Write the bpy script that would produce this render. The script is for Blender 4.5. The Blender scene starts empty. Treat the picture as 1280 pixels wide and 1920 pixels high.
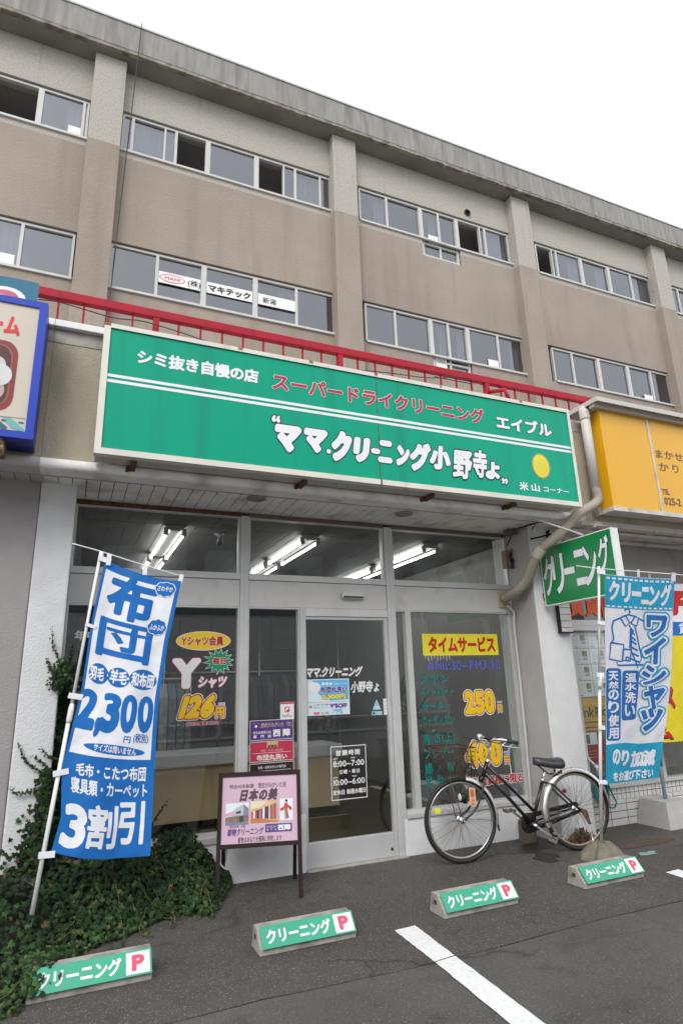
import bpy, bmesh, math, random
import numpy as np
from mathutils import Vector, Matrix
from mathutils.geometry import tessellate_polygon
random.seed(7)
SC = bpy.context.scene
COL = SC.collection
PI = math.pi

# ------------------------------------------------------------------ camera
cam_d = bpy.data.cameras.new('camera')
cam = bpy.data.objects.new('camera', cam_d)
COL.objects.link(cam)
SC.camera = cam
cam_d.sensor_fit = 'HORIZONTAL'
cam_d.sensor_width = 36.0
cam_d.lens = 32.265
cam_d.clip_start = 0.05
cam_d.clip_end = 500
def _basis(yaw, pitch, roll):
    cy, sy, cp, sp = math.cos(yaw), math.sin(yaw), math.cos(pitch), math.sin(pitch)
    f = Vector((sy*cp, cy*cp, sp)); r = Vector((cy, -sy, 0)); u = r.cross(f)
    c, s = math.cos(roll), math.sin(roll)
    return c*r+s*u, -s*r+c*u, f
_r, _u, _f = _basis(0.4150005, 0.2762246, -0.0306913)
cam.matrix_world = Matrix(((_r.x, _u.x, -_f.x, 0), (_r.y, _u.y, -_f.y, -5.3384), (_r.z, _u.z, -_f.z, 1.4707), (0, 0, 0, 1)))

# ------------------------------------------------------------------ light
world = bpy.data.worlds.new('World')
SC.world = world
world.use_nodes = True
nt = world.node_tree
bg = nt.nodes['Background']
sky = nt.nodes.new('ShaderNodeTexSky')
sky.sky_type = 'NISHITA'
sky.sun_disc = False
SUN_EL, SUN_AZ = math.radians(42), math.radians(217)
sky.sun_elevation = SUN_EL
sky.sun_rotation = SUN_AZ
sky.dust_density = 6.0
sky.air_density = 1.0
hs = nt.nodes.new('ShaderNodeHueSaturation')
hs.inputs['Saturation'].default_value = 0.12
cl = nt.nodes.new('ShaderNodeMix')            # the even white cloud sheet over the sky
cl.data_type = 'RGBA'
cl.inputs[0].default_value = 0.75
cl.inputs[7].default_value = (11.0, 11.3, 11.8, 1)
nt.links.new(sky.outputs[0], hs.inputs['Color'])
nt.links.new(hs.outputs[0], cl.inputs[6])
nt.links.new(cl.outputs[2], bg.inputs['Color'])
bg.inputs['Strength'].default_value = 0.12
sun_d = bpy.data.lights.new('sun', 'SUN')
sun_d.energy = 1.2
sun_d.angle = math.radians(26)
sun_d.color = (1.0, 0.97, 0.93)
sun = bpy.data.objects.new('sun', sun_d)
COL.objects.link(sun)
sd = Vector((math.sin(SUN_AZ)*math.cos(SUN_EL), math.cos(SUN_AZ)*math.cos(SUN_EL), math.sin(SUN_EL)))
sun.rotation_euler = sd.to_track_quat('Z', 'Y').to_euler()
SC.view_settings.view_transform = 'Standard'
SC.view_settings.look = 'None'
SC.view_settings.exposure = 0.38
SC.view_settings.gamma = 1.0
SC.view_settings.use_curve_mapping = False
SC.render.engine = 'CYCLES'
SC.cycles.use_denoising = True
SC.cycles.max_bounces = 8
SC.cycles.transparent_max_bounces = 16
SC.cycles.sample_clamp_indirect = 4.0

# ------------------------------------------------------------------ helpers
def setp(o, label=None, cat=None, group=None, kind=None):
    if label: o['label'] = label
    if cat: o['category'] = cat
    if group: o['group'] = group
    if kind: o['kind'] = kind
    return o
def thing(name, label, cat, loc=(0, 0, 0), group=None):
    o = bpy.data.objects.new(name, None)
    o.empty_display_size = 0.1
    COL.objects.link(o)
    o.location = loc
    return setp(o, label, cat, group)
def wloc(o):
    v = Vector((0, 0, 0))
    while o:
        v += Vector(o.location); o = o.parent
    return v
class MB:
    def __init__(self):
        self.v = []; self.f = []; self.m = []; self.s = []
    def add(self, vs, fs, m=0, smooth=False):
        b = len(self.v)
        self.v.extend([tuple(p) for p in vs])
        for f in fs:
            self.f.append(tuple(b+i for i in f)); self.m.append(m); self.s.append(smooth)
    def box(self, x0, x1, y0, y1, z0, z1, m=0):
        vs = [(x, y, z) for z in (z0, z1) for y in (y0, y1) for x in (x0, x1)]
        self.add(vs, [(0, 2, 3, 1), (4, 5, 7, 6), (0, 1, 5, 4), (2, 6, 7, 3), (0, 4, 6, 2), (1, 3, 7, 5)], m)
    def bbox(self, x0, x1, y0, y1, z0, z1, b=0.004, m=0):      # box with chamfered edges
        bm = bmesh.new()
        vs = [bm.verts.new((x, y, z)) for z in (z0, z1) for y in (y0, y1) for x in (x0, x1)]
        for f in [(0, 2, 3, 1), (4, 5, 7, 6), (0, 1, 5, 4), (2, 6, 7, 3), (0, 4, 6, 2), (1, 3, 7, 5)]:
            bm.faces.new([vs[i] for i in f])
        bmesh.ops.bevel(bm, geom=bm.edges[:], offset=b, segments=2, affect='EDGES', profile=0.6)
        bm.verts.index_update()
        self.add([v.co[:] for v in bm.verts], [[v.index for v in f.verts] for f in bm.faces], m)
        bm.free()
    def extrude(self, poly, axis, a, b, m=0):                    # 2-D outline pushed along an axis
        n = len(poly)
        def P(p, t):
            if axis == 'x': return (t, p[0], p[1])
            if axis == 'y': return (p[0], t, p[1])
            return (p[0], p[1], t)
        vs = [P(p, a) for p in poly]+[P(p, b) for p in poly]
        fs = [tuple(range(n))[::-1], tuple(range(n, 2*n))]+[(i, (i+1) % n, n+(i+1) % n, n+i) for i in range(n)]
        self.add(vs, fs, m)
    def hull(self, lo, hi, m=0):                                 # two loops of equal count joined
        n = len(lo)
        fs = [tuple(range(n))[::-1], tuple(range(n, 2*n))]+[(i, (i+1) % n, n+(i+1) % n, n+i) for i in range(n)]
        self.add(list(lo)+list(hi), fs, m)
    def tube(self, pts, r, n=8, m=0, closed=False, ell=None):
        pts = [Vector(p) for p in pts]
        k = len(pts)
        rr = r if isinstance(r, (list, tuple)) else [r]*k
        up = Vector((0, 0, 1)); prev = None; vs = []
        for i, p in enumerate(pts):
            if closed: t = pts[(i+1) % k]-pts[i-1]
            else: t = pts[min(i+1, k-1)]-pts[max(i-1, 0)]
            if t.length < 1e-9: t = Vector((0, 0, 1))
            t.normalize()
            if prev is None:
                a = t.orthogonal()
            else:
                a = prev-t*prev.dot(t)
                if a.length < 1e-6: a = t.orthogonal()
            a.normalize(); prev = a
            b = t.cross(a)
            for j in range(n):
                th = 2*PI*j/n
                vs.append(p+(a*math.cos(th)+b*math.sin(th))*rr[i])
        fs = []
        for i in range(k if closed else k-1):
            for j in range(n):
                i2 = (i+1) % k
                fs.append((i*n+j, i*n+(j+1) % n, i2*n+(j+1) % n, i2*n+j))
        if not closed:
            fs.append(tuple(range(n))[::-1]); fs.append(tuple((k-1)*n+j for j in range(n)))
        self.add(vs, fs, m, True)
    def strip(self, pts, w, th, nrm=(0, -1, 0), m=0):            # rectangular bar through points, w in plane across, th along nrm
        nrm = Vector(nrm).normalized(); pts = [Vector(p) for p in pts]; vs = []
        for i, p in enumerate(pts):
            t = (pts[min(i+1, len(pts)-1)]-pts[max(i-1, 0)]).normalized()
            a = t.cross(nrm).normalized()*w/2; b = nrm*th/2
            vs += [p+a+b, p-a+b, p-a-b, p+a-b]
        fs = [(0, 1, 2, 3)[::-1], tuple(4*(len(pts)-1)+j for j in range(4))]
        for i in range(len(pts)-1):
            for j in range(4):
                fs.append((4*i+j, 4*i+(j+1) % 4, 4*i+4+(j+1) % 4, 4*i+4+j))
        self.add(vs, fs, m)
    def lathe(self, c, prof, n=20, m=0, axis=(0, 0, 1)):
        ax = Vector(axis).normalized(); a = ax.orthogonal().normalized(); b = ax.cross(a); c = Vector(c); vs = []
        for r, z in prof:
            for j in range(n):
                th = 2*PI*j/n
                vs.append(c+ax*z+(a*math.cos(th)+b*math.sin(th))*max(r, 1e-4))
        fs = []
        for i in range(len(prof)-1):
            for j in range(n):
                fs.append((i*n+j, i*n+(j+1) % n, (i+1)*n+(j+1) % n, (i+1)*n+j))
        fs.append(tuple(range(n))[::-1]); fs.append(tuple((len(prof)-1)*n+j for j in range(n)))
        self.add(vs, fs, m, True)
    def build(self, name, mats, parent=None, loc=None):
        if not isinstance(mats, (list, tuple)): mats = [mats]
        me = bpy.data.meshes.new(name)
        off = wloc(parent) if parent else Vector(loc or (0, 0, 0))
        me.from_pydata([(v[0]-off.x, v[1]-off.y, v[2]-off.z) for v in self.v], [], self.f)
        for mt in mats: me.materials.append(mt)
        me.polygons.foreach_set('material_index', self.m)
        me.polygons.foreach_set('use_smooth', self.s)
        me.update()
        o = bpy.data.objects.new(name, me)
        COL.objects.link(o)
        if parent: o.parent = parent
        else: o.location = off
        return o
def copy_tree(o, parent=None, delta=(0, 0, 0)):
    c = o.copy(); COL.objects.link(c); c.parent = parent
    if parent is None: c.location = Vector(o.location)+Vector(delta)
    for ch in list(o.children): copy_tree(ch, c)
    return c
def arc(c, r, a0, a1, n):
    return [(c[0]+r*math.cos(a0+(a1-a0)*i/n), c[1]+r*math.sin(a0+(a1-a0)*i/n)) for i in range(n+1)]
def bez(pts, n=10):                                              # Catmull-Rom through points
    P = [Vector(p) for p in pts]; P = [2*P[0]-P[1]]+P+[2*P[-1]-P[-2]]; out = []
    for i in range(1, len(P)-2):
        for k in range(n):
            t = k/n
            out.append(0.5*((2*P[i])+(-P[i-1]+P[i+1])*t+(2*P[i-1]-5*P[i]+4*P[i+1]-P[i+2])*t*t+(-P[i-1]+3*P[i]-3*P[i+1]+P[i+2])*t**3))
    out.append(P[-2]); return out

# ------------------------------------------------------------------ materials
def srgb(r, g, b):
    def c(x):
        x /= 255.0
        return x/12.92 if x <= 0.04045 else ((x+0.055)/1.055)**2.4
    return (c(r), c(g), c(b))
_mats = {}
def mat(name, col, rough=0.6, var=0.12, scale=3.0, bump=0.0, bscale=60.0, metal=0.0, stretch=None, dirt=None, dscale=2.0, dlo=0.5, dhi=0.75, spec=0.5, dstretch=None, coat=0.0, trans=0.0, bdist=0.01):
    if name in _mats: return _mats[name]
    m = bpy.data.materials.new(name); m.use_nodes = True
    n = m.node_tree.nodes; l = m.node_tree.links
    p = n['Principled BSDF']
    p.inputs['Roughness'].default_value = rough
    p.inputs['Metallic'].default_value = metal
    p.inputs['Specular IOR Level'].default_value = spec
    p.inputs['Coat Weight'].default_value = coat
    tc = n.new('ShaderNodeTexCoord')
    def noise(sc, st, det=5.0):
        mp = n.new('ShaderNodeMapping')
        if st: mp.inputs['Scale'].default_value = st
        l.new(tc.outputs['Object'], mp.inputs['Vector'])
        t = n.new('ShaderNodeTexNoise'); t.inputs['Scale'].default_value = sc; t.inputs['Detail'].default_value = det
        l.new(mp.outputs[0], t.inputs['Vector'])
        return t
    def mix(fac, a, b):
        x = n.new('ShaderNodeMix'); x.data_type = 'RGBA'
        l.new(fac, x.inputs[0])
        for s, i in ((a, 6), (b, 7)):
            if hasattr(s, 'links'): l.new(s, x.inputs[i])
            else: x.inputs[i].default_value = (*s, 1)
        return x.outputs[2]
    t = noise(scale, stretch)
    r = n.new('ShaderNodeValToRGB'); r.color_ramp.elements[0].position = 0.3; r.color_ramp.elements[1].position = 0.7
    l.new(t.outputs['Fac'], r.inputs[0])
    c = mix(r.outputs[0], tuple(x*(1-var) for x in col), tuple(min(1, x*(1+var)) for x in col))
    if dirt:
        t2 = noise(dscale, dstretch, 8.0)
        r2 = n.new('ShaderNodeValToRGB'); r2.color_ramp.elements[0].position = dlo; r2.color_ramp.elements[1].position = dhi
        l.new(t2.outputs['Fac'], r2.inputs[0])
        c = mix(r2.outputs[0], c, dirt)
    l.new(c, p.inputs['Base Color'])
    if bump:
        t3 = noise(bscale, None, 4.0)
        b = n.new('ShaderNodeBump'); b.inputs['Strength'].default_value = bump; b.inputs['Distance'].default_value = bdist
        l.new(t3.outputs['Fac'], b.inputs['Height'])
        l.new(b.outputs[0], p.inputs['Normal'])
    if trans: p.inputs['Transmission Weight'].default_value = trans
    _mats[name] = m
    return m
def emit_mat(name, col, s):
    m = bpy.data.materials.new(name); m.use_nodes = True
    p = m.node_tree.nodes['Principled BSDF']
    p.inputs['Base Color'].default_value = (0.8, 0.8, 0.8, 1)
    p.inputs['Emission Color'].default_value = (*col, 1)
    p.inputs['Emission Strength'].default_value = s
    return m
def glass_mat(name, tint, base, gain, rough=0.0):
    m = bpy.data.materials.new(name); m.use_nodes = True
    n = m.node_tree.nodes; l = m.node_tree.links
    n.remove(n['Principled BSDF'])
    lw = n.new('ShaderNodeLayerWeight'); lw.inputs['Blend'].default_value = 0.5
    pw = n.new('ShaderNodeMath'); pw.operation = 'POWER'; pw.inputs[1].default_value = 4.0
    l.new(lw.outputs['Facing'], pw.inputs[0])
    ma = n.new('ShaderNodeMath'); ma.operation = 'MULTIPLY_ADD'; ma.inputs[1].default_value = gain; ma.inputs[2].default_value = base
    ma.use_clamp = True
    l.new(pw.outputs[0], ma.inputs[0])
    tr = n.new('ShaderNodeBsdfTransparent'); tr.inputs[0].default_value = (*tint, 1)
    gl = n.new('ShaderNodeBsdfGlossy'); gl.inputs['Roughness'].default_value = rough; gl.inputs['Color'].default_value = (0.95, 0.97, 1, 1)
    mx = n.new('ShaderNodeMixShader')
    l.new(ma.outputs[0], mx.inputs[0]); l.new(tr.outputs[0], mx.inputs[1]); l.new(gl.outputs[0], mx.inputs[2])
    l.new(mx.outputs[0], n['Material Output'].inputs['Surface'])
    return m

# ------------------------------------------------------------------ lettering: glyph outlines -> distance field -> clean rounded contours
_tc = bpy.data.curves.new('glyph_probe', 'FONT'); _tc.fill_mode = 'NONE'; _tc.resolution_u = 4
_to = bpy.data.objects.new('glyph_probe', _tc); COL.objects.link(_to)
_H = 0.02; _PAD = 0.24
_gl = {}
def glyph(ch):
    if ch in _gl: return _gl[ch]
    _tc.body = ch
    dg = bpy.context.evaluated_depsgraph_get(); dg.update()
    ev = _to.evaluated_get(dg); me = ev.to_mesh()
    V = np.array([v.co[:2] for v in me.vertices], float).reshape(-1, 2)
    E = np.array([e.vertices[:] for e in me.edges], int).reshape(-1, 2)
    ev.to_mesh_clear()
    if len(E) == 0:
        _gl[ch] = None; return None
    A, Bq = V[E[:, 0]], V[E[:, 1]]
    i0 = math.floor((V[:, 0].min()-_PAD)/_H); i1 = math.ceil((V[:, 0].max()+_PAD)/_H)
    j0 = math.floor((V[:, 1].min()-_PAD)/_H); j1 = math.ceil((V[:, 1].max()+_PAD)/_H)
    X, Y = np.meshgrid(np.arange(i0, i1+1)*_H, np.arange(j0, j1+1)*_H)
    P = np.stack([X.ravel(), Y.ravel()], 1)+1e-5
    d = Bq-A; L = (d*d).sum(1)+1e-12
    D = np.empty(len(P)); IN = np.empty(len(P), bool)
    for k in range(0, len(P), 2000):
        q = P[k:k+2000, None, :]-A[None]
        t = np.clip((q*d).sum(2)/L, 0, 1)
        w = q-t[..., None]*d
        D[k:k+2000] = np.sqrt((w*w).sum(2).min(1))
        py_, px_ = P[k:k+2000, 1:2], P[k:k+2000, 0:1]
        cr = ((A[None, :, 1] > py_) != (Bq[None, :, 1] > py_)) & (px_ < A[None, :, 0]+(py_-A[None, :, 1])*d[None, :, 0]/np.where(np.abs(d[None, :, 1]) < 1e-12, 1e-12, d[None, :, 1]))
        IN[k:k+2000] = cr.sum(1) % 2 == 1
    F = np.where(IN, -D, D).reshape(X.shape)
    _gl[ch] = (i0, j0, F, V[:, 0].min(), V[:, 0].max())
    return _gl[ch]
def field(s, d=0.0, gap=0.0, vertical=False, stagger=None):
    pos = []; x = 0.0
    for k, ch in enumerate(s):
        g = None if ch in ' \u3000' else glyph(ch)
        if g is None:
            x += 0.35 if ch == ' ' else 1.0
            continue
        full = ord(ch) > 0x2000
        if vertical:
            pos.append((g, -(g[3]+g[4])/2, -k*(1.0+gap)))
        elif full:
            pos.append((g, x, stagger[k] if stagger else 0)); x += 1.0+gap
        else:
            pos.append((g, x-g[3]+0.04, 0)); x += g[4]-g[3]+0.09+gap
    lo_i = min(round(p[1]/_H)+p[0][0] for p in pos); hi_i = max(round(p[1]/_H)+p[0][0]+p[0][2].shape[1] for p in pos)
    lo_j = min(round(p[2]/_H)+p[0][1] for p in pos); hi_j = max(round(p[2]/_H)+p[0][1]+p[0][2].shape[0] for p in pos)
    F = np.full((hi_j-lo_j, hi_i-lo_i), 0.5)
    for g, px_, py_ in pos:
        a = round(px_/_H)+g[0]-lo_i; b = round(py_/_H)+g[1]-lo_j
        s_ = F[b:b+g[2].shape[0], a:a+g[2].shape[1]]
        np.minimum(s_, g[2], out=s_)
    return F
def contours(F, d):
    F = F-d
    F[np.abs(F) < 1e-6] = 1e-6
    IN = F < 0
    nxt = {}; co = {}
    def pt(j, i, di):                                            # grid edge starting at (j,i): di=0 to the right, 1 upwards
        k = (j, i, di)
        if k not in co:
            a = F[j, i]; b = F[j, i+1] if di == 0 else F[j+1, i]
            t = a/(a-b)
            co[k] = ((i+t, j) if di == 0 else (i, j+t))
        return k
    c = IN[:-1, :-1]*1+IN[:-1, 1:]*2+IN[1:, 1:]*4+IN[1:, :-1]*8
    for j, i in np.argwhere((c > 0) & (c < 15)):
        k = c[j, i]
        S, E_, N, W = lambda: pt(j, i, 0), lambda: pt(j, i+1, 1), lambda: pt(j+1, i, 0), lambda: pt(j, i, 1)
        T = {1: [(S, W)], 2: [(E_, S)], 3: [(E_, W)], 4: [(N, E_)], 5: [(S, W), (N, E_)], 6: [(N, S)], 7: [(N, W)], 8: [(W, N)],
             9: [(S, N)], 10: [(E_, S), (W, N)], 11: [(E_, N)], 12: [(W, E_)], 13: [(S, E_)], 14: [(W, S)]}[int(k)]
        for a, b in T: nxt[a()] = b()
    out = []
    while nxt:
        a = next(iter(nxt)); loop = []
        while a in nxt:
            loop.append(co[a]); a = nxt.pop(a)
        if len(loop) > 4: out.append(simplify(np.array(loop), 0.22))
    return [o for o in out if len(o) >= 3]
def simplify(P, eps):
    def rdp(a, b):
        if b <= a+1: return [a]
        d = P[b]-P[a]; L = math.hypot(*d)+1e-9
        q = np.abs((P[a+1:b, 0]-P[a, 0])*d[1]-(P[a+1:b, 1]-P[a, 1])*d[0])/L
        k = int(q.argmax())
        if q[k] < eps: return [a]
        k += a+1
        return rdp(a, k)+rdp(k, b)
    n = len(P); far = int(((P-P[0])**2).sum(1).argmax())
    if far in (0, n-1): return P
    P = np.vstack([P, P[:1]])
    idx = rdp(0, far)+rdp(far, n)
    return P[idx]
def area(P):
    x, y = P[:, 0], P[:, 1]
    return 0.5*float(np.sum(x*np.roll(y, -1)-np.roll(x, -1)*y))
def inside(p, P):
    x, y = P[:, 0], P[:, 1]; x2, y2 = np.roll(x, -1), np.roll(y, -1)
    c = ((y > p[1]) != (y2 > p[1])) & (p[0] < x+(p[1]-y)*(x2-x)/np.where(np.abs(y2-y) < 1e-12, 1e-12, y2-y))
    return int(c.sum()) % 2 == 1
def fills(polys):
    A = [area(p) for p in polys]
    big = max(range(len(polys)), key=lambda i: abs(A[i]))
    sg = 1 if A[big] > 0 else -1
    outer = [i for i in range(len(polys)) if A[i]*sg > 0]
    grp = {i: [] for i in outer}
    for i in range(len(polys)):
        if A[i]*sg <= 0:
            best = [o for o in outer if inside(polys[i][0], polys[o])]
            if best: grp[min(best, key=lambda o: abs(A[o]))].append(i)
    res = []
    for o, hs_ in grp.items():
        ls = [polys[o]]+[polys[h] for h in hs_]
        pts = np.vstack(ls)
        tris = tessellate_polygon([[Vector((q[0], q[1], 0)) for q in L] for L in ls])
        res.append((pts, tris))
    return res

class Art(MB):
    """Flat lettering and marks laid on a surface; surf(s, t, off) gives the 3-D point."""
    def __init__(self, surf, step=0.0012, maxe=0, asp=1.0):
        super().__init__(); self.surf = surf; self.step = step; self.maxe = maxe; self.asp = asp
    def put(self, pts, tris, layer, m):
        if self.maxe:                                            # split long faces so that they follow a curved surface
            pts = [tuple(p) for p in pts]; out = []; mid = {}
            st_ = [(f[0], f[i], f[i+1]) for f in tris for i in range(1, len(f)-1)]
            def half(i, j):
                k = (min(i, j), max(i, j))
                if k not in mid:
                    mid[k] = len(pts); pts.append(((pts[i][0]+pts[j][0])/2, (pts[i][1]+pts[j][1])/2))
                return mid[k]
            while st_:
                f = st_.pop(); L = [math.hypot((pts[f[i]][0]-pts[f[(i+1) % 3]][0])*self.asp, pts[f[i]][1]-pts[f[(i+1) % 3]][1]) for i in range(3)]
                k = L.index(max(L))
                if L[k] <= self.maxe: out.append(f); continue
                a_, b_, c_ = f[k], f[(k+1) % 3], f[(k+2) % 3]; h = half(a_, b_)
                st_ += [(a_, h, c_), (h, b_, c_)]
            tris = out
        self.add([self.surf(p[0], p[1], layer*self.step) for p in pts], tris, m)
    def text(self, s, box, m=0, layer=1, d=0.0, lines=(), gap=0.0, vertical=False, skew=0.0, stagger=None, arch=None):
        """box = s0, s1, t0, t1 for the ink of the body; lines = [(extra dilation, material), ...] drawn below, widest first"""
        F = field(s, d, gap, vertical, stagger)
        base = contours(F, d)
        allp = np.vstack(base)
        mn, mx_ = allp.min(0), allp.max(0)
        s0, s1, t0, t1 = box
        def X(P):
            q = (P-mn)/(mx_-mn)
            sx = s0+q[:, 0]*(s1-s0); tz = t0+q[:, 1]*(t1-t0)
            if skew: sx = sx+(q[:, 1]-0.5)*skew*(t1-t0)
            if arch: tz = tz+arch(q[:, 0])
            return np.stack([sx, tz], 1)
        ly = layer
        for e, mm in lines:
            for pts, tris in fills([X(c) for c in contours(F, d+e)]): self.put(pts, tris, ly, mm)
            ly += 1
        for pts, tris in fills([X(c) for c in base]): self.put(pts, tris, ly, m)
    def rect(self, s0, s1, t0, t1, m=0, layer=1, nu=1, nv=1):
        pts = [(s0+(s1-s0)*i/nu, t0+(t1-t0)*j/nv) for j in range(nv+1) for i in range(nu+1)]
        fs = [(j*(nu+1)+i, j*(nu+1)+i+1, (j+1)*(nu+1)+i+1, (j+1)*(nu+1)+i) for j in range(nv) for i in range(nu)]
        self.put(pts, fs, layer, m)
    def poly(self, P, m=0, layer=1):
        for pts, tris in fills([np.array(P, float)]): self.put(pts, tris, layer, m)
    def ellipse(self, c, rx, ry, m=0, layer=1, n=40):
        pts = [c]; fs = []
        for k in (0.5, 1.0):
            pts += [(c[0]+rx*k*math.cos(2*PI*i/n), c[1]+ry*k*math.sin(2*PI*i/n)) for i in range(n)]
        fs = [(0, 1+i, 1+(i+1) % n) for i in range(n)]+[(1+i, 1+n+i, 1+n+(i+1) % n, 1+(i+1) % n) for i in range(n)]
        self.put(pts, fs, layer, m)
    def rrect(self, s0, s1, t0, t1, r, m=0, layer=1, ry=None):
        ry = ry or r; P = []
        for cx, cy, a in ((s1-r, t1-ry, 0), (s0+r, t1-ry, 1), (s0+r, t0+ry, 2), (s1-r, t0+ry, 3)):
            P += [(cx+r*math.cos(PI/2*(a+k/5)), cy+ry*math.sin(PI/2*(a+k/5))) for k in range(6)]
        self.poly(P, m, layer)
    def frame(self, s0, s1, t0, t1, w, m=0, layer=1):
        self.rect(s0, s1, t0, t0+w, m, layer); self.rect(s0, s1, t1-w, t1, m, layer)
        self.rect(s0, s0+w, t0+w, t1-w, m, layer); self.rect(s1-w, s1, t0+w, t1-w, m, layer)
    def line(self, P, w, m=0, layer=1, asp=1.0):
        P = [Vector(p) for p in P]; vs = []; fs = []
        for i, p in enumerate(P):
            t = P[min(i+1, len(P)-1)]-P[max(i-1, 0)]
            t = Vector((t.x*asp, t.y)); t.normalize()
            a = Vector((-t.y/asp, t.x))*w/2
            vs += [p+a, p-a]
        fs = [(2*i, 2*i+1, 2*i+3, 2*i+2) for i in range(len(P)-1)]
        self.put(vs, fs, layer, m)
def yplane(y):
    return lambda s, t, off: (s, y-off, t)

# ------------------------------------------------------------------ palette
M_white = mat('white_paint', (0.72, 0.72, 0.71), 0.55, 0.05, 4)
M_stuc_w = mat('white_stucco', (0.66, 0.665, 0.67), 0.85, 0.05, 6, bump=0.55, bscale=75, dirt=(0.33, 0.32, 0.30), dscale=1.4, dlo=0.60, dhi=0.85)
M_stuc_g = mat('grey_stucco', (0.33, 0.31, 0.31), 0.85, 0.06, 6, bump=0.5, bscale=75)
M_stuc_b = mat('olive_stucco', (0.40, 0.36, 0.27), 0.9, 0.10, 2.0, bump=0.7, bscale=60, dirt=(0.24, 0.215, 0.15), dscale=1.8, dlo=0.5, dhi=0.8, dstretch=(1, 1, 0.5))
M_alu = mat('aluminium_frame', (0.58, 0.58, 0.575), 0.42, 0.05, 8, metal=0.25)
M_alu_w = mat('white_window_frame', (0.50, 0.50, 0.485), 0.45, 0.05, 6)
M_beam = mat('beam_enamel', (0.60, 0.59, 0.575), 0.5, 0.05, 3, dirt=(0.38, 0.36, 0.33), dscale=3, dlo=0.55, dhi=0.8)
M_soffit = mat('soffit_boards', (0.90, 0.88, 0.85), 0.6, 0.05, 3, dirt=(0.30, 0.28, 0.26), dscale=4, dlo=0.5, dhi=0.85)
M_groove = mat('groove_shadow_gap', (0.03, 0.028, 0.026), 0.9, 0.1)
M_rust = mat('rusty_steel', (0.11, 0.05, 0.025), 0.9, 0.5, 30, bump=0.4, bscale=90)
M_conc = mat('bare_concrete', (0.36, 0.345, 0.31), 0.9, 0.14, 8, bump=0.4, bscale=90, dirt=(0.15, 0.14, 0.115), dscale=6, dlo=0.48, dhi=0.75)
M_red = mat('red_railing_paint', (0.36, 0.014, 0.030), 0.6, 0.12, 6, spec=0.25, dirt=(0.24, 0.014, 0.022), dscale=12, dlo=0.55, dhi=0.8)
M_glass = glass_mat('shop_glass', (0.90, 0.92, 0.915), 0.06, 0.6)
M_dark = mat('dark_interior', (0.03, 0.03, 0.032), 0.9, 0.2)
M_blackr = mat('black_rubber', (0.012, 0.012, 0.013), 0.6, 0.2, 20)
M_chrome = mat('worn_chrome', (0.80, 0.79, 0.76), 0.36, 0.12, 25, metal=0.95, dirt=(0.28, 0.20, 0.13), dscale=18, dlo=0.58, dhi=0.8)
M_cable = mat('black_cable', (0.015, 0.015, 0.016), 0.6, 0.1)

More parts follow.
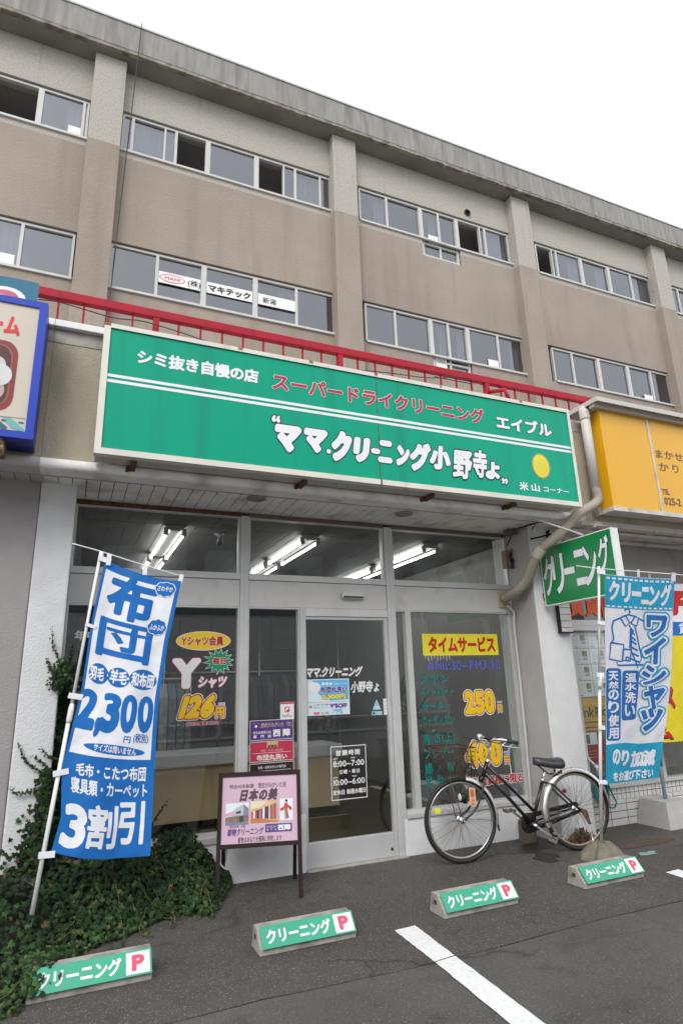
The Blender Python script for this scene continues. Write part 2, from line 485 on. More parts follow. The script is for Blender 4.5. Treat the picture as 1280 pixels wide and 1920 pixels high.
# ------------------------------------------------------------------ ground
def asphalt(name, base, speck, amount, patch):
    m = bpy.data.materials.new(name); m.use_nodes = True
    n = m.node_tree.nodes; l = m.node_tree.links; p = n['Principled BSDF']
    tc = n.new('ShaderNodeTexCoord')
    def ramp(src, a, b, c0=(0, 0, 0, 1), c1=(1, 1, 1, 1)):
        r = n.new('ShaderNodeValToRGB'); e = r.color_ramp.elements
        e[0].position = a; e[1].position = b; e[0].color = c0; e[1].color = c1
        l.new(src, r.inputs[0]); return r.outputs[0]
    def mix(fac, a, b, mode='MIX'):
        x = n.new('ShaderNodeMix'); x.data_type = 'RGBA'; x.blend_type = mode
        if hasattr(fac, 'links'): l.new(fac, x.inputs[0])
        else: x.inputs[0].default_value = fac
        for s, i in ((a, 6), (b, 7)):
            if hasattr(s, 'links'): l.new(s, x.inputs[i])
            else: x.inputs[i].default_value = (*s, 1)
        return x.outputs[2]
    def noise(sc, det=4.0):
        t = n.new('ShaderNodeTexNoise'); t.inputs['Scale'].default_value = sc; t.inputs['Detail'].default_value = det
        l.new(tc.outputs['Object'], t.inputs['Vector']); return t.outputs['Fac']
    vo = n.new('ShaderNodeTexVoronoi'); vo.inputs['Scale'].default_value = 120; vo.feature = 'F1'
    l.new(tc.outputs['Object'], vo.inputs['Vector'])
    wn = n.new('ShaderNodeSeparateColor'); l.new(vo.outputs['Color'], wn.inputs[0])
    ck = n.new('ShaderNodeTexVoronoi'); ck.feature = 'DISTANCE_TO_EDGE'; ck.inputs['Scale'].default_value = 0.55
    nz = n.new('ShaderNodeTexNoise'); nz.inputs['Scale'].default_value = 2.5; nz.inputs['Detail'].default_value = 8; l.new(tc.outputs['Object'], nz.inputs['Vector'])
    av = n.new('ShaderNodeMix'); av.data_type = 'VECTOR'; av.inputs[0].default_value = 0.35; l.new(tc.outputs['Object'], av.inputs[4]); l.new(nz.outputs['Color'], av.inputs[5]); l.new(av.outputs[1], ck.inputs['Vector'])
    crack = ramp(ck.outputs['Distance'], 0.0, 0.006, (1, 1, 1, 1), (0, 0, 0, 1))
    grain = mix(ramp(noise(140, 3), 0.3, 0.72), tuple(x*0.62 for x in base), tuple(x*1.5 for x in base))
    blot = mix(ramp(noise(0.9, 6), 0.38, 0.66), grain, mix(1.0, grain, patch, 'MULTIPLY'))
    blot = mix(ramp(noise(5.0, 7), 0.56, 0.72), blot, mix(1.0, blot, (0.72, 0.70, 0.69), 'MULTIPLY'))
    stone = ramp(wn.outputs[0], amount, amount+0.02)
    core = ramp(vo.outputs['Distance'], 0.32, 0.48, (1, 1, 1, 1), (0, 0, 0, 1))
    mm = n.new('ShaderNodeMath'); mm.operation = 'MULTIPLY'; l.new(stone, mm.inputs[0]); l.new(core, mm.inputs[1])
    tone = mix(wn.outputs[1], tuple(x*0.45 for x in speck), speck)
    c = mix(mm.outputs[0], blot, tone)
    cm = n.new('ShaderNodeMath'); cm.operation = 'MULTIPLY'; l.new(crack, cm.inputs[0]); l.new(ramp(noise(0.7, 3), 0.48, 0.56), cm.inputs[1])
    c = mix(cm.outputs[0], c, tuple(x*0.4 for x in base))
    l.new(c, p.inputs['Base Color'])
    p.inputs['Roughness'].default_value = 0.85
    b = n.new('ShaderNodeBump'); b.inputs['Strength'].default_value = 0.6; b.inputs['Distance'].default_value = 0.006
    l.new(vo.outputs['Distance'], b.inputs['Height']); l.new(b.outputs[0], p.inputs['Normal'])
    return m
M_asph = asphalt('worn_asphalt', (0.070, 0.062, 0.056), (0.25, 0.23, 0.20), 0.72, (0.7, 0.68, 0.68))
M_asph2 = asphalt('smooth_asphalt', (0.088, 0.081, 0.077), (0.22, 0.21, 0.195), 0.90, (0.70, 0.69, 0.69))
mb = MB()
mb.add([(-150, -150, -0.012), (150, -150, -0.012), (150, 150, -0.012), (-150, 150, -0.012)], [(0, 1, 2, 3)])
setp(mb.build('ground', mat('far_ground', (0.22, 0.215, 0.205), 0.9, 0.2, 0.4)), kind='structure')
rnd = random.Random(3)
mb = MB()
xs = [-9+0.25*i for i in range(120)]
seam = [-1.945+0.018*math.sin(x*2.3)+rnd.uniform(-0.012, 0.012)+0.004*x for x in xs]
vs = [(x, y, 0.0) for x, y in zip(xs, seam)]+[(x, 0.6, 0.0) for x in xs]
mb.add(vs, [(i, i+1, len(xs)+i+1, len(xs)+i) for i in range(len(xs)-1)])
setp(mb.build('forecourt', M_asph), kind='structure')
mb = MB()
vs = [(x, y-0.002-max(0, rnd.uniform(-0.004, 0.005)), -0.001) for x, y in zip(xs, seam)]+[(x, -7.0, -0.001) for x in xs]
mb.add(vs, [(i, len(xs)+i, len(xs)+i+1, i+1) for i in range(len(xs)-1)])
setp(mb.build('road', M_asph2), kind='structure')
M_line = mat('road_marking_paint', (0.70, 0.70, 0.69), 0.7, 0.07, 30, dirt=(0.40, 0.39, 0.37), dscale=22, dlo=0.62, dhi=0.82, bump=0.3, bscale=120)
mb = MB()
def ragged(p0, p1, n, a):
    return [(p0[0]+(p1[0]-p0[0])*i/n+rnd.uniform(-a, a), p0[1]+(p1[1]-p0[1])*i/n, 0.004) for i in range(n+1)]
for L, Rr in (([(1.979, -1.46), (1.963, -1.953)], [(2.131, -1.452), (2.103, -1.936)]), ([(1.963, -1.961), (1.86, -3.9)], [(2.103, -1.945), (2.0, -3.9)]),
              ([(4.369, -1.43), (4.25, -3.6)], [(4.515, -1.42), (4.39, -3.6)])):
    a = ragged(L[0], L[1], 40, 0.0025); b = ragged(Rr[0], Rr[1], 40, 0.0025)
    mb.add(a+b, [(i, 41+i, 42+i, i+1) for i in range(40)])
setp(mb.build('parking_lines', M_line), kind='structure')
mb = MB()
def blob(cx, cy, rx, ry, z, sd, n=40):
    r2 = random.Random(sd); ph = [r2.uniform(0, 6.28) for _ in range(4)]
    P = [(cx, cy, z)]
    for i in range(n):
        a = 2*PI*i/n; k = 1+0.18*math.sin(2*a+ph[0])+0.13*math.sin(3*a+ph[1])+0.09*math.sin(5*a+ph[2])+0.06*math.sin(9*a+ph[3])
        P.append((cx+rx*k*math.cos(a), cy+ry*k*math.sin(a), z))
    mb.add(P, [(0, 1+i, 1+(i+1) % n) for i in range(n)])
blob(3.93, -0.33, 0.24, 0.14, 0.003, 1); blob(3.86, -0.66, 0.10, 0.12, 0.0032, 2); blob(3.95, -0.52, 0.06, 0.16, 0.0034, 5)
setp(mb.build('oil_stain', mat('oily_wet_asphalt', (0.022, 0.020, 0.019), 0.35, 0.3, 40, bump=0.5, bscale=90)), kind='structure')
mb = MB(); blob(4.98, -0.72, 0.26, 0.10, 0.003, 3)
setp(mb.build('rust_stain', mat('rust_stained_asphalt', (0.075, 0.048, 0.034), 0.8, 0.25, 30, bump=0.4, bscale=90)), kind='structure')

# ------------------------------------------------------------------ upper office building
YU = 3.6
def two_tone():
    m = bpy.data.materials.new('two_tone_render'); m.use_nodes = True
    n = m.node_tree.nodes; l = m.node_tree.links; p = n['Principled BSDF']; p.inputs['Roughness'].default_value = 0.9
    tc = n.new('ShaderNodeTexCoord'); sp = n.new('ShaderNodeSeparateXYZ'); l.new(tc.outputs['Object'], sp.inputs[0])
    def noise(sc, st, det=5.0):
        mp = n.new('ShaderNodeMapping'); mp.inputs['Scale'].default_value = st; l.new(tc.outputs['Object'], mp.inputs[0])
        t = n.new('ShaderNodeTexNoise'); t.inputs['Scale'].default_value = sc; t.inputs['Detail'].default_value = det; l.new(mp.outputs[0], t.inputs[0]); return t.outputs['Fac']
    def ramp(s, a, b):
        r = n.new('ShaderNodeValToRGB'); r.color_ramp.elements[0].position = a; r.color_ramp.elements[1].position = b; l.new(s, r.inputs[0]); return r.outputs[0]
    def mix(f, a, b):
        x = n.new('ShaderNodeMix'); x.data_type = 'RGBA'; l.new(f, x.inputs[0])
        for s, i in ((a, 6), (b, 7)):
            if hasattr(s, 'links'): l.new(s, x.inputs[i])
            else: x.inputs[i].default_value = (*s, 1)
        return x.outputs[2]
    grain = ramp(noise(45, (1, 1, 0.5), 3), 0.35, 0.7)
    up = mix(grain, (0.335, 0.313, 0.274), (0.43, 0.407, 0.362))
    patch = ramp(noise(0.55, (1, 1, 1.0), 6), 0.42, 0.62)
    brown = mix(patch, (0.284, 0.234, 0.196), (0.326, 0.272, 0.231))
    drip = ramp(noise(1.1, (2.6, 1, 0.28), 7), 0.53, 0.80)
    brown = mix(drip, brown, (0.228, 0.186, 0.155))
    drip2 = ramp(noise(2.2, (3.0, 1, 0.2), 6), 0.60, 0.85)
    up = mix(drip2, up, (0.25, 0.235, 0.205))
    ma = n.new('ShaderNodeMath'); ma.operation = 'GREATER_THAN'; ma.inputs[1].default_value = 10.13
    l.new(sp.outputs['Z'], ma.inputs[0])
    l.new(mix(ma.outputs[0], brown, up), p.inputs['Base Color'])
    b = n.new('ShaderNodeBump'); b.inputs['Strength'].default_value = 0.5; b.inputs['Distance'].default_value = 0.02
    l.new(noise(28, (1, 1, 1), 4), b.inputs['Height']); l.new(b.outputs[0], p.inputs['Normal'])
    return m
M_two = two_tone()
M_roofc = mat('stained_roof_concrete', (0.25, 0.243, 0.225), 0.9, 0.15, 14, stretch=(1.0, 1.0, 0.12), bump=0.3, bscale=30, dirt=(0.155, 0.15, 0.138), dscale=3.0, dstretch=(2.6, 1, 0.25), dlo=0.48, dhi=0.75)
M_roofe = mat('mossy_drip_edge', (0.25, 0.238, 0.19), 0.9, 0.3, 8, dirt=(0.12, 0.11, 0.09), dscale=5, dlo=0.45, dhi=0.65, bump=0.4, bscale=30)
def pane_mat(name, a, b):
    m = bpy.data.materials.new(name); m.use_nodes = True
    n = m.node_tree.nodes; l = m.node_tree.links; p = n['Principled BSDF']
    p.inputs['Roughness'].default_value = 0.08; p.inputs['Specular IOR Level'].default_value = 0.7
    oi = n.new('ShaderNodeObjectInfo'); tc = n.new('ShaderNodeTexCoord'); mp = n.new('ShaderNodeMapping'); mp.inputs['Scale'].default_value = (2.2, 1, 0.8); mp.inputs['Rotation'].default_value = (0, 0.5, 0)
    cb = n.new('ShaderNodeVectorMath'); cb.operation = 'ADD'
    l.new(tc.outputs['Object'], cb.inputs[0]); l.new(oi.outputs['Random'], cb.inputs[1]); l.new(cb.outputs[0], mp.inputs[0])
    t = n.new('ShaderNodeTexNoise'); t.inputs['Scale'].default_value = 0.9; t.inputs['Detail'].default_value = 3; l.new(mp.outputs[0], t.inputs[0])
    ad = n.new('ShaderNodeMath'); ad.operation = 'MULTIPLY_ADD'; ad.inputs[1].default_value = 0.55; l.new(oi.outputs['Random'], ad.inputs[0])
    sb = n.new('ShaderNodeMath'); sb.operation = 'MULTIPLY_ADD'; sb.inputs[1].default_value = 1.4; sb.inputs[2].default_value = -0.45; l.new(t.outputs['Fac'], sb.inputs[0]); l.new(sb.outputs[0], ad.inputs[2])
    x = n.new('ShaderNodeMix'); x.data_type = 'RGBA'; x.inputs[6].default_value = (*a, 1); x.inputs[7].default_value = (*b, 1); l.new(ad.outputs[0], x.inputs[0]); l.new(x.outputs[2], p.inputs['Base Color'])
    return m
M_pane = pane_mat('office_window_pane', (0.085, 0.088, 0.098), (0.21, 0.216, 0.238))
M_pane2 = pane_mat('office_window_pane_pale', (0.16, 0.165, 0.185), (0.29, 0.295, 0.32))
office = thing('office_building', 'brown and cream rendered concrete office block with ribbon windows rising behind the shops', 'building', (4.3, YU, 0))
mb = MB()
bays = [(-8.9, -4.8), (-4.27, -0.43), (0.06, 3.93), (4.42, 8.29), (8.76, 12.61), (13.08, 16.9), (17.4, 21.2)]
XL, XR = -9.2, 21.5
mb.box(XL, XR, YU, YU+0.25, 3.9, 7.1)
for a, b in ((XL, 5.96), (6.88, XR)): mb.box(a, b, YU, YU+0.25, 7.1, 7.56)
mb.box(XL, XR, YU, YU+0.25, 8.44, 9.86)
for a, b in ((XL, 5.93), (6.86, XR)): mb.box(a, b, YU, YU+0.25, 9.86, 10.25)
mb.box(XL, XR, YU, YU+0.25, 11.1, 11.95)
mb.build('wall', M_two, office)
for i in range(7):
    xc = -4.51+4.33*(i-1)
    m2 = MB(); m2.bbox(xc-0.25, xc+0.25, YU-0.2, YU+0.3, 3.9, 11.949, 0.012)
    m2.build('pillar', M_two, office)
mb = MB()
mb.box(XL, XR, YU-0.38, YU+8, 12.03, 12.58)
mb.build('roof_slab', M_roofc, office)
mb = MB()
for i in range(150):                                             # rough, patched drip edge under the slab
    a = XL+(XR-XL)*i/150; b = XL+(XR-XL)*(i+1)/150
    mb.box(a, b-0.001, YU-0.372-rnd.uniform(0, 0.004), YU-0.30, 11.951+rnd.uniform(0, 0.02), 12.029)
mb.build('roof_edge', M_roofe, office)
mb = MB(); mb.box(XL, XR, YU-0.299, YU+0.3, 11.955, 12.029); mb.build('eave_soffit', mat('grimy_eave_soffit', (0.21, 0.195, 0.175), 0.9, 0.10, 1.5, dirt=(0.13, 0.12, 0.105), dscale=1.2, dlo=0.5, dhi=0.8, bump=0.3, bscale=30), office)
mb = MB(); mb.box(XL, XR, YU-0.40, YU-0.30, 12.581, 12.62)
mb.build('roof_capping', mat('roof_capping_metal', (0.42, 0.45, 0.43), 0.5), office)
mb = MB()
mb.box(XL, XR, YU+5.5, YU+5.6, 3.9, 12.0); mb.box(XL, XR, YU+0.26, YU+5.5, 7.05, 7.09); mb.box(XL, XR, YU+0.26, YU+5.5, 9.80, 9.85)
mb.box(XL, XR, YU+0.26, YU+5.5, 8.75, 8.79); mb.box(XL, XR, YU+0.26, YU+5.5, 11.3, 11.34)
mb.box(XL-0.1, XL, YU, YU+8, 3.9, 12.0); mb.box(XR, XR+0.1, YU, YU+8, 3.9, 12.0)
mb.build('room_shell', mat('unlit_room', (0.42, 0.41, 0.39), 0.9, 0.2, 1.0), office)
mb = MB(); c = (7.135, 3.6, 11.282)
mb.lathe((c[0], YU-0.005, c[2]), [(0.075, 0), (0.075, 0.03), (0.055, 0.032), (0.05, 0.0)], 20, 0, (0, -1, 0))
mb.build('vent_cap', M_dark, office)
M_oglass = glass_mat('office_glass', (0.62, 0.64, 0.68), 0.135, 0.45)
M_curt = mat('pale_curtain', (0.42, 0.42, 0.42), 0.8, 0.06, 6)
rc = random.Random(9)
def office_window(x0, x1, z0, z1, bars, opened=(), low=None, pale=()):
    """bars = [(x, width)]; the sashes between them are panes, or stand open"""
    f = MB(); yf, yb = YU+0.035, YU+0.10
    f.box(x0, x1, yf-0.03, yb, z0, z0+0.035); f.box(x0, x1, yf, yb, z1-0.04, z1)
    f.box(x0-0.01, x1+0.01, YU-0.035, yf-0.031, z0-0.03, z0+0.01)                    # sill lip
    f.box(x0, x0+0.035, yf, yb, z0+0.0355, z1-0.0405); f.box(x1-0.035, x1, yf, yb, z0+0.0355, z1-0.0405)
    edges = [x0+0.035]+[b[0] for b in bars]+[x1-0.035]
    for x, w in bars: f.box(x-w/2, x+w/2, yf-0.006-0.01*(w > 0.06), yb-0.004, z0+0.0355, z1-0.0405)
    if low:
        a, b, zl, zt, xm = low
        f.box(a, b, yf-0.006, yb, zl, zl+0.04); f.box(a, a+0.05, yf, yb, zl+0.0405, z0+0.034); f.box(b-0.05, b, yf, yb, zl+0.0405, z0+0.034)
        f.box(a+0.051, b-0.051, yf, yb-0.01, zt-0.02, zt+0.02); f.box(xm-0.02, xm+0.02, yf+0.002, yb-0.012, zl+0.0405, z0+0.034)
    w = f.build('window', M_alu_w, office)
    for k in range(len(edges)-1):
        if k in opened: continue
        p = MB(); dy = 0.012*(k % 2)
        p.box(edges[k]-0.01, edges[k+1]+0.01, YU+0.062+dy, YU+0.067+dy, z0+0.02, z1-0.03)
        p.build('pane', M_oglass, w)
        if k in pale or rc.random() < 0.16:
            c_ = MB(); a_, b_ = edges[k], edges[k+1]; full = k in pale and rc.random() < 0.7
            if not full: a_ = b_-min(0.3, (b_-a_)*0.4)
            nn = max(4, int((b_-a_)/0.03)); vs = []
            for i in range(nn+1):
                x = a_+(b_-a_)*i/nn; y = YU+0.17+0.02*math.sin(i*1.9)
                vs += [(x, y, z0+0.0), (x, y, z1-0.02), (x, y+0.006, z1-0.02), (x, y+0.006, z0+0.0)]
            c_.add(vs, [(4*i+j, 4*i+(j+1) % 4, 4*i+4+(j+1) % 4, 4*i+4+j) for i in range(nn) for j in range(4)], 0, False)
            c_.build('curtain', M_curt, w)
    if low:
        p = MB(); a, b, zl, zt, xm = low
        p.box(a+0.02, b-0.02, YU+0.072, YU+0.077, zl+0.02, z0+0.019); p.build('pane', M_oglass, w)
T, t = 0.085, 0.045
z3 = (10.27, 11.08); z2 = (7.58, 8.42)
office_window(-8.85, -4.83, *z3, [(-7.7, T), (-6.2, T)])
office_window(-4.25, -0.45, *z3, [(-3.4, t), (-2.6, T), (-2.0, t), (-1.18, T), (-0.53, t)], (3,), None, (4,))
office_window(0.08, 3.95, *z3, [(0.25, t), (0.79, 0.03), (0.98, t), (1.54, T), (2.44, T), (2.97, 0.03), (3.2, t), (3.71, 0.03)], (3, 5), None, (1, 2, 7))
office_window(4.54, 8.36, *z3, [(5.16, t), (5.95, T), (6.39, t), (6.84, T), (7.44, 0.03), (7.58, t), (8.2, 0.03)], (4,), (5.95, 6.84, 9.88, 10.2, 6.39), (6,))
office_window(8.98, 12.76, *z3, [(9.45, 0.03), (9.58, t), (10.32, T), (11.19, T), (11.93, t)], (0,), None, (2, 5))
office_window(13.25, 17.0, *z3, [(13.6, t), (14.6, T), (15.5, T), (16.3, t)])
office_window(17.5, 21.2, *z3, [(18.6, T), (19.6, T)])
office_window(-8.85, -4.83, *z2, [(-7.7, T), (-6.2, T)])
office_window(-4.25, -0.46, *z2, [(-3.2, T), (-2.2, T), (-1.19, t)])
office_window(0.06, 3.96, *z2, [(0.79, t), (1.55, T), (2.44, T), (3.2, t)])
office_window(4.56, 8.39, *z2, [(5.2, t), (5.99, T), (6.4, t), (6.86, T), (7.61, t), (8.25, 0.03)], (), (5.99, 6.86, 7.15, 7.48, 6.4))
office_window(9.05, 12.78, *z2, [(9.61, t), (10.37, T), (11.27, T), (12.01, t), (12.6, 0.03)], (), None, (5,))
office_window(13.35, 17.0, *z2, [(14.0, t), (14.9, T), (15.8, T)])
office_window(17.5, 21.2, *z2, [(18.6, T), (19.6, T)])
M_paper = mat('white_paper', (0.78, 0.78, 0.77), 0.8, 0.03)
for (bx, lab) in (((-0.739, -0.512, 10.311, 10.494), 'small blank white paper in the upper left office window'), ((6.114, 6.352, 10.24, 10.444), 'small blank white paper in the narrow upper office window unit'),
                  ((-1.485, -1.248, 7.625, 7.806), 'blank white paper in the left lower office window above the teal banner'), ((7.324, 7.569, 7.597, 7.784), 'blank white paper in the lower office window above the red railing'),
                  ((11.692, 11.958, 7.547, 7.745), 'blank white paper in the lower office window above the yellow sign')):
    p = MB(); p.box(bx[0], bx[1], 3.640, 3.644, bx[2], bx[3])
    setp(p.build('paper_notice', M_paper, None, (bx[0], 3.64, bx[2])), lab, 'paper notice')
M_blk = mat('black_lettering', (0.015, 0.015, 0.018), 0.5, 0.1)
M_redl = mat('red_lettering', (0.55, 0.02, 0.03), 0.5, 0.1)
def band(x0, x1, fn, lab):
    t_ = thing('window_band', lab, 'window sticker', (x0, 3.636, 7.9), 'company name bands on the office windows')
    p = MB(); p.box(x0, x1, 3.636, 3.639, 7.89, 8.105); p.build('backing', M_white, t_)
    a = Art(yplane(3.6355)); fn(a); a.build('lettering', [M_blk, M_redl, M_white], t_)
def _b1(a):
    a.ellipse((1.04, 7.998), 0.205, 0.078, 1, 1); a.ellipse((1.04, 7.998), 0.19, 0.064, 2, 2); a.text('MAHI', (0.92, 1.16, 7.965, 8.03), 1, 3, 0.02)
    a.text('（株）'.replace('（', '(').replace('）', ')'), (1.29, 1.5, 7.92, 8.06), 0, 1, 0.02)
band(0.82, 1.50, _b1, 'white band with red oval mark and company kanji, left of three in the office window')
band(1.60, 2.39, lambda a: a.text('マキテック', (1.63, 2.36, 7.925, 8.06), 0, 1, 0.05), 'white band with bold black katakana, middle of three in the office window')
band(2.49, 3.18, lambda a: a.text('新潟', (2.58, 2.82, 7.93, 8.05), 0, 1, 0.015), 'white band with two thin kanji, right of three in the office window')
p = MB(); bx = (6.056, 6.304, 7.388, 7.566); p.box(bx[0], bx[1], 3.636, 3.64, bx[2]-0.05, bx[3])
a = Art(yplane(3.635)); [a.rect(bx[0]+0.03, bx[1]-0.03-0.02*(q % 2), bx[3]-0.05-0.03*q, bx[3]-0.042-0.03*q, 0, 1) for q in range(3)]
nb = thing('paper_notice', 'white printed notice in the lower office window just above the red railing', 'paper notice', (bx[0], 3.64, bx[2])); p.build('sheet', M_paper, nb); a.build('lettering', [M_blk], nb)
mb = MB(); mb.tube(bez([(0.245, 3.15, 12.634), (0.236, 3.12, 12.125), (0.204, 3.12, 10.938), (0.157, 3.12, 9.19), (0.115, 3, 7.611), (0.093, 2.9, 6.884), (-0.1, 2.7, 4.22)], 8), 0.008, 6)
setp(mb.build('drop_cable', M_cable, None, (0.1, 3.1, 4.2)), 'thin black cable hanging from the roof down the office wall', 'cable')

# ------------------------------------------------------------------ the cleaner's shop
shop = thing('cleaning_shop', 'single-storey cleaner\'s shop with white stucco pillars and a wide glazed front', 'building', (2.2, 0, 0))
XA, XB = -0.308, 4.74
mb = MB(); mb.bbox(XA, -0.056, -0.37, 0.25, 0, 3.05, 0.012); mb.build('pillar', M_stuc_w, shop)
mb = MB(); mb.bbox(4.33, XB, -0.37, 0.25, 0, 3.05, 0.012); mb.build('pillar', M_stuc_w, shop)
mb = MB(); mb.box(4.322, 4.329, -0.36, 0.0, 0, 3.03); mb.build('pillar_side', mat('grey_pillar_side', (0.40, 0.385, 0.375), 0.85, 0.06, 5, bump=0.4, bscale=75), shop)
mb = MB(); mb.box(XA, XB, -0.715, -0.55, 3.03, 4.165); mb.build('fascia', M_stuc_b, shop)
mb = MB(); mb.bbox(XA, XB, -0.765, -0.5, 4.166, 4.222, 0.006); mb.build('fascia_cap', M_white, shop)
mb = MB(); mb.extrude([(-0.58, 3.028)]+[(-0.755+0.03*math.cos(a), 3.06+0.04*math.sin(a)) for a in [PI*1.5-PI*k/8 for k in range(9)]]+[(-0.716, 3.10), (-0.58, 3.10)], 'x', XA, XB); mb.build('soffit_lip', M_soffit, shop)
mb = MB(); mb.box(XA, XB, -0.72, 3.5, 4.05, 4.15); mb.build('roof', M_conc, shop)
mb = MB(); x = XA+0.02
while x < XB-0.03:
    mb.box(x, min(x+0.093, XB), -0.728, 0.0, 3.034, 3.046); x += 0.1
mb.build('soffit', M_soffit, shop)
mb = MB(); mb.box(XA, XB, -0.73, 0.0, 3.052, 3.06); mb.build('soffit_backing', M_groove, shop)
mb = MB(); mb.extrude([(-0.055, 0), (1.93, 0), (1.93, 0.43), (1.86, 0.43), (1.86, 0.30), (-0.055, 0.30)], 'y', -0.03, 0.10); mb.build('knee_wall', M_stuc_w, shop)
mb = MB(); mb.bbox(2.87, 4.321, -0.03, 0.10, 0, 0.30, 0.008); mb.build('knee_wall', M_stuc_w, shop)
mb = MB(); mb.bbox(-0.055, 1.855, -0.045, 0.08, 0.301, 0.352, 0.006); mb.build('sill', M_alu, shop)
mb = MB(); mb.bbox(2.892, 4.321, -0.045, 0.08, 0.301, 0.345, 0.006); mb.build('sill', M_alu, shop)
mb = MB(); mb.box(1.415, 1.90, -0.02, 0.07, 0.353, 0.42); mb.build('sill', M_alu, shop)
mb = MB(); mb.bbox(1.341, 1.415, -0.02, 0.09, 0.354, 3.0, 0.004); mb.box(1.373, 1.379, -0.024, -0.02, 0.42, 2.99); mb.build('mullion', M_alu, shop)
mb = MB(); mb.bbox(2.803, 2.889, -0.02, 0.09, 0.0, 3.0, 0.004); mb.box(2.84, 2.847, -0.024, -0.02, 0.02, 2.99); mb.build('mullion', M_alu, shop)
for a, b in ((-0.055, 1.340), (1.416, 2.802), (2.890, 4.321)):
    mb = MB(); mb.bbox(a, b, -0.005, 0.08, 2.168, 2.405, 0.004); mb.build('beam', M_beam, shop)
    mb = MB(); mb.bbox(a, b, -0.018, 0.085, 2.408, 2.455, 0.004); mb.build('transom_sill', M_alu, shop)
    mb = MB(); mb.box(a, b, -0.01, 0.06, 2.993, 3.027); mb.build('head_strip', M_rust if a < 1 else mat('brown_head_strip', (0.14, 0.10, 0.08), 0.7), shop)
    fr = MB(); fr.box(a, a+0.018, 0.0, 0.06, 2.457, 2.992); fr.box(b-0.018, b, 0.0, 0.06, 2.457, 2.992); fr.box(a+0.018, b-0.018, 0.0, 0.06, 2.457, 2.468); fr.box(a+0.018, b-0.018, 0.0, 0.06, 2.983, 2.992)
    w = fr.build('transom_window', M_alu, shop)
    g = MB(); g.box(a+0.018, b-0.018, 0.030, 0.036, 2.457, 2.992); g.build('pane', M_glass, w)
def shop_window(a, b, z0, z1, wd, gy=0.03):
    fr = MB(); fr.box(a, a+wd, -0.006, 0.06, z0, z1); fr.box(b-wd, b, -0.006, 0.06, z0, z1); fr.box(a+wd, b-wd, -0.004, 0.06, z0, z0+0.02); fr.box(a+wd, b-wd, -0.004, 0.06, z1-0.014, z1)
    w = fr.build('window', M_alu, shop)
    g = MB(); g.box(a+wd, b-wd, gy, gy+0.006, z0+0.02, z1-0.014); g.build('pane', M_glass, w)
shop_window(-0.054, 1.340, 0.353, 2.167, 0.014)
shop_window(1.416, 1.898, 0.421, 2.167, 0.012)
shop_window(2.890, 3.005, 0.346, 2.167, 0.006, 0.045)
shop_window(3.006, 4.320, 0.346, 2.167, 0.055)
# sliding door
dr = MB(); dr.bbox(1.900, 1.956, -0.015, 0.05, 0.012, 2.166, 0.004); dr.bbox(2.765, 2.801, -0.005, 0.045, 0.012, 2.09, 0.004); dr.bbox(1.957, 2.764, -0.004, 0.044, 0.012, 0.205, 0.004); dr.box(1.957, 2.764, 0.0, 0.04, 2.065, 2.09)
door = dr.build('door', mat('door_aluminium', (0.52, 0.525, 0.53), 0.4, 0.04, 6, metal=0.2), shop)
g = MB(); g.box(1.956, 2.766, 0.020, 0.026, 0.205, 2.066); g.build('pane', M_glass, door)
g = MB(); g.lathe((2.735, -0.006, 0.075), [(0.012, 0), (0.012, 0.006), (0.004, 0.007)], 12, 0, (0, -1, 0)); g.build('lock', M_blackr, door)
mb = MB(); mb.bbox(1.957, 2.802, -0.012, 0.06, 2.093, 2.166, 0.004); mb.build('door_track_cover', mat('track_cover', (0.62, 0.61, 0.59), 0.45), shop)
mb = MB(); mb.bbox(2.315, 2.535, -0.055, -0.006, 2.262, 2.325, 0.008, 0); mb.box(2.325, 2.525, -0.058, -0.055, 2.268, 2.282, 1); mb.build('door_sensor', [M_alu, M_blackr], shop)
mb = MB(); mb.box(1.93, 2.87, -0.055, 0.1, -0.01, 0.010); mb.build('threshold', mat('threshold_concrete', (0.36, 0.345, 0.30), 0.9, 0.15, 10, bump=0.5, bscale=60), shop)
for (x, y) in ((1.351, -0.486), (2.811, -0.432)):
    mb = MB(); mb.lathe((x, y, 3.034), [(0.085, 0), (0.085, -0.014), (0.068, -0.017), (0.062, -0.002), (0.0, -0.002)], 24, 0)
    dl = mb.build('downlight', mat('dull_lamp_ring', (0.30, 0.285, 0.26), 0.5), shop)
    g = MB(); g.lathe((x, y, 3.031), [(0.06, 0), (0.045, -0.008), (0.0, -0.011)], 20, 0); g.build('lens', mat('frosted_lens', (0.30, 0.28, 0.24), 0.4), dl)
# interior room
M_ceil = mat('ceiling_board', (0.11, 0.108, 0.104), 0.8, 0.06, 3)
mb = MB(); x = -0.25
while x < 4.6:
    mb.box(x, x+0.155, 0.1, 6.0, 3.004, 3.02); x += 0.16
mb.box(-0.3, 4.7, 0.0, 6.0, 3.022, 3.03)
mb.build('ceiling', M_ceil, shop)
def brick_mat():
    m = bpy.data.materials.new('brown_brick_paper'); m.use_nodes = True
    n = m.node_tree.nodes; l = m.node_tree.links
    tc = n.new('ShaderNodeTexCoord'); mp = n.new('ShaderNodeMapping'); mp.inputs['Rotation'].default_value = (PI/2, 0, PI/2)
    b = n.new('ShaderNodeTexBrick'); b.inputs['Scale'].default_value = 4.2
    b.inputs['Color1'].default_value = (0.16, 0.10, 0.075, 1); b.inputs['Color2'].default_value = (0.12, 0.075, 0.055, 1); b.inputs['Mortar'].default_value = (0.06, 0.045, 0.04, 1)
    l.new(tc.outputs['Object'], mp.inputs[0]); l.new(mp.outputs[0], b.inputs['Vector']); l.new(b.outputs[0], n['Principled BSDF'].inputs['Base Color'])
    return m
